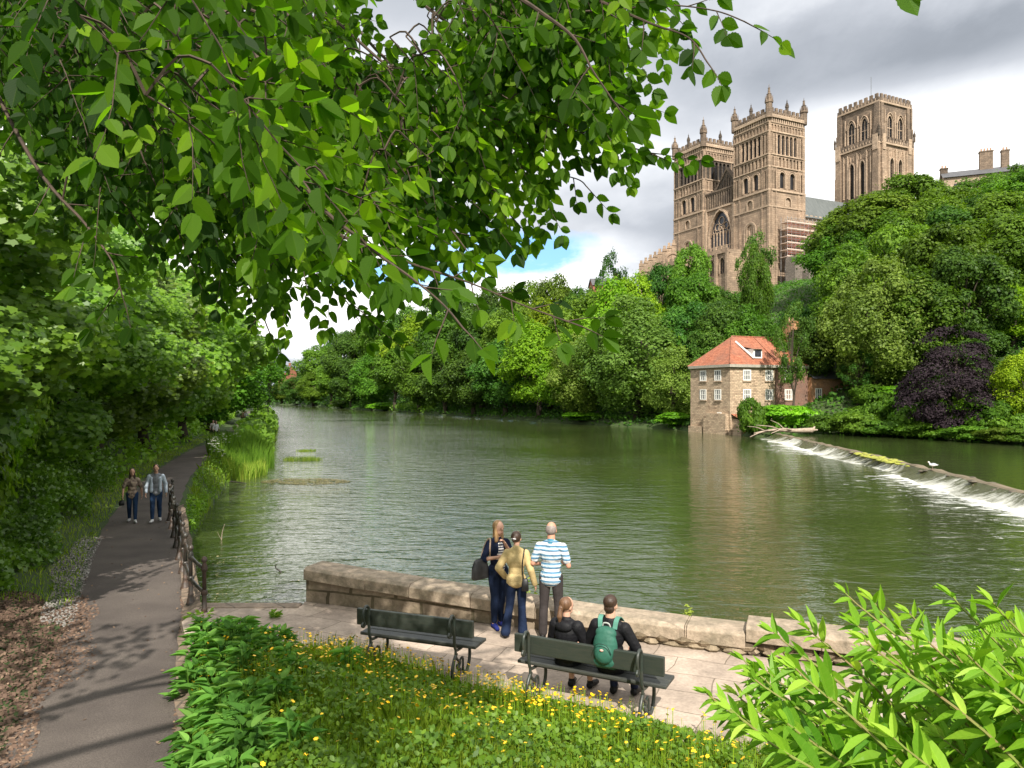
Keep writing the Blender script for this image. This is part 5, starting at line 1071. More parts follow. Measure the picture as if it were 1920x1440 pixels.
# blonde woman facing left-towards her friends, hand raised to her chest
t, j, U, Hd, sh = person('woman with long blonde hair, navy cardigan and dark shoulder bag, standing at the river wall', -.235, 12.42, TZ, math.radians(-150), 1.76,
    J=dict(eR=V3(.26, -.02, 1.14), wR=V3(.12, .20, 1.20), wL=V3(-.04, .17, 1.40), eL=V3(-.21, .10, 1.17), curlL=.9, curlR=.9, kL=V3(-.06, .02, .5), kR=V3(.07, .03, .5), aL=V3(-.07, -.02, .085), aR=V3(.08, .02, .085)),
    top=navy, sleeve=1.15, top_hem=.88, legs_m=jean, leg_end=.08, shoe=blue_shoe, hair=hair_long, hairm=m_blond, face=.25, female=True, shoe_low=True, vox=.008)
grow('striped_top', [('e', U((0, .045, 1.24)), (.105, .088, .19)), ('e', U((0, .05, 1.0)), (.10, .085, .12))], breton, t, .009, 1)
def bag(lab, par_t, pts, rr, w, d, h, c, mat, strapm, rz=0, name='shoulder_bag'):
    """bag in the person's own frame, placed as a thing of its own"""
    g = thing(name, lab, 'bag', par_t.location, par_t.rotation_euler.z); g.scale = par_t.scale
    c = Vector(c); R = Matrix.Rotation(rz, 3, 'Z'); mb = MB(); vs = []
    for z, fw_, fd in ((-.5, .94, .8), (-.44, 1., 1.), (.1, .95, .9), (.42, .80, .45), (.5, .74, .3)):
        for a in range(16):
            t_ = a*math.pi/8; ca, sa = math.cos(t_), math.sin(t_); vs.append(c+R@V3(math.copysign(abs(ca)**.5, ca)*w*.6*fw_, math.copysign(abs(sa)**.5, sa)*d*1.1*fd, z*h*(1.2-.12*abs(ca)*(z > .3))))
    mb.add(vs, [(i*16+j, i*16+(j+1) % 16, (i+1)*16+(j+1) % 16, (i+1)*16+j) for i in range(4) for j in range(16)]+[tuple(range(16))[::-1], tuple(range(64, 80))]); mb.obj('bag_body', mat, g, True)
    mb = MB(); mb.tube(catmull(pts, 6), rr, 6); mb.obj('strap', strapm, g, True); return g
grey_l = plain('grey_leather', (.045, .045, .048), (.03, .03, .032), .5, 6, spec=.4); tan = plain('tan_strap', (.5, .36, .26), None, .6); blk_l = plain('black_leather', (.012, .012, .013), None, .4)
bag('large dark grey shoulder bag with tan strap hanging from the blonde woman', t, [(.16, .02, 1.18), (.19, .075, 1.34), (.165, .04, 1.475), (.175, -.05, 1.44), (.23, -.08, 1.30), (.30, -.04, 1.12)], .013, .27, .06, .27, (.33, .0, 1.0), grey_l, tan, rz=.25)
# woman in the beige jacket, seen from behind
t, j, U, Hd, sh = person('woman with short dark hair in a beige jacket and flared dark jeans, seen from behind', .07, 12.0, TZ, math.radians(-8), 1.66,
    J=dict(hL=V3(-.08, 0, .93), kL=V3(-.11, -.02, .50), aL=V3(-.16, -.18, .10), kR=V3(.09, .03, .5), aR=V3(.11, .0, .085), eL=V3(-.30, -.06, 1.14), wL=V3(-.20, .08, .96), eR=V3(.25, -.06, 1.13), wR=V3(.31, .05, .86), curlR=.6, toeL=V3(-.22, -.05, .03)),
    top=beige, sleeve=1.95, top_hem=.86, legs_m=jean, leg_end=.0, flare=.035, shoe=dark_shoe, hair=hair_bun, hairm=m_brown, face=-.25, female=True, loose=1.4, vox=.008, collar=beige)
mb = MB(); mb.tube([Hd((-.04, -.125, .015)), Hd((.0, -.14, .022)), Hd((.04, -.125, .015))], .009, 6); mb.obj('hair_clip', plain('hair_clip_grey', (.35, .34, .36), None, .3), t)
bag('small black leather handbag on the back of the woman in the beige jacket', t, [(.12, .10, 1.30), (.135, .04, 1.46), (.14, -.09, 1.42), (.12, -.135, 1.2), (.14, -.15, .98)], .012, .10, .045, .17, (.17, -.165, .90), blk_l, blk_l, rz=.1, name='handbag')
# man in the striped polo shirt
t, j, U, Hd, sh = person('tall grey-haired man in a blue and white striped polo shirt, seen from behind', .62, 11.85, TZ, math.radians(-14), 1.83,
    J=dict(eL=V3(-.275, -.04, 1.13), wL=V3(-.19, .18, 1.08), eR=V3(.275, -.04, 1.12), wR=V3(.20, .19, 1.10), curlL=1., curlR=1., kL=V3(-.11, .0, .5), aL=V3(-.12, -.03, .085), kR=V3(.11, .03, .5), aR=V3(.12, .03, .085)),
    top=polo, sleeve=.72, top_hem=.84, legs_m=charc, leg_end=.02, flare=.018, shoe=dark_shoe, hair=hair_crop, hairm=m_grey, skin=m_skin2, loose=1.15, vox=.008, collar=cloth('blue_collar', (.06, .24, .36)))
# the two on the bench
brz = math.radians(-27); sit = lambda k: dict(pel=V3(0, 0, .56), hL=V3(-.09, .04, .54), hR=V3(.09, .04, .54), kL=V3(-.12, .47, .53), kR=V3(.12, .46, .53), aL=V3(-.12, .44, .10), aR=V3(.13, .50, .10))
J = sit(0); J.update(eL=V3(-.24, .06, .76), wL=V3(-.10, .30, .66), eR=V3(.24, .06, .76), wR=V3(.10, .30, .66), n__=0)
t, *_ = person('woman with chestnut ponytail in a black jacket sitting on the bench', .70, 9.45, TZ, brz, 1.68, J=J, top=black, sleeve=1.95, top_hem=.84, legs_m=black, leg_end=.45, shoe=dark_shoe, hair=hair_tail, hairm=m_chest, face=-.45, lean=.06, female=True, loose=2.2, vox=.008)
grow('hood', [('e', _[1]((0, -.09, 1.40)), (.12, .06, .075)), ('c', _[1]((-.09, -.04, 1.44)), _[1]((.09, -.04, 1.44)), .04, .04)], black, t, .01, 2)
J = sit(0); J.update(eL=V3(-.30, .04, .76), wL=V3(-.20, .28, .66), eR=V3(.30, .04, .76), wR=V3(.18, .28, .66))
t, j, U, Hd, sh = person('man with short dark hair in a black top sitting on the bench', 1.22, 9.19, TZ, brz, 1.80, J=J, top=black, sleeve=1.95, top_hem=.84, legs_m=cloth('navy_trousers', (.015, .02, .05)), leg_end=.05, shoe=dark_shoe, hair=hair_short, hairm=m_brown, lean=.06, loose=1.5, vox=.008)
green = plain('green_nylon', (.03, .12, .085), (.02, .085, .06), .6, 6, .015, 12, spec=.3); lgreen = plain('green_webbing', (.09, .26, .2), None, .7)
bp = thing('backpack', 'teal green backpack on the back of the man on the bench', 'backpack', t.location, brz); bp.scale = t.scale
grow('pack_body', [('e', (0, -.20, .80), (.150, .10, .22)), ('c', (-.08, -.17, .64), (.08, -.17, .64), .10, .10), ('e', (0, -.18, .96), (.13, .085, .08)), ('e', (0, -.27, .74), (.115, .06, .12))], green, bp, .009, 2)
for sx in (-1, 1):
    mb = MB(); q = catmull([(sx*.09, -.13, 1.0), (sx*.10, -.10, 1.09), (sx*.105, -.02, 1.115), (sx*.11, .09, 1.04)], 5)
    for a, b_ in zip(q[:-1], q[1:]): mb.add([a+V3(-.028, 0, .01), a+V3(.028, 0, .01), b_+V3(.028, 0, .01), b_+V3(-.028, 0, .01), a+V3(-.028, 0, 0), a+V3(.028, 0, 0), b_+V3(.028, 0, 0), b_+V3(-.028, 0, 0)], [(0,1,2,3),(7,6,5,4),(0,4,5,1),(2,6,7,3),(1,5,6,2),(3,7,4,0)])
    mb.obj('strap', lgreen, bp)
mb = MB(); mb.tube(catmull([(-.05, -.16, 1.02), (-.03, -.17, 1.07), (.03, -.17, 1.07), (.05, -.16, 1.02)], 4), .009, 6); mb.obj('haul_loop', plain('grey_webbing', (.4, .42, .4), None, .7), bp)
mb = MB(); mb.ell((0, -.334, .80), (.024, .008, .014)); mb.obj('emblem', plain('pale_badge', (.62, .55, .5), (.6, .15, .1), .6, 60), bp, True)
mb = MB(); mb.tube(catmull([(-.11, -.315, .76), (-.06, -.34, .865), (.06, -.34, .865), (.11, -.315, .76)], 4), .005, 5); mb.obj('zip', plain('zip_dark', (.01, .04, .03), None, .5), bp)
# walking couple
print_ = plain('floral_print', (.42, .33, .25), (.10, .07, .06), .85, 14, detail=2, spec=.15); heather = cloth('grey_sweater', (.20, .21, .23)); paleblue = cloth('pale_blue_shirt', (.50, .57, .66))
walk = dict(kL=V3(-.09, .12, .51), aL=V3(-.09, .20, .10), kR=V3(.09, .0, .5), aR=V3(.09, -.16, .11), eL=V3(-.26, -.06, 1.14), wL=V3(-.28, -.02, .88), eR=V3(.26, .02, 1.14), wR=V3(.27, .13, .90))
x, y = -11.95, 23.5; t, *_ = person('woman with long dark red hair in a patterned top walking on the path', x, y, 1.055, math.radians(205), 1.68, J=walk, top=print_, sleeve=.9, top_hem=.80, legs_m=jean2, shoe=white_shoe, hair=hair_long, hairm=m_brown, female=True, loose=1.6, vox=.011)
bag('small black bag held by the woman walking on the path', t, [(.26, .12, .86), (.30, .10, .80), (.30, .06, .74)], .012, .14, .06, .14, (.31, .06, .66), blk_l, blk_l, name='handbag')
x = -11.25; t, *_ = person('man in a grey sweater over a pale blue shirt and jeans walking on the path', x, y+.1, 1.055, math.radians(200), 1.80, J=dict(walk, kR=V3(.09, .12, .51), aR=V3(.09, .18, .10), kL=V3(-.09, .0, .5), aL=V3(-.09, -.14, .11)), top=heather, sleeve=.3, top_hem=.84, legs_m=jean2, shoe=white_shoe, hair=hair_short, hairm=m_brown, loose=1.2, vox=.011)
for c in 'LR': grow('shirt_sleeve', [('c', _[3][c], _[0]['e'+c], .074, .060), ('c', _[0]['e'+c], _[0]['e'+c]+(_[0]['w'+c]-_[0]['e'+c])*.9, .060, .046), ('c', _[3][c], _[3][c]+V3(-.07 if c == 'R' else .07, .05, -.05), .065, .05), ('c', _[3][c]+V3(-.06 if c == 'R' else .06, .06, -.05), V3(.12 if c == 'R' else -.12, .09, .95), .05, .05)], paleblue, t, .012, 1)
# distant walkers, two pairs
pink = cloth('pink_cotton', (.45, .16, .16)); wht = cloth('white_cotton', (.65, .66, .68))
for (px, py, Yd, lab, tp_, bt_) in ((405, 830, 64, 'distant woman in a grey-white top walking on the path behind the couple', wht, black), (400, 824, 66, 'distant person in a pale shirt partly hidden behind the woman in grey-white', cloth('cream_shirt', (.5, .46, .4)), black),
                         (454, 788, 101, 'farther walker in a tan top on the narrowing path', cloth('tan_top', (.38, .27, .16)), black), (461, 786, 102, 'farther walker in a white and blue top on the narrowing path', wht, jean2), (458.5, 785, 104, 'farther walker in pink between the tan and white tops', pink, jean)):
    q = P(px, py, Yd); person(lab, q.x, q.y, 1.05, math.radians(200+px % 7*4), 1.7, J=walk, top=tp_, sleeve=1.2, legs_m=bt_, shoe=dark_shoe, hair=hair_long if px == 405 else hair_short, hairm=m_brown, vox=.03, group='distant walkers on the path', details=False)
# ---------------------------------------------------------------- near foliage with real leaf shapes
def leafmat2(name, ca, cb, cc, trans=.4, rough=.4, spec=.45, tboost=1.6, veins=22):
    m = leafmat(name, ca, cb, cc, trans, rough, spec, 0, tboost); nt = m.node_tree
    uv = N(nt, 'ShaderNodeUVMap'); uv.uv_map = 'leaf'; sp = N(nt, 'ShaderNodeSeparateXYZ'); L(nt, uv, 'UV', sp, 'Vector')
    def M(op, a, b): 
        n = N(nt, 'ShaderNodeMath', _operation=op)
        for i, x in enumerate((a, b)):
            if isinstance(x, (int, float)): n.inputs[i].default_value = x
            else: nt.links.new(x, n.inputs[i])
        return n.outputs[0]
    ax = M('ABSOLUTE', sp.outputs['X'], 0); s = M('SINE', M('MULTIPLY', M('SUBTRACT', sp.outputs['Y'], M('MULTIPLY', ax, 1.1)), veins*3.1), 0)
    mid = M('LESS_THAN', ax, .012); v = M('MAXIMUM', M('MULTIPLY', M('GREATER_THAN', s, .88), .5), mid)
    p = [n for n in nt.nodes if n.type == 'BSDF_PRINCIPLED'][0]; h = [n for n in nt.nodes if n.type == 'HUE_SAT'][0]
    mx = N(nt, 'ShaderNodeMix', _data_type='RGBA'); nt.links.new(M('MULTIPLY', v, .08), mx.inputs[0]); L(nt, h, 'Color', mx, 6); mx.inputs[7].default_value = (min(1, cc[0]*1.5), min(1, cc[1]*1.35), cc[2]*1.6, 1)
    nt.links.new(mx.outputs[2], p.inputs['Base Color']); b = N(nt, 'ShaderNodeBump', Strength=.1, Distance=.001); nt.links.new(s, b.inputs['Height']); L(nt, b, 'Normal', p, 'Normal'); return m
def half(ys, xs, fold=.25, bend=.35, serr=.0):
    """right half outline of a leaf from base (0,0) to tip (0,1), folded up along the midrib and bent down to the tip"""
    pts = [(0, 0)]
    for y, x in zip(ys, xs):
        pts.append((x, y))
        if serr: pts.append((x-serr, y+.035))
    pts.append((0, 1)); return np.array([(x, y, fold*x-bend*y*y) for x, y in pts])
ELM = half([.04,.15,.29,.44,.58,.71,.83,.92], [.14,.26,.31,.32,.29,.22,.13,.06], .3, .22, .025)
WIL = half([.08,.25,.45,.65,.85], [.065,.12,.14,.105,.045], .35, .35)
COM = half([.05,.15,.3,.5,.7,.88], [.10,.20,.25,.23,.15,.06], .45, .5)
class Leaves:
    def __init__(s, shape, seed=0): s.h = shape; s.p = []; s.d = []; s.n = []; s.s = []; s.t = []; s.rng = np.random.default_rng(seed)
    def add(s, p, d, n, size, t): s.p.append(tuple(p)); s.d.append(tuple(d)); s.n.append(tuple(n)); s.s.append(size); s.t.append(t)
    def mesh(s, name, mats):
        P_ = np.array(s.p); Dv = np.array(s.d); Nv = np.array(s.n); S = np.array(s.s); T = np.clip(np.array(s.t), 0, 1)
        Dv /= np.linalg.norm(Dv, axis=1, keepdims=True)+1e-9; X = np.cross(Dv, Nv); X /= np.linalg.norm(X, axis=1, keepdims=True)+1e-9; Z = np.cross(X, Dv)
        n = len(P_); k = len(s.h); out = []; uvs = []
        bend = s.rng.uniform(.3, 1.6, n); fold = s.rng.uniform(.2, 1.7, n)
        for sg in (1, -1):
            H = s.h if sg > 0 else s.h[::-1]
            zz = -(.0)+(H[None, :, 2]+0*bend[:, None]); base_f = np.abs(H[:, 0]); zb = H[:, 2]
            out.append(P_[:, None]+S[:, None, None]*(X[:, None]*(sg*H[None, :, 0:1])+Dv[:, None]*H[None, :, 1:2]+Z[:, None]*(zb[None, :, None]*bend[:, None, None]+base_f[None, :, None]*.3*(fold-1)[:, None, None])))
            uvs.append(np.tile(np.stack([sg*H[:, 0], H[:, 1]], 1), (n, 1)))
        V = np.concatenate(out).reshape(-1, 3); me = npmesh(name, V, np.arange(2*n*k).reshape(-1, k), np.concatenate([T, T]), mats)
        ul = me.uv_layers.new(name='leaf'); ul.data.foreach_set('uv', np.concatenate(uvs).astype(np.float32).ravel()); return me
UPV = Vector((0, 0, 1))
def twig(mb, lv, p, d, ln, r, rng, lsize, gap=.045, tint=.45, face=None, droop=.5, wood=True, yellow=.004):
    face = face or (Vector((0, .74, .66)) if rng.random() < .8 else Vector((0, -.7, .6)))
    n = max(2, int(ln/gap)); pts = [p]; q = p.copy(); dd = d.normalized()
    for i in range(n):
        dd = (dd+Vector((rng.uniform(-.12, .12), rng.uniform(-.12, .12), -droop*gap*1.6+rng.uniform(-.08, .08)))).normalized(); q = q+dd*gap; pts.append(q)
        lat = dd.cross(face); lat.normalize(); sd = 1 if i % 2 else -1
        ld = dd*.55+lat*sd*.8+Vector((0, 0, -droop*.6))+Vector([rng.uniform(-.25, .25) for _ in range(3)])
        nn = face+Vector([rng.uniform(-.6, .6) for _ in range(3)])
        f_ = .62+.38*min(1, (i+2)/(n*.6)); t = tint+rng.gauss(0, .16); 
        if rng.random() < yellow: t = 1.0
        lv.add(q, ld, nn, lsize*f_*rng.uniform(.75, 1.2), t)
    lv.add(q, dd+Vector((0, 0, -.3)), face+Vector([rng.uniform(-.4, .4) for _ in range(3)]), lsize*1.05, tint+rng.gauss(0, .15))
    if wood: mb.tube(pts[::2] if len(pts) > 4 else pts, [r*(1-.7*i/max(1, len(pts[::2] if len(pts) > 4 else pts)-1)) for i in range(len(pts[::2] if len(pts) > 4 else pts))], 4, False)
m_elm = leafmat2('elm_leaf', (.014, .045, .004), (.065, .150, .008), (.18, .31, .015), trans=.55, rough=.55, spec=.15, tboost=1.9)
m_twig = plain('twig_bark', (.075, .05, .035), (.04, .028, .02), .85, 20)
def build_elm():
    rng = random.Random(21); t = thing('overhanging_elm', 'elm with serrated leaves, its branches hanging into the picture from the upper left', 'tree', (-7.2, -2.5, tz1(-7.2, -2.5)))
    o0 = t.location; lc = lambda v: v-o0
    mb = MB(); tr = [(0, 0, -.5), (0, 0, .4), (.1, .1, 2.4), (.3, .4, 4.6), (.7, .8, 6.4)]; mb.tube(catmull(tr, 4), [.52-.018*i for i in range(17)], 12); mb.obj('trunk', m_bark, t, True)
    limbs = [[(-6.9, -2.1, 7.2), (-5.5, .2, 8.8), (-3.6, 2.0, 9.4), (-1.8, 3.4, 9.3)], [(-6.7, -2.0, 7.6), (-4.2, -1.4, 9.8), (-1.0, .2, 10.6), (2.6, 1.8, 10.8)], [(-7.0, -2.0, 7.0), (-7.6, 1.5, 9.0), (-7.0, 5.5, 10.4), (-6.2, 9, 11.4)], [(-7.2, -2.3, 6.8), (-6.2, .8, 7.6), (-4.4, 2.8, 7.9), (-2.8, 3.8, 7.6)]]
    hubs = []
    for lb in limbs:
        q = catmull(lb, 6); mb = MB(); mb.tube([lc(a) for a in q], [.12-.005*i for i in range(len(q))], 9); mb.obj('limb', m_bark, t, True); hubs += q
    lv = Leaves(ELM, 3); nodes_ = []; wood = MB()
    def nearest(p, L_): return min(L_, key=lambda a: (a-p).length)
    BR = [  # (px, py, depth) polylines of the hanging branches, leaf size, twig length
        ([(250,-260,4.6),(560,-20,4.3),(760,150,4.1),(900,215,4.0),(1020,240,3.95),(1110,252,3.9),(1190,278,3.85),(1225,290,3.8)], .072, .26, .16, 0),
        ([(380,-300,4.2),(780,-60,3.8),(960,20,3.6),(1120,20,3.5),(1250,10,3.5),(1340,20,3.45),(1395,40,3.4)], .09, .26, .13, 0),
        ([(700,-260,3.2),(900,-60,3.0),(1010,20,2.9),(1075,70,2.85),(1110,130,2.8),(1130,160,2.8),(1150,190,2.8)], .092, .16, .16, 0),
        ([(420,-200,5),(600,120,4.6),(760,260,4.4),(900,300,4.2),(1010,320,4.1),(1080,335,4.0),(1100,350,4.0)], .072, .26, .13, 0),
        ([(200,-100,4),(450,300,3.6),(620,430,3.4),(760,490,3.3),(880,530,3.3),(980,572,3.25),(1090,612,3.2)], .095, .19, .09, 0),
        ([(400,0,3.4),(560,330,2.9),(690,460,2.6),(770,520,2.5),(830,570,2.4),(868,615,2.35)], .095, .15, .13, .12),
        ([(100,0,4.4),(300,350,4.2),(430,480,4.1),(480,560,4.0),(500,610,4.0)], .078, .25, .14, 0),
        ([(-100,0,3.4),(60,300,3.2),(160,420,3.1),(210,490,3.0),(225,540,3.0)], .075, .25, .16, -.15),
        ([(500,0,4),(680,250,3.7),(790,370,3.5),(845,430,3.5),(872,465,3.45)], .085, .24, .13, 0),
        ([(600,-60,4.4),(790,180,4.1),(870,310,4.0),(930,370,4),(958,405,4)], .085, .24, .13, 0),
        ([(900,-120,3.6),(1080,-20,3.4),(1210,40,3.3),(1290,70,3.3),(1325,115,3.25)], .09, .2, .14, 0),
        ([(560,60,4.4),(800,270,4.2),(870,380,4.1),(900,300,4.1)][:3], .09, .25, .13, 0),
        ([(1300,-330,2.2),(1520,-160,1.9),(1620,-130,1.8),(1655,-85,1.8)], .08, .08, .25, 0),
        ([(700,-160,4.2),(1000,60,3.9),(1060,180,3.8),(1110,240,3.75),(1130,270,3.7)], .075, .26, .12, 0),
        ([(640,-160,4.6),(860,60,4.3),(960,120,4.2),(1080,150,4.1),(1180,190,4.0),(1200,230,4.0)], .088, .24, .13, 0),
        ([(500,200,5.2),(640,400,5),(760,510,4.8),(810,550,4.7)], .09, .35, .13, -.05),
        ([(300,200,5.2),(520,440,5),(620,530,4.8),(660,580,4.8)], .09, .35, .13, -.05)]
    for pl, ls, tl, gap, tint in BR:
        q = [P(*a) for a in pl]; h = nearest(q[0]+Vector((-.5, 0, .8)), hubs); q = catmull([h]+q, 6); r0 = .013
        bm = MB(); bm.tube([lc(a) for a in q], [max(.0035, r0*(1-i/len(q))) for i in range(len(q))], 6, False); k = 0; acc = 0
        for a, b in zip(q[6:-1], q[7:]):
            d = (b-a); acc += d.length
            while acc > gap:
                acc -= gap; k += 1; nodes_.append(a); dn = d.normalized(); lat = dn.cross(Vector((0, -.8, .5))).normalized()*(1 if k % 2 else -1)
                twig(bm, lv, lc(a+d*rng.random()), dn*.6+lat*.75+Vector((rng.uniform(-.2, .2), rng.uniform(-.4, .4), -.1)), tl*rng.uniform(.6, 1.25), .0035, rng, ls, tint=.40+tint+rng.gauss(0, .22), gap=ls*.55)
        dn = (q[-1]-q[-2]).normalized(); twig(bm, lv, lc(q[-1]), dn, tl*.8, .0035, rng, ls, tint=.5+tint, gap=ls*.55)
        bm.obj('branch', m_twig, t)
    # dense inner sprays
    zones = [([(-60,-60),(600,-60),(650,60),(690,200),(740,330),(780,380),(740,430),(680,480),(600,530),(500,530),(400,470),(250,380),(130,300),(60,190),(-60,140)], 370, (3.0, 6.2), .066),
             ([(-60,-60),(420,-60),(560,150),(560,380),(420,420),(240,360),(100,250),(-60,180)], 130, (4.5, 7.5), .085),
             ([(640,150),(900,150),(960,330),(880,400),(760,420),(660,300)], 34, (3.6, 4.8), .075),([(880,-20),(1130,-20),(1160,170),(1090,270),(940,320),(820,370),(700,300),(720,150),(860,120)], 84, (3.3, 4.7), .075),
             ([(850,-40),(1230,-40),(1200,40),(1000,60)], 22, (3.3, 4.4), .08),
             ([(150,-20),(520,60),(640,200),(650,320),(520,360),(380,240),(180,120)], 18, (2.1, 2.9), .085)]
    todo = []
    for poly, n, (da, db), ls in zones:
        xs_ = [a for a, _ in poly]; ys_ = [b for _, b in poly]; c = 0
        while c < n:
            x, y = rng.uniform(min(xs_), max(xs_)), rng.uniform(min(ys_), max(ys_))
            if not inpoly(np.array([x]), np.array([y]), poly)[0]: continue
            c += 1; p = P(x, y, rng.uniform(da, db)); d = Vector((.55+rng.uniform(-.4, .4), rng.uniform(-.5, .5), -.5+rng.uniform(-.3, .3)))
            todo.append((p-d.normalized()*.3, d, ls, x+y*.4 > 500))
    # twigs grow outwards: each spray starts from the nearest wood already there
    pos = np.array([tuple(a[0]) for a in todo]); nod = np.array([tuple(a) for a in nodes_+hubs]); best = np.full(len(todo), 1e9); par = [None]*len(todo)
    for q in nod:
        dd = np.linalg.norm(pos-q, axis=1); m_ = dd < best; best = np.where(m_, dd, best)
        for i in np.nonzero(m_)[0]: par[i] = q
    left_ = set(range(len(todo)))
    while left_:
        i = min(left_, key=lambda k: best[k]); left_.discard(i); s0, d, ls, br_ = todo[i]; nb = Vector(par[i]); k_ = (nb-s0).length
        wood.tube(catmull([lc(nb), lc((nb+s0)/2+Vector((0, 0, .05+.06*k_))), lc(s0)], 3), [.0042+.003*min(1, k_)*(1-j/6) for j in range(7)], 4, False)
        dd = np.linalg.norm(pos-np.array(tuple(s0)), axis=1)
        for k in left_:
            if dd[k] < best[k]: best[k] = dd[k]; par[k] = tuple(s0)
        tn = .30+rng.gauss(0, .25)+(.2 if br_ else 0)
        twig(wood, lv, lc(s0), d, rng.uniform(.45, .85), .0035, rng, ls, tint=tn, gap=ls*.5)
        for s in (-1, 1): twig(wood, lv, lc(s0+d.normalized()*.12), d*.6+d.cross(Vector((0, -.8, .5))).normalized()*s*.8, rng.uniform(.2, .45), .0025, rng, ls, tint=tn, gap=ls*.5)
    wood.obj('twigs', m_twig, t)
    link('leaves', lv.mesh('elm_leaves', [m_elm]), t)
    # the rest of the crown, overhead and above the picture: it shades the path and the left of the terrace
    g = np.random.default_rng(9); n = 34000; x = g.uniform(-12, 1.3, n); y = g.uniform(.6, 6.3, n); z = g.uniform(7.2, 13.5, n)
    dens = .55+.45*np.sin(x*1.1+y*.6)*np.sin(y*.9-x*.5+z*.8)+.25*np.sin(x*2.3-z*1.7)*np.sin(y*2.1+z)
    keep = (z > 6.3+.60*np.maximum(y, 0)+.25*np.abs(x+4)*0) & (z < 14.2-.022*((x+5)**2+(y-1.5)**2)) & (g.random(n) < np.clip(dens*1.25, .3, 1)) & ((x > -4.4) | ((z < 9.6) & (y < 4.2))) & (y < 6.3) & (y > .6) 
    keep &= ((x < -4.5) | (y > 10.3-.84*(z-1.3))) & ~((np.abs(x) < 1.6) & (np.abs(y) < 1.5) & (z < 7.5))
    p = np.stack([x, y, z], 1)[keep]-np.array(o0); nr = g.normal(size=p.shape)*.5+np.array([0, 0, .8]); V, Fc, tt = leaves(p, nr, .19*g.uniform(.7, 1.3, len(p)), OVAL, g, np.clip(g.normal(.45, .2, len(p)), 0, 1))
    me = npmesh('crown_leaves', V, Fc, tt, [m_elm]); link('crown', me, t)
build_elm()
# ---------------------------------------------------------------- sycamores on the left bank
m_syc = leafmat('sycamore_leaf', (.06, .135, .010), (.145, .26, .018), (.24, .38, .03), trans=.44, rough=.42, spec=.45, hue=.012)
def syc_tp(seed, n, H=13., R=4.6, z0=.4, size=.17, mat=m_syc, nl=46):
    me, C = crown_mesh('sycamore_leaves', seed, R, z0, H, nl, n, size, [mat], MAPLE, flat=.8, lobe=(.18, .32), up=.15, spread=.8, bias=(.3, -.75, .15), bot=.42)
    return me, trunk_mesh('sycamore_wood', H, .26, C[:22], random.Random(seed), .8), H, R
S1 = syc_tp(41, 46000); S2 = syc_tp(42, 46000, z0=.6); S3 = syc_tp(43, 30000, 13, 5.2, 1.2, .24)
for tp, x, y, R, H, rz, lab in ((S1, -11.4, 12.2, 4.8, 8.6, .1, 'nearest sycamore on the left bank, its large lobed leaves filling the left edge'),
                             (S2, -14.0, 18.8, 4.9, 10.2, -.25, 'second sycamore from the camera, leaning over the path above the walking couple'),
                             
                             (S2, -17.0, 27, 5.2, 9.8, .2, 'third sycamore along the left of the path'),
                             (S1, -20.3, 36.5, 5.8, 11, -.1, 'fourth sycamore along the left of the path'),
                             (S3, -23.0, 47, 6.4, 12, .25, 'fifth sycamore along the left of the path'),
                             (S3, -26.3, 60, 6.8, 13.5, -.2, 'sixth sycamore, overhanging the path above the distant walkers'),
                             (S3, -19, 12.5, 6.0, 11.5, .0, 'tall sycamore behind the nearest one, up the left slope'),
                             (S3, -25, 24, 6.5, 12.5, .3, 'tall sycamore behind the second one, up the left slope')):
    tree(tp, 'sycamore_tree', lab, 'tree', x, y, H, R, rz, group='sycamores along the left bank', zoff=-.0)
BS = (crown_mesh('laurel_leaves', 51, 2.4, -.3, 3.6, 26, 15000, .15, [m_syc], MAPLE, flat=.8, lobe=(.22, .42), up=.2, bias=(.3, -.45, .2))[0], trunk_mesh('laurel_wood', 3., .07, [(1,1,2),(-1,.6,2),(.2,-1.2,2.2)], random.Random(3)), 3.6, 2.4)
for i, (x, y, R, H) in enumerate(((-11.0, 9.6, 2.3, 4.2), (-10.9, 13.2, 1.9, 4.0), (-13.0, 16.2, 2.1, 4.2), (-14.6, 19.4, 2.0, 4.4), (-16.6, 23.0, 2.3, 4.6), (-18.6, 27.5, 2.6, 4.6), (-20.8, 32.5, 2.7, 5), (-23.4, 39, 3.0, 5), (-26.5, 47, 3.4, 5.2), (-30.5, 57, 3.8, 5.5))):
    tree(BS, 'hedge_bush', f'leafy bush at the foot of the left bank, {ORD[i]} from the camera', 'bush', x, y, H, R, group='bushes at the foot of the left bank')
for tp, x, y, R, H, lab in ((T_sm, -30.8, 76, 7.6, 13, 'seventh tree along the left bank, beyond the sycamores'), (T_sm, -38.5, 98, 9, 14, 'eighth tree along the left bank, beyond the sycamores'), (T_sm, -49.5, 128, 12, 16, 'ninth tree along the left bank'),
                          (T_rl, -68, 172, 15, 18, 'tenth tree along the left bank'), (T_sm, -97, 240, 20, 20, 'eleventh tree along the left bank, at the river bend'), (T_sm, -150, 330, 24, 20, 'farthest tree on the left bank')):
    tree(tp, 'broadleaf_tree', lab, 'tree', x, y, H, R, group='trees along the left bank')
for px, Y, py, w, lab in ((484, 112, 640, 46, 'slender riverside tree with bare trunk, left of a pair'), (503, 106, 652, 50, 'slender riverside tree with bare trunk, right of a pair')):
    X = (px-960)/F*Y; z = tz1(X, Y); tree(T_th, 'ash_tree', lab, 'tree', X, Y, EYE+(HY-py)/F*Y-z, w*Y/F/2)
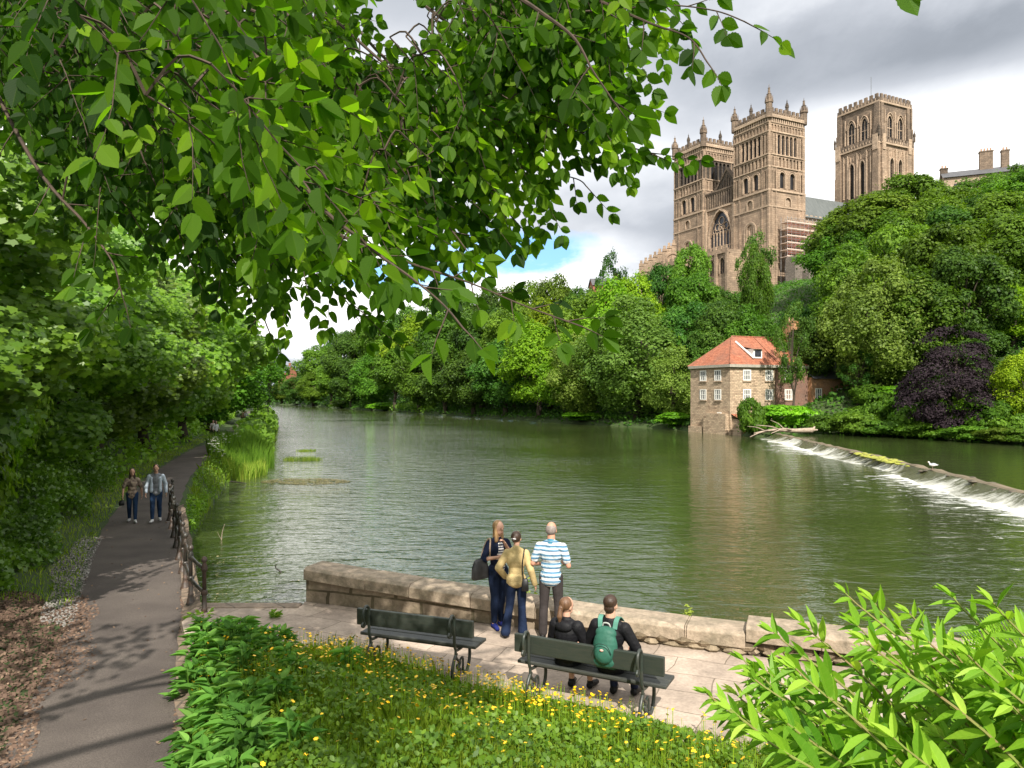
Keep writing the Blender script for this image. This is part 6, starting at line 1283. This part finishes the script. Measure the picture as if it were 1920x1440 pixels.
for i, (px, Y) in enumerate(((470, 560), (505, 520), (540, 600), (440, 540), (575, 640), (600, 700))):
    X = (px-960)/F*Y; tree((T_rd, T_rm, T_sd)[i % 3], 'broadleaf_tree', f'hazy tree at the far bend of the river, {ORD[sorted([470,505,540,440,575,600]).index(px)]} from the left', 'tree', X, Y, 17, 17, group='trees at the far bend')
# ---------------------------------------------------------------- ground cover (uncountable)
def dp_(x, y): return dpoly(x, y, PATH)
def cover(name, mats, box, n, size, cond, shape, hfun, seed, up=.8, tilt=.6, tshift=.5, upd=None, z0=0):
    rng = np.random.default_rng(seed); x0, x1, y0, y1 = box; x = rng.uniform(x0, x1, n); y = rng.uniform(y0, y1, n); k = cond(x, y); x, y = x[k], y[k]; z = tz(x, y); hm = hfun(x, y)
    h = rng.uniform(0, 1, len(x))**.7*hm; pos = np.stack([x, y, z+h+z0], 1); nr = rng.normal(size=pos.shape)*tilt+np.array([.15, -.3, up])
    t = np.clip(tshift+.22*wob(x, y, 1.1, seed)+rng.normal(size=len(x))*.16, 0, 1); s = size*rng.uniform(.6, 1.4, len(x))
    V, Fc, t = leaves(pos, nr, s, shape, rng, t); o = link(name, npmesh(name, V, Fc, t, mats)); tag(o, kind='stuff'); return o
def blades(name, mats, box, n, h, w, cond, seed, lean=.35, tshift=.5, hf=None, clump=0):
    rng = np.random.default_rng(seed); x0, x1, y0, y1 = box; x = rng.uniform(x0, x1, n); y = rng.uniform(y0, y1, n); k = cond(x, y); x, y = x[k], y[k]; n = len(x); z = tz(x, y)
    hh = h*rng.uniform(.45, 1.25, n)*(hf(x, y) if hf else 1); a = rng.uniform(0, 2*np.pi, n); ln = rng.uniform(.1, 1, n)*lean; b = rng.uniform(0, 2*np.pi, n)
    dx, dy = np.cos(a), np.sin(a); lx, ly = np.cos(b)*ln, np.sin(b)*ln; W = w*rng.uniform(.6, 1.4, n)
    base = np.stack([x, y, z-.03], 1); u = np.stack([dx, dy, 0*dx], 1)*W[:, None]; m1 = base+np.stack([lx*.35*hh, ly*.35*hh, hh*.6], 1); tp = base+np.stack([lx*hh, ly*hh, hh*(1-.25*ln)], 1)
    V = np.stack([base-u, base+u, m1+u*.8, tp, m1-u*.8], 1).reshape(-1, 3); t = np.clip(tshift+.25*wob(x, y, .9, seed)+rng.normal(size=n)*.15, 0, 1)
    o = link(name, npmesh(name, V, np.arange(n*5).reshape(-1, 5), t, mats)); tag(o, kind='stuff'); return o
m_grass = leafmat('grass_blade', (.075, .15, .010), (.20, .31, .018), (.36, .44, .06), trans=.35, rough=.6, spec=.2, hue=0)
m_weed = leafmat('weed_leaf', (.06, .14, .012), (.14, .26, .018), (.24, .38, .03), trans=.35, rough=.5, spec=.3, hue=0)
m_ivy = leafmat('ivy_leaf', (.045, .11, .012), (.11, .22, .018), (.19, .33, .03), trans=.34, rough=.38, spec=.5, hue=0)
m_reed = leafmat('reed_blade', (.05, .12, .015), (.13, .24, .02), (.33, .38, .07), trans=.35, rough=.5, spec=.25, hue=0)
m_litter = plain('dead_leaf', (.23, .15, .09), (.09, .055, .035), .9, 3, spec=.15)
lm = leafmat('leaf_litter', (.04, .026, .018), (.115, .075, .055), (.27, .19, .13), trans=.05, rough=.85, spec=.15, hue=0, tboost=.6)
def near_meadow(x, y):
    d, s = dpoly(x, y, TE); dp, sp = dp_(x, y); return (s < 0) & (d > .02) & (sp < 0) & (dp > 1.03) & (y > 2.5)
def side_left(x, y): dp, sp = dp_(x, y); return (sp > 0) & (dp > 1.02)
BX = (-5.6, 8, 3, 12.5)
hmw = lambda x, y: np.clip(.10+.16*np.clip(dpoly(x, y, TE)[0]/1.5, 0, 1), 0, .3)*(1+.5*wob(x, y, 1.7, 4))
blades('meadow_grass', [m_grass], BX, 150000, .25, .0042, near_meadow, 61, .7, .5, hf=lambda x, y: .55+.5*np.clip(dpoly(x, y, TE)[0]/1.0, 0, 1)+.25*wob(x, y, 1.3, 7))
cover('meadow_weeds', [m_weed], BX, 85000, .055, lambda x, y: near_meadow(x, y) & (wob(x, y, 1.1, 12) > -.75+.32*np.maximum(0, x)), OVAL, hmw, 62, .7, .55)
def weedy_edge(x, y): d, s = dpoly(x, y, TE); return (d < .12) & (x > -5) & (x < 5) & (wob(x, y, 3, 2) > .1)
blades('edge_grass', [m_grass], (-5.6, 6, 5, 12.6), 60000, .3, .003, weedy_edge, 63, .5, .6)
# buttercups: hundreds of flower heads above the grass
def buttercups():
    rng = np.random.default_rng(5); V = []; Fc = []; n = 11000; x = rng.uniform(-5.2, 3.5, n); y = rng.uniform(6.0, 12, n); k = near_meadow(x, y); x, y = x[k], y[k]
    d, _ = dpoly(x, y, TE); pr = np.clip(1.15-d/2.6, .05, 1)*np.clip(.65+.75*wob(x, y, 1.5, 3)+.5*wob(x, y, 4.3, 9), .03, 1)*np.clip((x+5.2)/1.2, .12, 1)*np.where(x > 1.2, .35, 1); k = rng.random(len(x)) < pr*1.3; x, y = x[k], y[k]; z = tz(x, y); m = len(x)
    s = rng.uniform(.014, .026, m); a0 = rng.uniform(0, 6.28, m); tx = rng.normal(0, .35, m); ty = rng.normal(-.3, .35, m); h = rng.uniform(.17, .36, m); k = 12
    ang = np.arange(k)*2*np.pi/k; rr = np.where(np.arange(k) % 2 == 0, 1, .72); px = np.cos(ang[None]+a0[:, None])*rr*s[:, None]; py = np.sin(ang[None]+a0[:, None])*rr*s[:, None]
    pz = px*tx[:, None]+py*ty[:, None]+.0; V = np.stack([x[:, None]+px, y[:, None]+py, (z+h)[:, None]+pz], -1).reshape(-1, 3)
    o = link('buttercups', npmesh('buttercups', V, np.arange(m*k).reshape(-1, k), mats=[plain('buttercup_petal', (.85, .58, .01), (.80, .42, .01), .4, 30, spec=.4)])); tag(o, kind='stuff')
    w = .0022; V = np.stack([np.stack([x-w, y, z], 1), np.stack([x+w, y, z], 1), np.stack([x+w, y, z+h-.003], 1), np.stack([x-w, y, z+h-.003], 1)], 1).reshape(-1, 3)
    o = link('buttercup_stalks', npmesh('buttercup_stalks', V, np.arange(m*4).reshape(-1, 4), np.full(m, .5), mats=[m_grass])); tag(o, kind='stuff')
buttercups()
# comfrey clumps beside the path
m_com = leafmat2('comfrey_leaf', (.03, .10, .018), (.085, .21, .03), (.16, .31, .06), trans=.32, rough=.8, spec=.1, tboost=1.2, veins=12)
def comfrey_mesh(seed):
    rng = random.Random(seed); lv = Leaves(COM, seed); mb = MB()
    for i in range(46):
        a = rng.uniform(0, 6.28); h = rng.uniform(.06, .42); r = .04+(.46-h)*.5*rng.random(); p = Vector((math.cos(a)*r, math.sin(a)*r, h)); el = rng.uniform(.05, .9)
        d = Vector((math.cos(a), math.sin(a), el)); lv.add(p, d, Vector((-math.cos(a)*el*.8, -math.sin(a)*el*.8, 1)), rng.uniform(.11, .23), rng.gauss(.5, .22))
    for i in range(4): a = rng.uniform(0, 6.28); mb.tube([(0, 0, -.05), (math.cos(a)*.05, math.sin(a)*.05, .2), (math.cos(a)*.08, math.sin(a)*.08, .44)], [.009, .007, .004], 5)
    o = mb.obj('stems', m_weed); md = o.data; D.objects.remove(o); return lv.mesh('comfrey_leaves', [m_com]), md
CM = [comfrey_mesh(s) for s in (1, 2, 3)]; rng = random.Random(14); cpos = []
for tries in range(4000):
    if len(cpos) > 44: break
    x, y = rng.uniform(-5.0, -.2), rng.uniform(6.2, 11.8)
    if not near_meadow(np.array([x]), np.array([y]))[0]: continue
    zz = tz1(x, y); px = 960+F*x/y; py = HY+(EYE-zz)*F/y
    if px > 520+rng.gauss(0, 50)-(py-1250)*.1 or px < 325 or py > 1520: continue
    if rng.random() < .55 and px > 470: continue
    if any(math.hypot(x-a, y-b) < .24 for a, b in cpos): continue
    cpos.append((x, y)); g_ = thing('comfrey_plant', 'broad-leaved comfrey clump beside the path edge', 'plant', (x, y, zz), rng.uniform(0, 6.28), 'comfrey clumps'); g_.scale = (rng.uniform(.75, 1.15),)*3
    lm_, st_ = CM[len(cpos) % 3]; link('leaves', lm_, g_); link('stems', st_, g_)
# leaf litter and verge on the left of the path
def litter_c(x, y): dp, sp = dp_(x, y); return (((sp > 0) & (dp > .55+.3*wob(x, y, 1.5, 4)) & (dp < 3.4) & (y < 14.5+.8*wob(x, y, 2, 2))) | ((dp > .82) & (dp < 1.2) & (y < 15)))
o = cover('leaf_litter', [lm], (-11.5, -3, 5, 16), 60000, .06, litter_c, OVAL, lambda x, y: .03+0*x, 71, 1., .45)
rngl = np.random.default_rng(3)
o = cover('fallen_leaves', [lm], (-13, 6, 5, 24), 2600, .05, lambda x, y: (dp_(x, y)[0] < 1.02) & (rngl.random(len(x)) < .2+.8*np.clip(dp_(x, y)[0]-.5, 0, 1)*2), OVAL, lambda x, y: .012+0*x, 72, 1., .2, .75, z0=.035)
def verge(x, y): dp, sp = dp_(x, y); return (sp > 0) & (dp > 1.1+.12*wob(x, y, 2, 1)) & (dp < 6) & (y > 14.2+.5*(dp-1)*0)
blades('verge_grass', [m_grass], (-40, -8, 13.5, 75), 200000, .17, .008, lambda x, y: verge(x, y) & (dp_(x, y)[0] < 3.2), 73, .7, .68)
def ivy_c(x, y): dp, sp = dp_(x, y); return (sp > 0) & (((dp > 2.0+.5*wob(x, y, 1.3, 5)) & (y > 14.3)) | ((dp > 2.3+.3*wob(x, y, 1.3, 5)) & (y <= 14.3))) & (dp < 9)
cover('ivy', [m_ivy], (-26, -6, 4, 34), 170000, .11, ivy_c, MAPLE, lambda x, y: .35+1.1*np.clip(wob(x, y, .8, 3)+.4, 0, 1), 74, .6, .6)
cover('bank_undergrowth', [m_weed], (-75, -18, 30, 130), 90000, .26, lambda x, y: side_left(x, y) & (dp_(x, y)[0] > 1.8) & (dp_(x, y)[0] < 9), MAPLE, lambda x, y: .5+1.2*np.clip(wob(x, y, .6, 3)+.4, 0, 1), 75, .6, .6)
# gravel patch left of the path
cover('gravel', [leafmat('gravel_stone', (.12, .11, .10), (.26, .24, .22), (.45, .43, .40), trans=.0, rough=.9, spec=.2, hue=0)], (-13, -7, 12, 22), 26000, .045, lambda x, y: (dp_(x, y)[1] > 0) & (dp_(x, y)[0] > .95) & (dp_(x, y)[0] < 1.55+.25*wob(x, y, 1.2, 8)) & (y > 13) & (y < 21), OVAL, lambda x, y: .02+0*x, 76, 1., .5, .5, z0=.02)
# river bank between path and water
def bank(x, y): dp, sp = dp_(x, y); dn, _ = dpoly(x, y, NS); return (sp < 0) & (dp > 1.15) & ~inpoly(x, y, RIV) & (y > 13.9) & ((dp > 1.5) | (y > 26))
bh = lambda x, y: .55+.5*np.clip((y-18)/30, 0, 1)+.35*wob(x, y, .8, 2)
blades('bank_grass', [m_grass], (-46, -5.5, 13.8, 120), 230000, .62, .010, bank, 81, .6, .45, hf=bh)
cover('bank_weeds', [m_weed], (-46, -5.5, 13.8, 120), 150000, .11, lambda x, y: bank(x, y), OVAL, lambda x, y: .55*bh(x, y)*1.1, 82, .6, .6)
cover('bank_weeds_far', [m_weed], (-75, -20, 62, 215), 60000, .4, lambda x, y: bank(x, y), MAPLE, lambda x, y: 1.6+.5*wob(x, y, .4, 2), 83, .6, .5, .4)
cover('bank_nettles', [m_weed], (-13, -6, 14.5, 32), 26000, .10, lambda x, y: bank(x, y) & (dpoly(x, y, NS)[0] < 1.4), OVAL, lambda x, y: .7+.3*wob(x, y, 1.1, 6), 84, .3, .7, .45)
def near_pt(cx, cy, rx, ry, rot=0):
    def f(x, y):
        c, s = math.cos(rot), math.sin(rot); u = (x-cx)*c+(y-cy)*s; v = -(x-cx)*s+(y-cy)*c; return (u/rx)**2+(v/ry)**2 < 1+.3*wob(x, y, 1.1, 3)
    return f
def reeds(name, cx, cy, rx, ry, n, h, w, seed, rot=0, z=0, ts=.5):
    rng = np.random.default_rng(seed); x = rng.uniform(cx-max(rx, ry)*1.4, cx+max(rx, ry)*1.4, n); y = rng.uniform(cy-max(rx, ry)*1.4, cy+max(rx, ry)*1.4, n); k = near_pt(cx, cy, rx, ry, rot)(x, y); x, y = x[k], y[k]; m = len(x)
    zz = np.maximum(tz(x, y), z-.05); hh = h*rng.uniform(.6, 1.15, m); a = rng.uniform(0, 6.28, m); ln = rng.uniform(0, .55, m)**1.3; b = rng.uniform(0, 6.28, m); u = np.stack([np.cos(a), np.sin(a), 0*a], 1)*w
    B = np.stack([x, y, zz], 1); M_ = B+np.stack([np.cos(b)*ln*.3*hh, np.sin(b)*ln*.3*hh, hh*.6], 1); T = B+np.stack([np.cos(b)*ln*hh, np.sin(b)*ln*hh, hh], 1)
    V = np.stack([B-u, B+u, M_+u*.8, T, M_-u*.8], 1).reshape(-1, 3); t = np.clip(ts+rng.normal(0, .17, m), 0, 1); o = link(name, npmesh(name, V, np.arange(m*5).reshape(-1, 5), t, [m_reed])); tag(o, kind='stuff'); return o
reeds('reed_bed', -19.3, 53.5, 2.1, 7.0, 42000, 1.35, .012, 91, .28, ts=.35)
reeds('reed_bed_margin', -16.9, 47.2, 1.3, 3.8, 14000, .9, .014, 92, .25, ts=.75)
reeds('water_grass', -15.9, 57, 1.5, .8, 3500, .36, .010, 93, 0, ts=.7); reeds('water_grass_small', -18.3, 66, .9, .8, 900, .25, .014, 94, 0, ts=.7)
def weedmat(name, cx, cy, rx, ry, n, cols, seed, s=.07):
    rng = np.random.default_rng(seed); x = rng.uniform(cx-rx*1.3, cx+rx*1.3, n); y = rng.uniform(cy-ry*1.3, cy+ry*1.3, n); k = near_pt(cx, cy, rx, ry)(x, y) & (wob(x, y, 3.1, 2) > -.5); x, y = x[k], y[k]; m = len(x)
    V, Fc, t = leaves(np.stack([x, y, np.full(m, .02)+rng.uniform(0, .02, m)], 1), rng.normal(size=(m, 3))*.12+np.array([0, 0, 1]), s*rng.uniform(.5, 1.5, m), OVAL, rng, np.clip(rng.normal(.5, .25, m), 0, 1))
    o = link(name, npmesh(name, V, Fc, t, [cols])); tag(o, kind='stuff')
m_wm = leafmat('floating_weed', (.10, .09, .03), (.22, .20, .08), (.38, .33, .16), trans=.1, rough=.7, spec=.3, hue=0)
m_wm2 = leafmat('floating_debris', (.05, .06, .02), (.12, .11, .05), (.34, .28, .16), trans=.1, rough=.7, spec=.3, hue=0)
weedmat('floating_weed', -11.9, 43.2, 2.6, 1.5, 11000, m_wm, 95); weedmat('floating_debris', -8.6, 22.5, 1.6, 1.2, 260, m_wm2, 96, .06); weedmat('floating_debris_near', -6.6, 18.6, 1.5, 2.0, 420, m_wm2, 97, .045)
# cow parsley: white umbels on stalks
m_umb = plain('umbel_white', (.72, .73, .62), (.55, .58, .42), .8, 30)
def parsley_mesh(seed):
    rng = random.Random(seed); mb = MB(); fl = MB(); 
    for i in range(7):
        a = rng.uniform(0, 6.28); r = rng.uniform(.05, .3); h = rng.uniform(.65, 1.1); e = Vector((math.cos(a)*r, math.sin(a)*r, h)); mb.tube([(0, 0, 0), e*.5+Vector((0, 0, .05)), e], [.007, .005, .003], 4, False)
        for k in range(9):
            b = rng.uniform(0, 6.28); q = rng.uniform(0, .075); c = e+Vector((math.cos(b)*q, math.sin(b)*q, .03+rng.uniform(-.01, .015))); mb.tube([e, c], .0015, 3, False); fl.ell(c, (.020, .020, .008), None, 6, 3)
    o = mb.obj('s', m_weed); a_ = o.data; D.objects.remove(o); o = fl.obj('f', m_umb); b_ = o.data; D.objects.remove(o); return a_, b_
PM = [parsley_mesh(s) for s in (5, 6, 7)]; rng = random.Random(31); k = 0
for (x0, y0, sx, sy, n, lab) in ((-20.3, 50.5, 1.0, 5.5, 46, 'white cow parsley flowering at the back of the reed bed'), (-12.4, 26.5, .9, 3.5, 24, 'white cow parsley flowering on the bank beside the railing'), (-10.3, 20.5, .5, 2.5, 8, 'white cow parsley flowering below the railing')):
    for i in range(n):
        x = x0+rng.gauss(0, .5)*sx-(0.30*(0))+(-(.33) if False else 0); y = y0+rng.uniform(-1, 1)*sy; x += -(y-y0)*.36
        if not bank(np.array([x]), np.array([y]))[0]: continue
        g_ = thing('cow_parsley', lab, 'plant', (x, y, tz1(x, y)), rng.uniform(0, 6.28), lab); g_.scale = (1.15,)*3; a_, b_ = PM[k % 3]; k += 1; link('stems', a_, g_); link('flower_heads', b_, g_)
# tuft at the foot of the end post
for (x, y, r_, n, s_) in ((-5.45, 13.1, .34, 240, 5), (-4.1, 12.9, .12, 40, 6), (-1.2, 13.2, .1, 20, 7)):
    rng = random.Random(s_); lv = Leaves(COM, s_)
    for i in range(n): a = rng.uniform(0, 6.28); q = r_*rng.random(); d = Vector((math.cos(a), math.sin(a), rng.uniform(.1, 1.3))); lv.add((math.cos(a)*q*.8, math.sin(a)*q*.8, rng.uniform(0, .12)), d, (0, -.3, 1), rng.uniform(.05, .11), rng.gauss(.6, .2))
    o = link('weed_tuft', lv.mesh('weed_tuft', [m_weed]), None); o.location = (x, y, 1.10 if s_ == 5 else TZ); tag(o, {5: 'leafy green weed tuft at the foot of the end railing post', 6: 'small weed tuft growing between the flagstones near the quay edge', 7: 'tiny weed growing beside the foot of the river wall'}[s_], 'weed')
# ---------------------------------------------------------------- right foreground shrub
m_wil = leafmat2('shrub_leaf', (.06, .17, .010), (.18, .33, .022), (.38, .50, .08), trans=.36, rough=.5, spec=.25, tboost=1.25, veins=14)
m_gst = plain('green_stem', (.17, .25, .04), (.22, .15, .07), .6, 12)
def shrub():
    rng = random.Random(77); o0 = Vector((1.9, 1.9, tz1(1.9, 1.9))); t = thing('willow_leaved_shrub', 'bright green shrub with long narrow leaves filling the lower right corner', 'shrub', o0); lv = Leaves(WIL, 8)
    prof = [(1310, 1300), (1380, 1235), (1450, 1180), (1560, 1150), (1590, 1105), (1660, 1150), (1700, 1170), (1780, 1115), (1830, 1150), (1900, 1200), (2060, 1170)]
    def top(px):
        for (a, b), (c, d) in zip(prof[:-1], prof[1:]):
            if a <= px <= c: return b+(d-b)*(px-a)/(c-a)
        return 1300
    tips = [(1325, 1300, 2.3), (1395, 1238, 2.5), (1450, 1185, 2.55), (1585, 1112, 2.6), (1635, 1125, 2.7), (1783, 1115, 2.3), (1862, 1130, 2.2), (1500, 1165, 2.8), (1705, 1150, 2.9), (1370, 1330, 2.1), (1440, 1390, 1.9)]
    for i in range(215):
        px = 1345+(2060-1345)*rng.random()**.8; tp = top(px); py = tp+50+rng.random()**.9*(1560-tp)
        if px < 1440 and py > 1340: continue
        tips.append((px, py, rng.uniform(2.0, 3.2)))
    for k, (px, py, dp) in enumerate(tips):
        e = P(px, py, dp); base = Vector((1.5+(e.x-.7)*.55+rng.uniform(-.1, .25), dp*.75+.4+rng.uniform(-.15, .15), 0)); base.z = tz1(base.x, base.y)
        mid = base*.35+e*.65+Vector((.16+rng.uniform(0, .15), 0, .12)); q = catmull([base-o0, mid-o0, e-o0], 9); bm = MB(); bm.tube(q, [.010*(1-.8*i/len(q)) for i in range(len(q))], 5, False); bm.obj('stem', m_gst, t)
        tint = .42+rng.gauss(0, .16); L_ = .096*rng.uniform(.85, 1.25); n = len(q)
        for i in range(4, n):
            p = q[i]; d = (q[min(i+1, n-1)]-q[i-1]).normalized(); ph = rng.uniform(0, 3.14)+(i % 2)*1.57
            for j in range(3):
                a = ph+j*2.1; u = d.cross(Vector((0, -1, .3))).normalized(); w = d.cross(u); o_ = u*math.cos(a)+w*math.sin(a); f_ = .7+.5*math.sin(math.pi*min(1, (i-3)/(n-3.)))
                (rng.random() < .93) and lv.add(p-d*rng.random()*.05, d*.75+o_*.75+Vector((0, 0, -.15)), Vector((0, -.5, .9))+o_*-.3+Vector([rng.uniform(-.45, .45) for _ in range(3)]), L_*f_*rng.uniform(.75, 1.15), tint+rng.gauss(0, .18))
        for s in range(3): lv.add(q[-1], (q[-1]-q[-2]).normalized()+Vector([rng.uniform(-.35, .35) for _ in range(3)]), Vector((0, -.6, .7)), L_*.55, tint+.3)
    link('leaves', lv.mesh('shrub_leaves', [m_wil]), t)
shrub()
def fern():
    rng = random.Random(5); base = Vector((2.05, 2.25, tz1(2.05, 2.25))); t = thing('fern', 'light green fern fronds rising among the shrub at the right edge', 'fern', base)
    for (px, py, dp) in ((1838, 1185, 2.45), (1905, 1210, 2.4), (1880, 1170, 2.7), (1800, 1260, 2.3), (1935, 1265, 2.2)):
        e = P(px, py, dp)-base; q = catmull([Vector((0, 0, 0)), e*.6+Vector((.1, .02, .16)), e], 14); lv = Leaves(WIL, int(px)); mb = MB(); mb.tube(q, [.005*(1-.8*i/len(q)) for i in range(len(q))], 4, False); n = len(q)
        for i in range(8, n):
            d = (q[min(i+1, n-1)]-q[i-1]).normalized(); lat = d.cross(Vector((0, -.9, .4))).normalized(); w = .17*math.sin(math.pi*(.12+.88*(1-(i-8)/(n-8.)))*.75)+.01
            for sd in (-1, 1):
                for f_ in (0, .5):
                    b = q[i]-d*.03*f_; m = 7
                    for j in range(m):
                        pp = b+(lat*sd*.95+d*.3).normalized()*w*(j+.5)/m
                        lv.add(pp, lat*sd*.2+d*.9, Vector((0, -.8, .5)), .030*(1-j/m*.6), .55+rng.gauss(0, .1)); lv.add(pp, lat*sd*.2-d*.9, Vector((0, -.8, .5)), .030*(1-j/m*.6), .55+rng.gauss(0, .1))
        fr = link('frond', lv.mesh('frond', [m_wil]), t); mb.obj('stalk', m_gst, fr)
fern()
# ---------------------------------------------------------------- small things in and by the water
m_wood = plain('bleached_wood', (.38, .31, .24), (.20, .15, .11), .85, 4, .01, 20)
def driftwood(name, lab, cat, base, pts, r, subs, mat=m_wood):
    mb = MB(); q = catmull(pts, 5); mb.tube(q, [r*(1-.75*i/len(q)) for i in range(len(q))], 8)
    for s in subs: mb.tube(catmull(s[0], 4), [s[1]*(1-.8*i/(4*(len(s[0])-1)+1)) for i in range(4*(len(s[0])-1)+1)], 5)
    o = mb.obj(name, mat, None, True); o.location = base; return tag(o, lab, cat)
driftwood('fallen_tree', 'pale fallen tree trunk with bare branches stranded at the far end of the weir', 'fallen tree', (33.2, 82.5, .75), [(0, 0, .3), (-2, .1, .25), (-4, .5, .3), (-6.2, .8, -.1)], .30,
          [([(-2.2, .1, .3), (-3.4, -.6, .5), (-5, -1.2, .0)], .12), ([(-3.5, .3, .3), (-4.6, -.3, .7), (-6.4, -.6, .9)], .10), ([(-4, .5, .3), (-5.6, .1, .1), (-7.2, -.9, -.4)], .12), ([(-3.0, .3, .4), (-3.6, .5, 1.0), (-4.5, .4, 1.4)], .07), ([(-5, .7, .2), (-6, .5, .6), (-7, .6, .7)], .07), ([(0, 0, .3), (.3, .1, .7)], .22), ([(0, 0, .3), (.5, -.2, .35)], .2)])
driftwood('bare_twig', 'forked pale twig sticking out of the water beyond the railing', 'twig', G(415, 1012), [(0, 0, -.2), (.03, 0, .25), (.12, 0, .55)], .018, [([(0, 0, .0), (-.08, 0, .15), (-.14, 0, .28)], .008)])
driftwood('black_snag', 'crooked dark stick poking up from the river left of the wall', 'stick', G(520, 1073), [(.14, 0, -.05), (.05, 0, .06), (-.04, .02, .10), (-.05, 0, .20), (-.0, 0, .24)], .028, [], plain('wet_wood', (.03, .025, .02), None, .5))
driftwood('broken_branch', 'short broken branch with a few green leaves showing behind the river wall', 'branch', wallpt(3.6)+WN*.9+Vector((0, 0, .9)), [(.22, 0, 0), (.1, 0, .45), (-.05, 0, .95)], .035, [([(.1, 0, .5), (.3, .0, .7)], .012)])
driftwood('floating_log', 'dark half-sunk log at the water edge beside the floating weed', 'log', G(425, 905), [(-1.0, 0, .0), (0, .1, .06), (1.2, -.2, .0)], .06, [], plain('wet_wood', (.03, .025, .02), None, .5))
lv = Leaves(COM, 4); rng = random.Random(3)
for i in range(90): a = rng.uniform(0, 6.28); lv.add((rng.gauss(.25, .16), rng.gauss(0, .08), rng.uniform(.4, .95)), (math.cos(a), math.sin(a), .3), (0, -.6, .8), rng.uniform(.04, .08), rng.gauss(.8, .2))
o = link('wall_foot_sapling', lv.mesh('sapling', [m_reed]), None); o.location = wallpt(3.7)+WN*.85+Vector((0, 0, .9)); tag(o, 'light green sapling leaves behind the river wall by the broken branch', 'plant')
for s, h in ((6.95, .16), (9.1, .1), (9.8, .12)):
    lv = Leaves(COM, 9)
    for i in range(26): a = rng.uniform(0, 6.28); lv.add((rng.gauss(0, .02), rng.gauss(0, .02), h*rng.random()), (math.cos(a), math.sin(a), .8), (0, -.4, .8), h*.38, .9)
    o = link('wall_weed', lv.mesh('wall_weed', [m_reed]), None); o.location = wallpt(s)+WN*.57+Vector((0, 0, wtop(s)-.02)); tag(o, {6.95: 'bright weed standing up in the coping joint where the wall steps up', 9.1: 'small weed on the back edge of the raised coping, left of two', 9.8: 'small weed on the back edge of the raised coping, right of two'}[s], 'weed')
# gull on the weir
gp = Vector((24.9, 44.2, .62)); gl = thing('gull', 'white gull with grey back standing on the weir crest', 'bird', gp, math.radians(60)); gl.scale = (1.1,)*3
m_wf = plain('white_feather', (.75, .75, .74), None, .7); grow('body', [('e', (0, 0, .24), (.085, .17, .085)), ('c', (0, .12, .27), (0, .17, .36), .045, .035), ('e', (0, .185, .38), (.042, .05, .04)), ('c', (0, -.12, .24), (0, -.24, .23), .05, .015)], m_wf, gl, .012, 2)
grow('wings', [('e', (0, -.03, .285), (.09, .15, .05)), ('c', (0, -.12, .27), (0, -.28, .25), .03, .012)], plain('grey_feather', (.38, .40, .43), None, .7), gl, .012, 2)
mb = MB(); mb.tube([(0, .225, .375), (0, .27, .365)], [.012, .004], 6); mb.obj('beak', plain('yellow_beak', (.7, .45, .05), None, .5), gl); mb = MB(); [mb.tube([(s*.03, 0, -.03), (s*.03, 0, .17)], .008, 5) for s in (-1, 1)]; mb.obj('legs', plain('pink_leg', (.5, .28, .25), None, .6), gl)
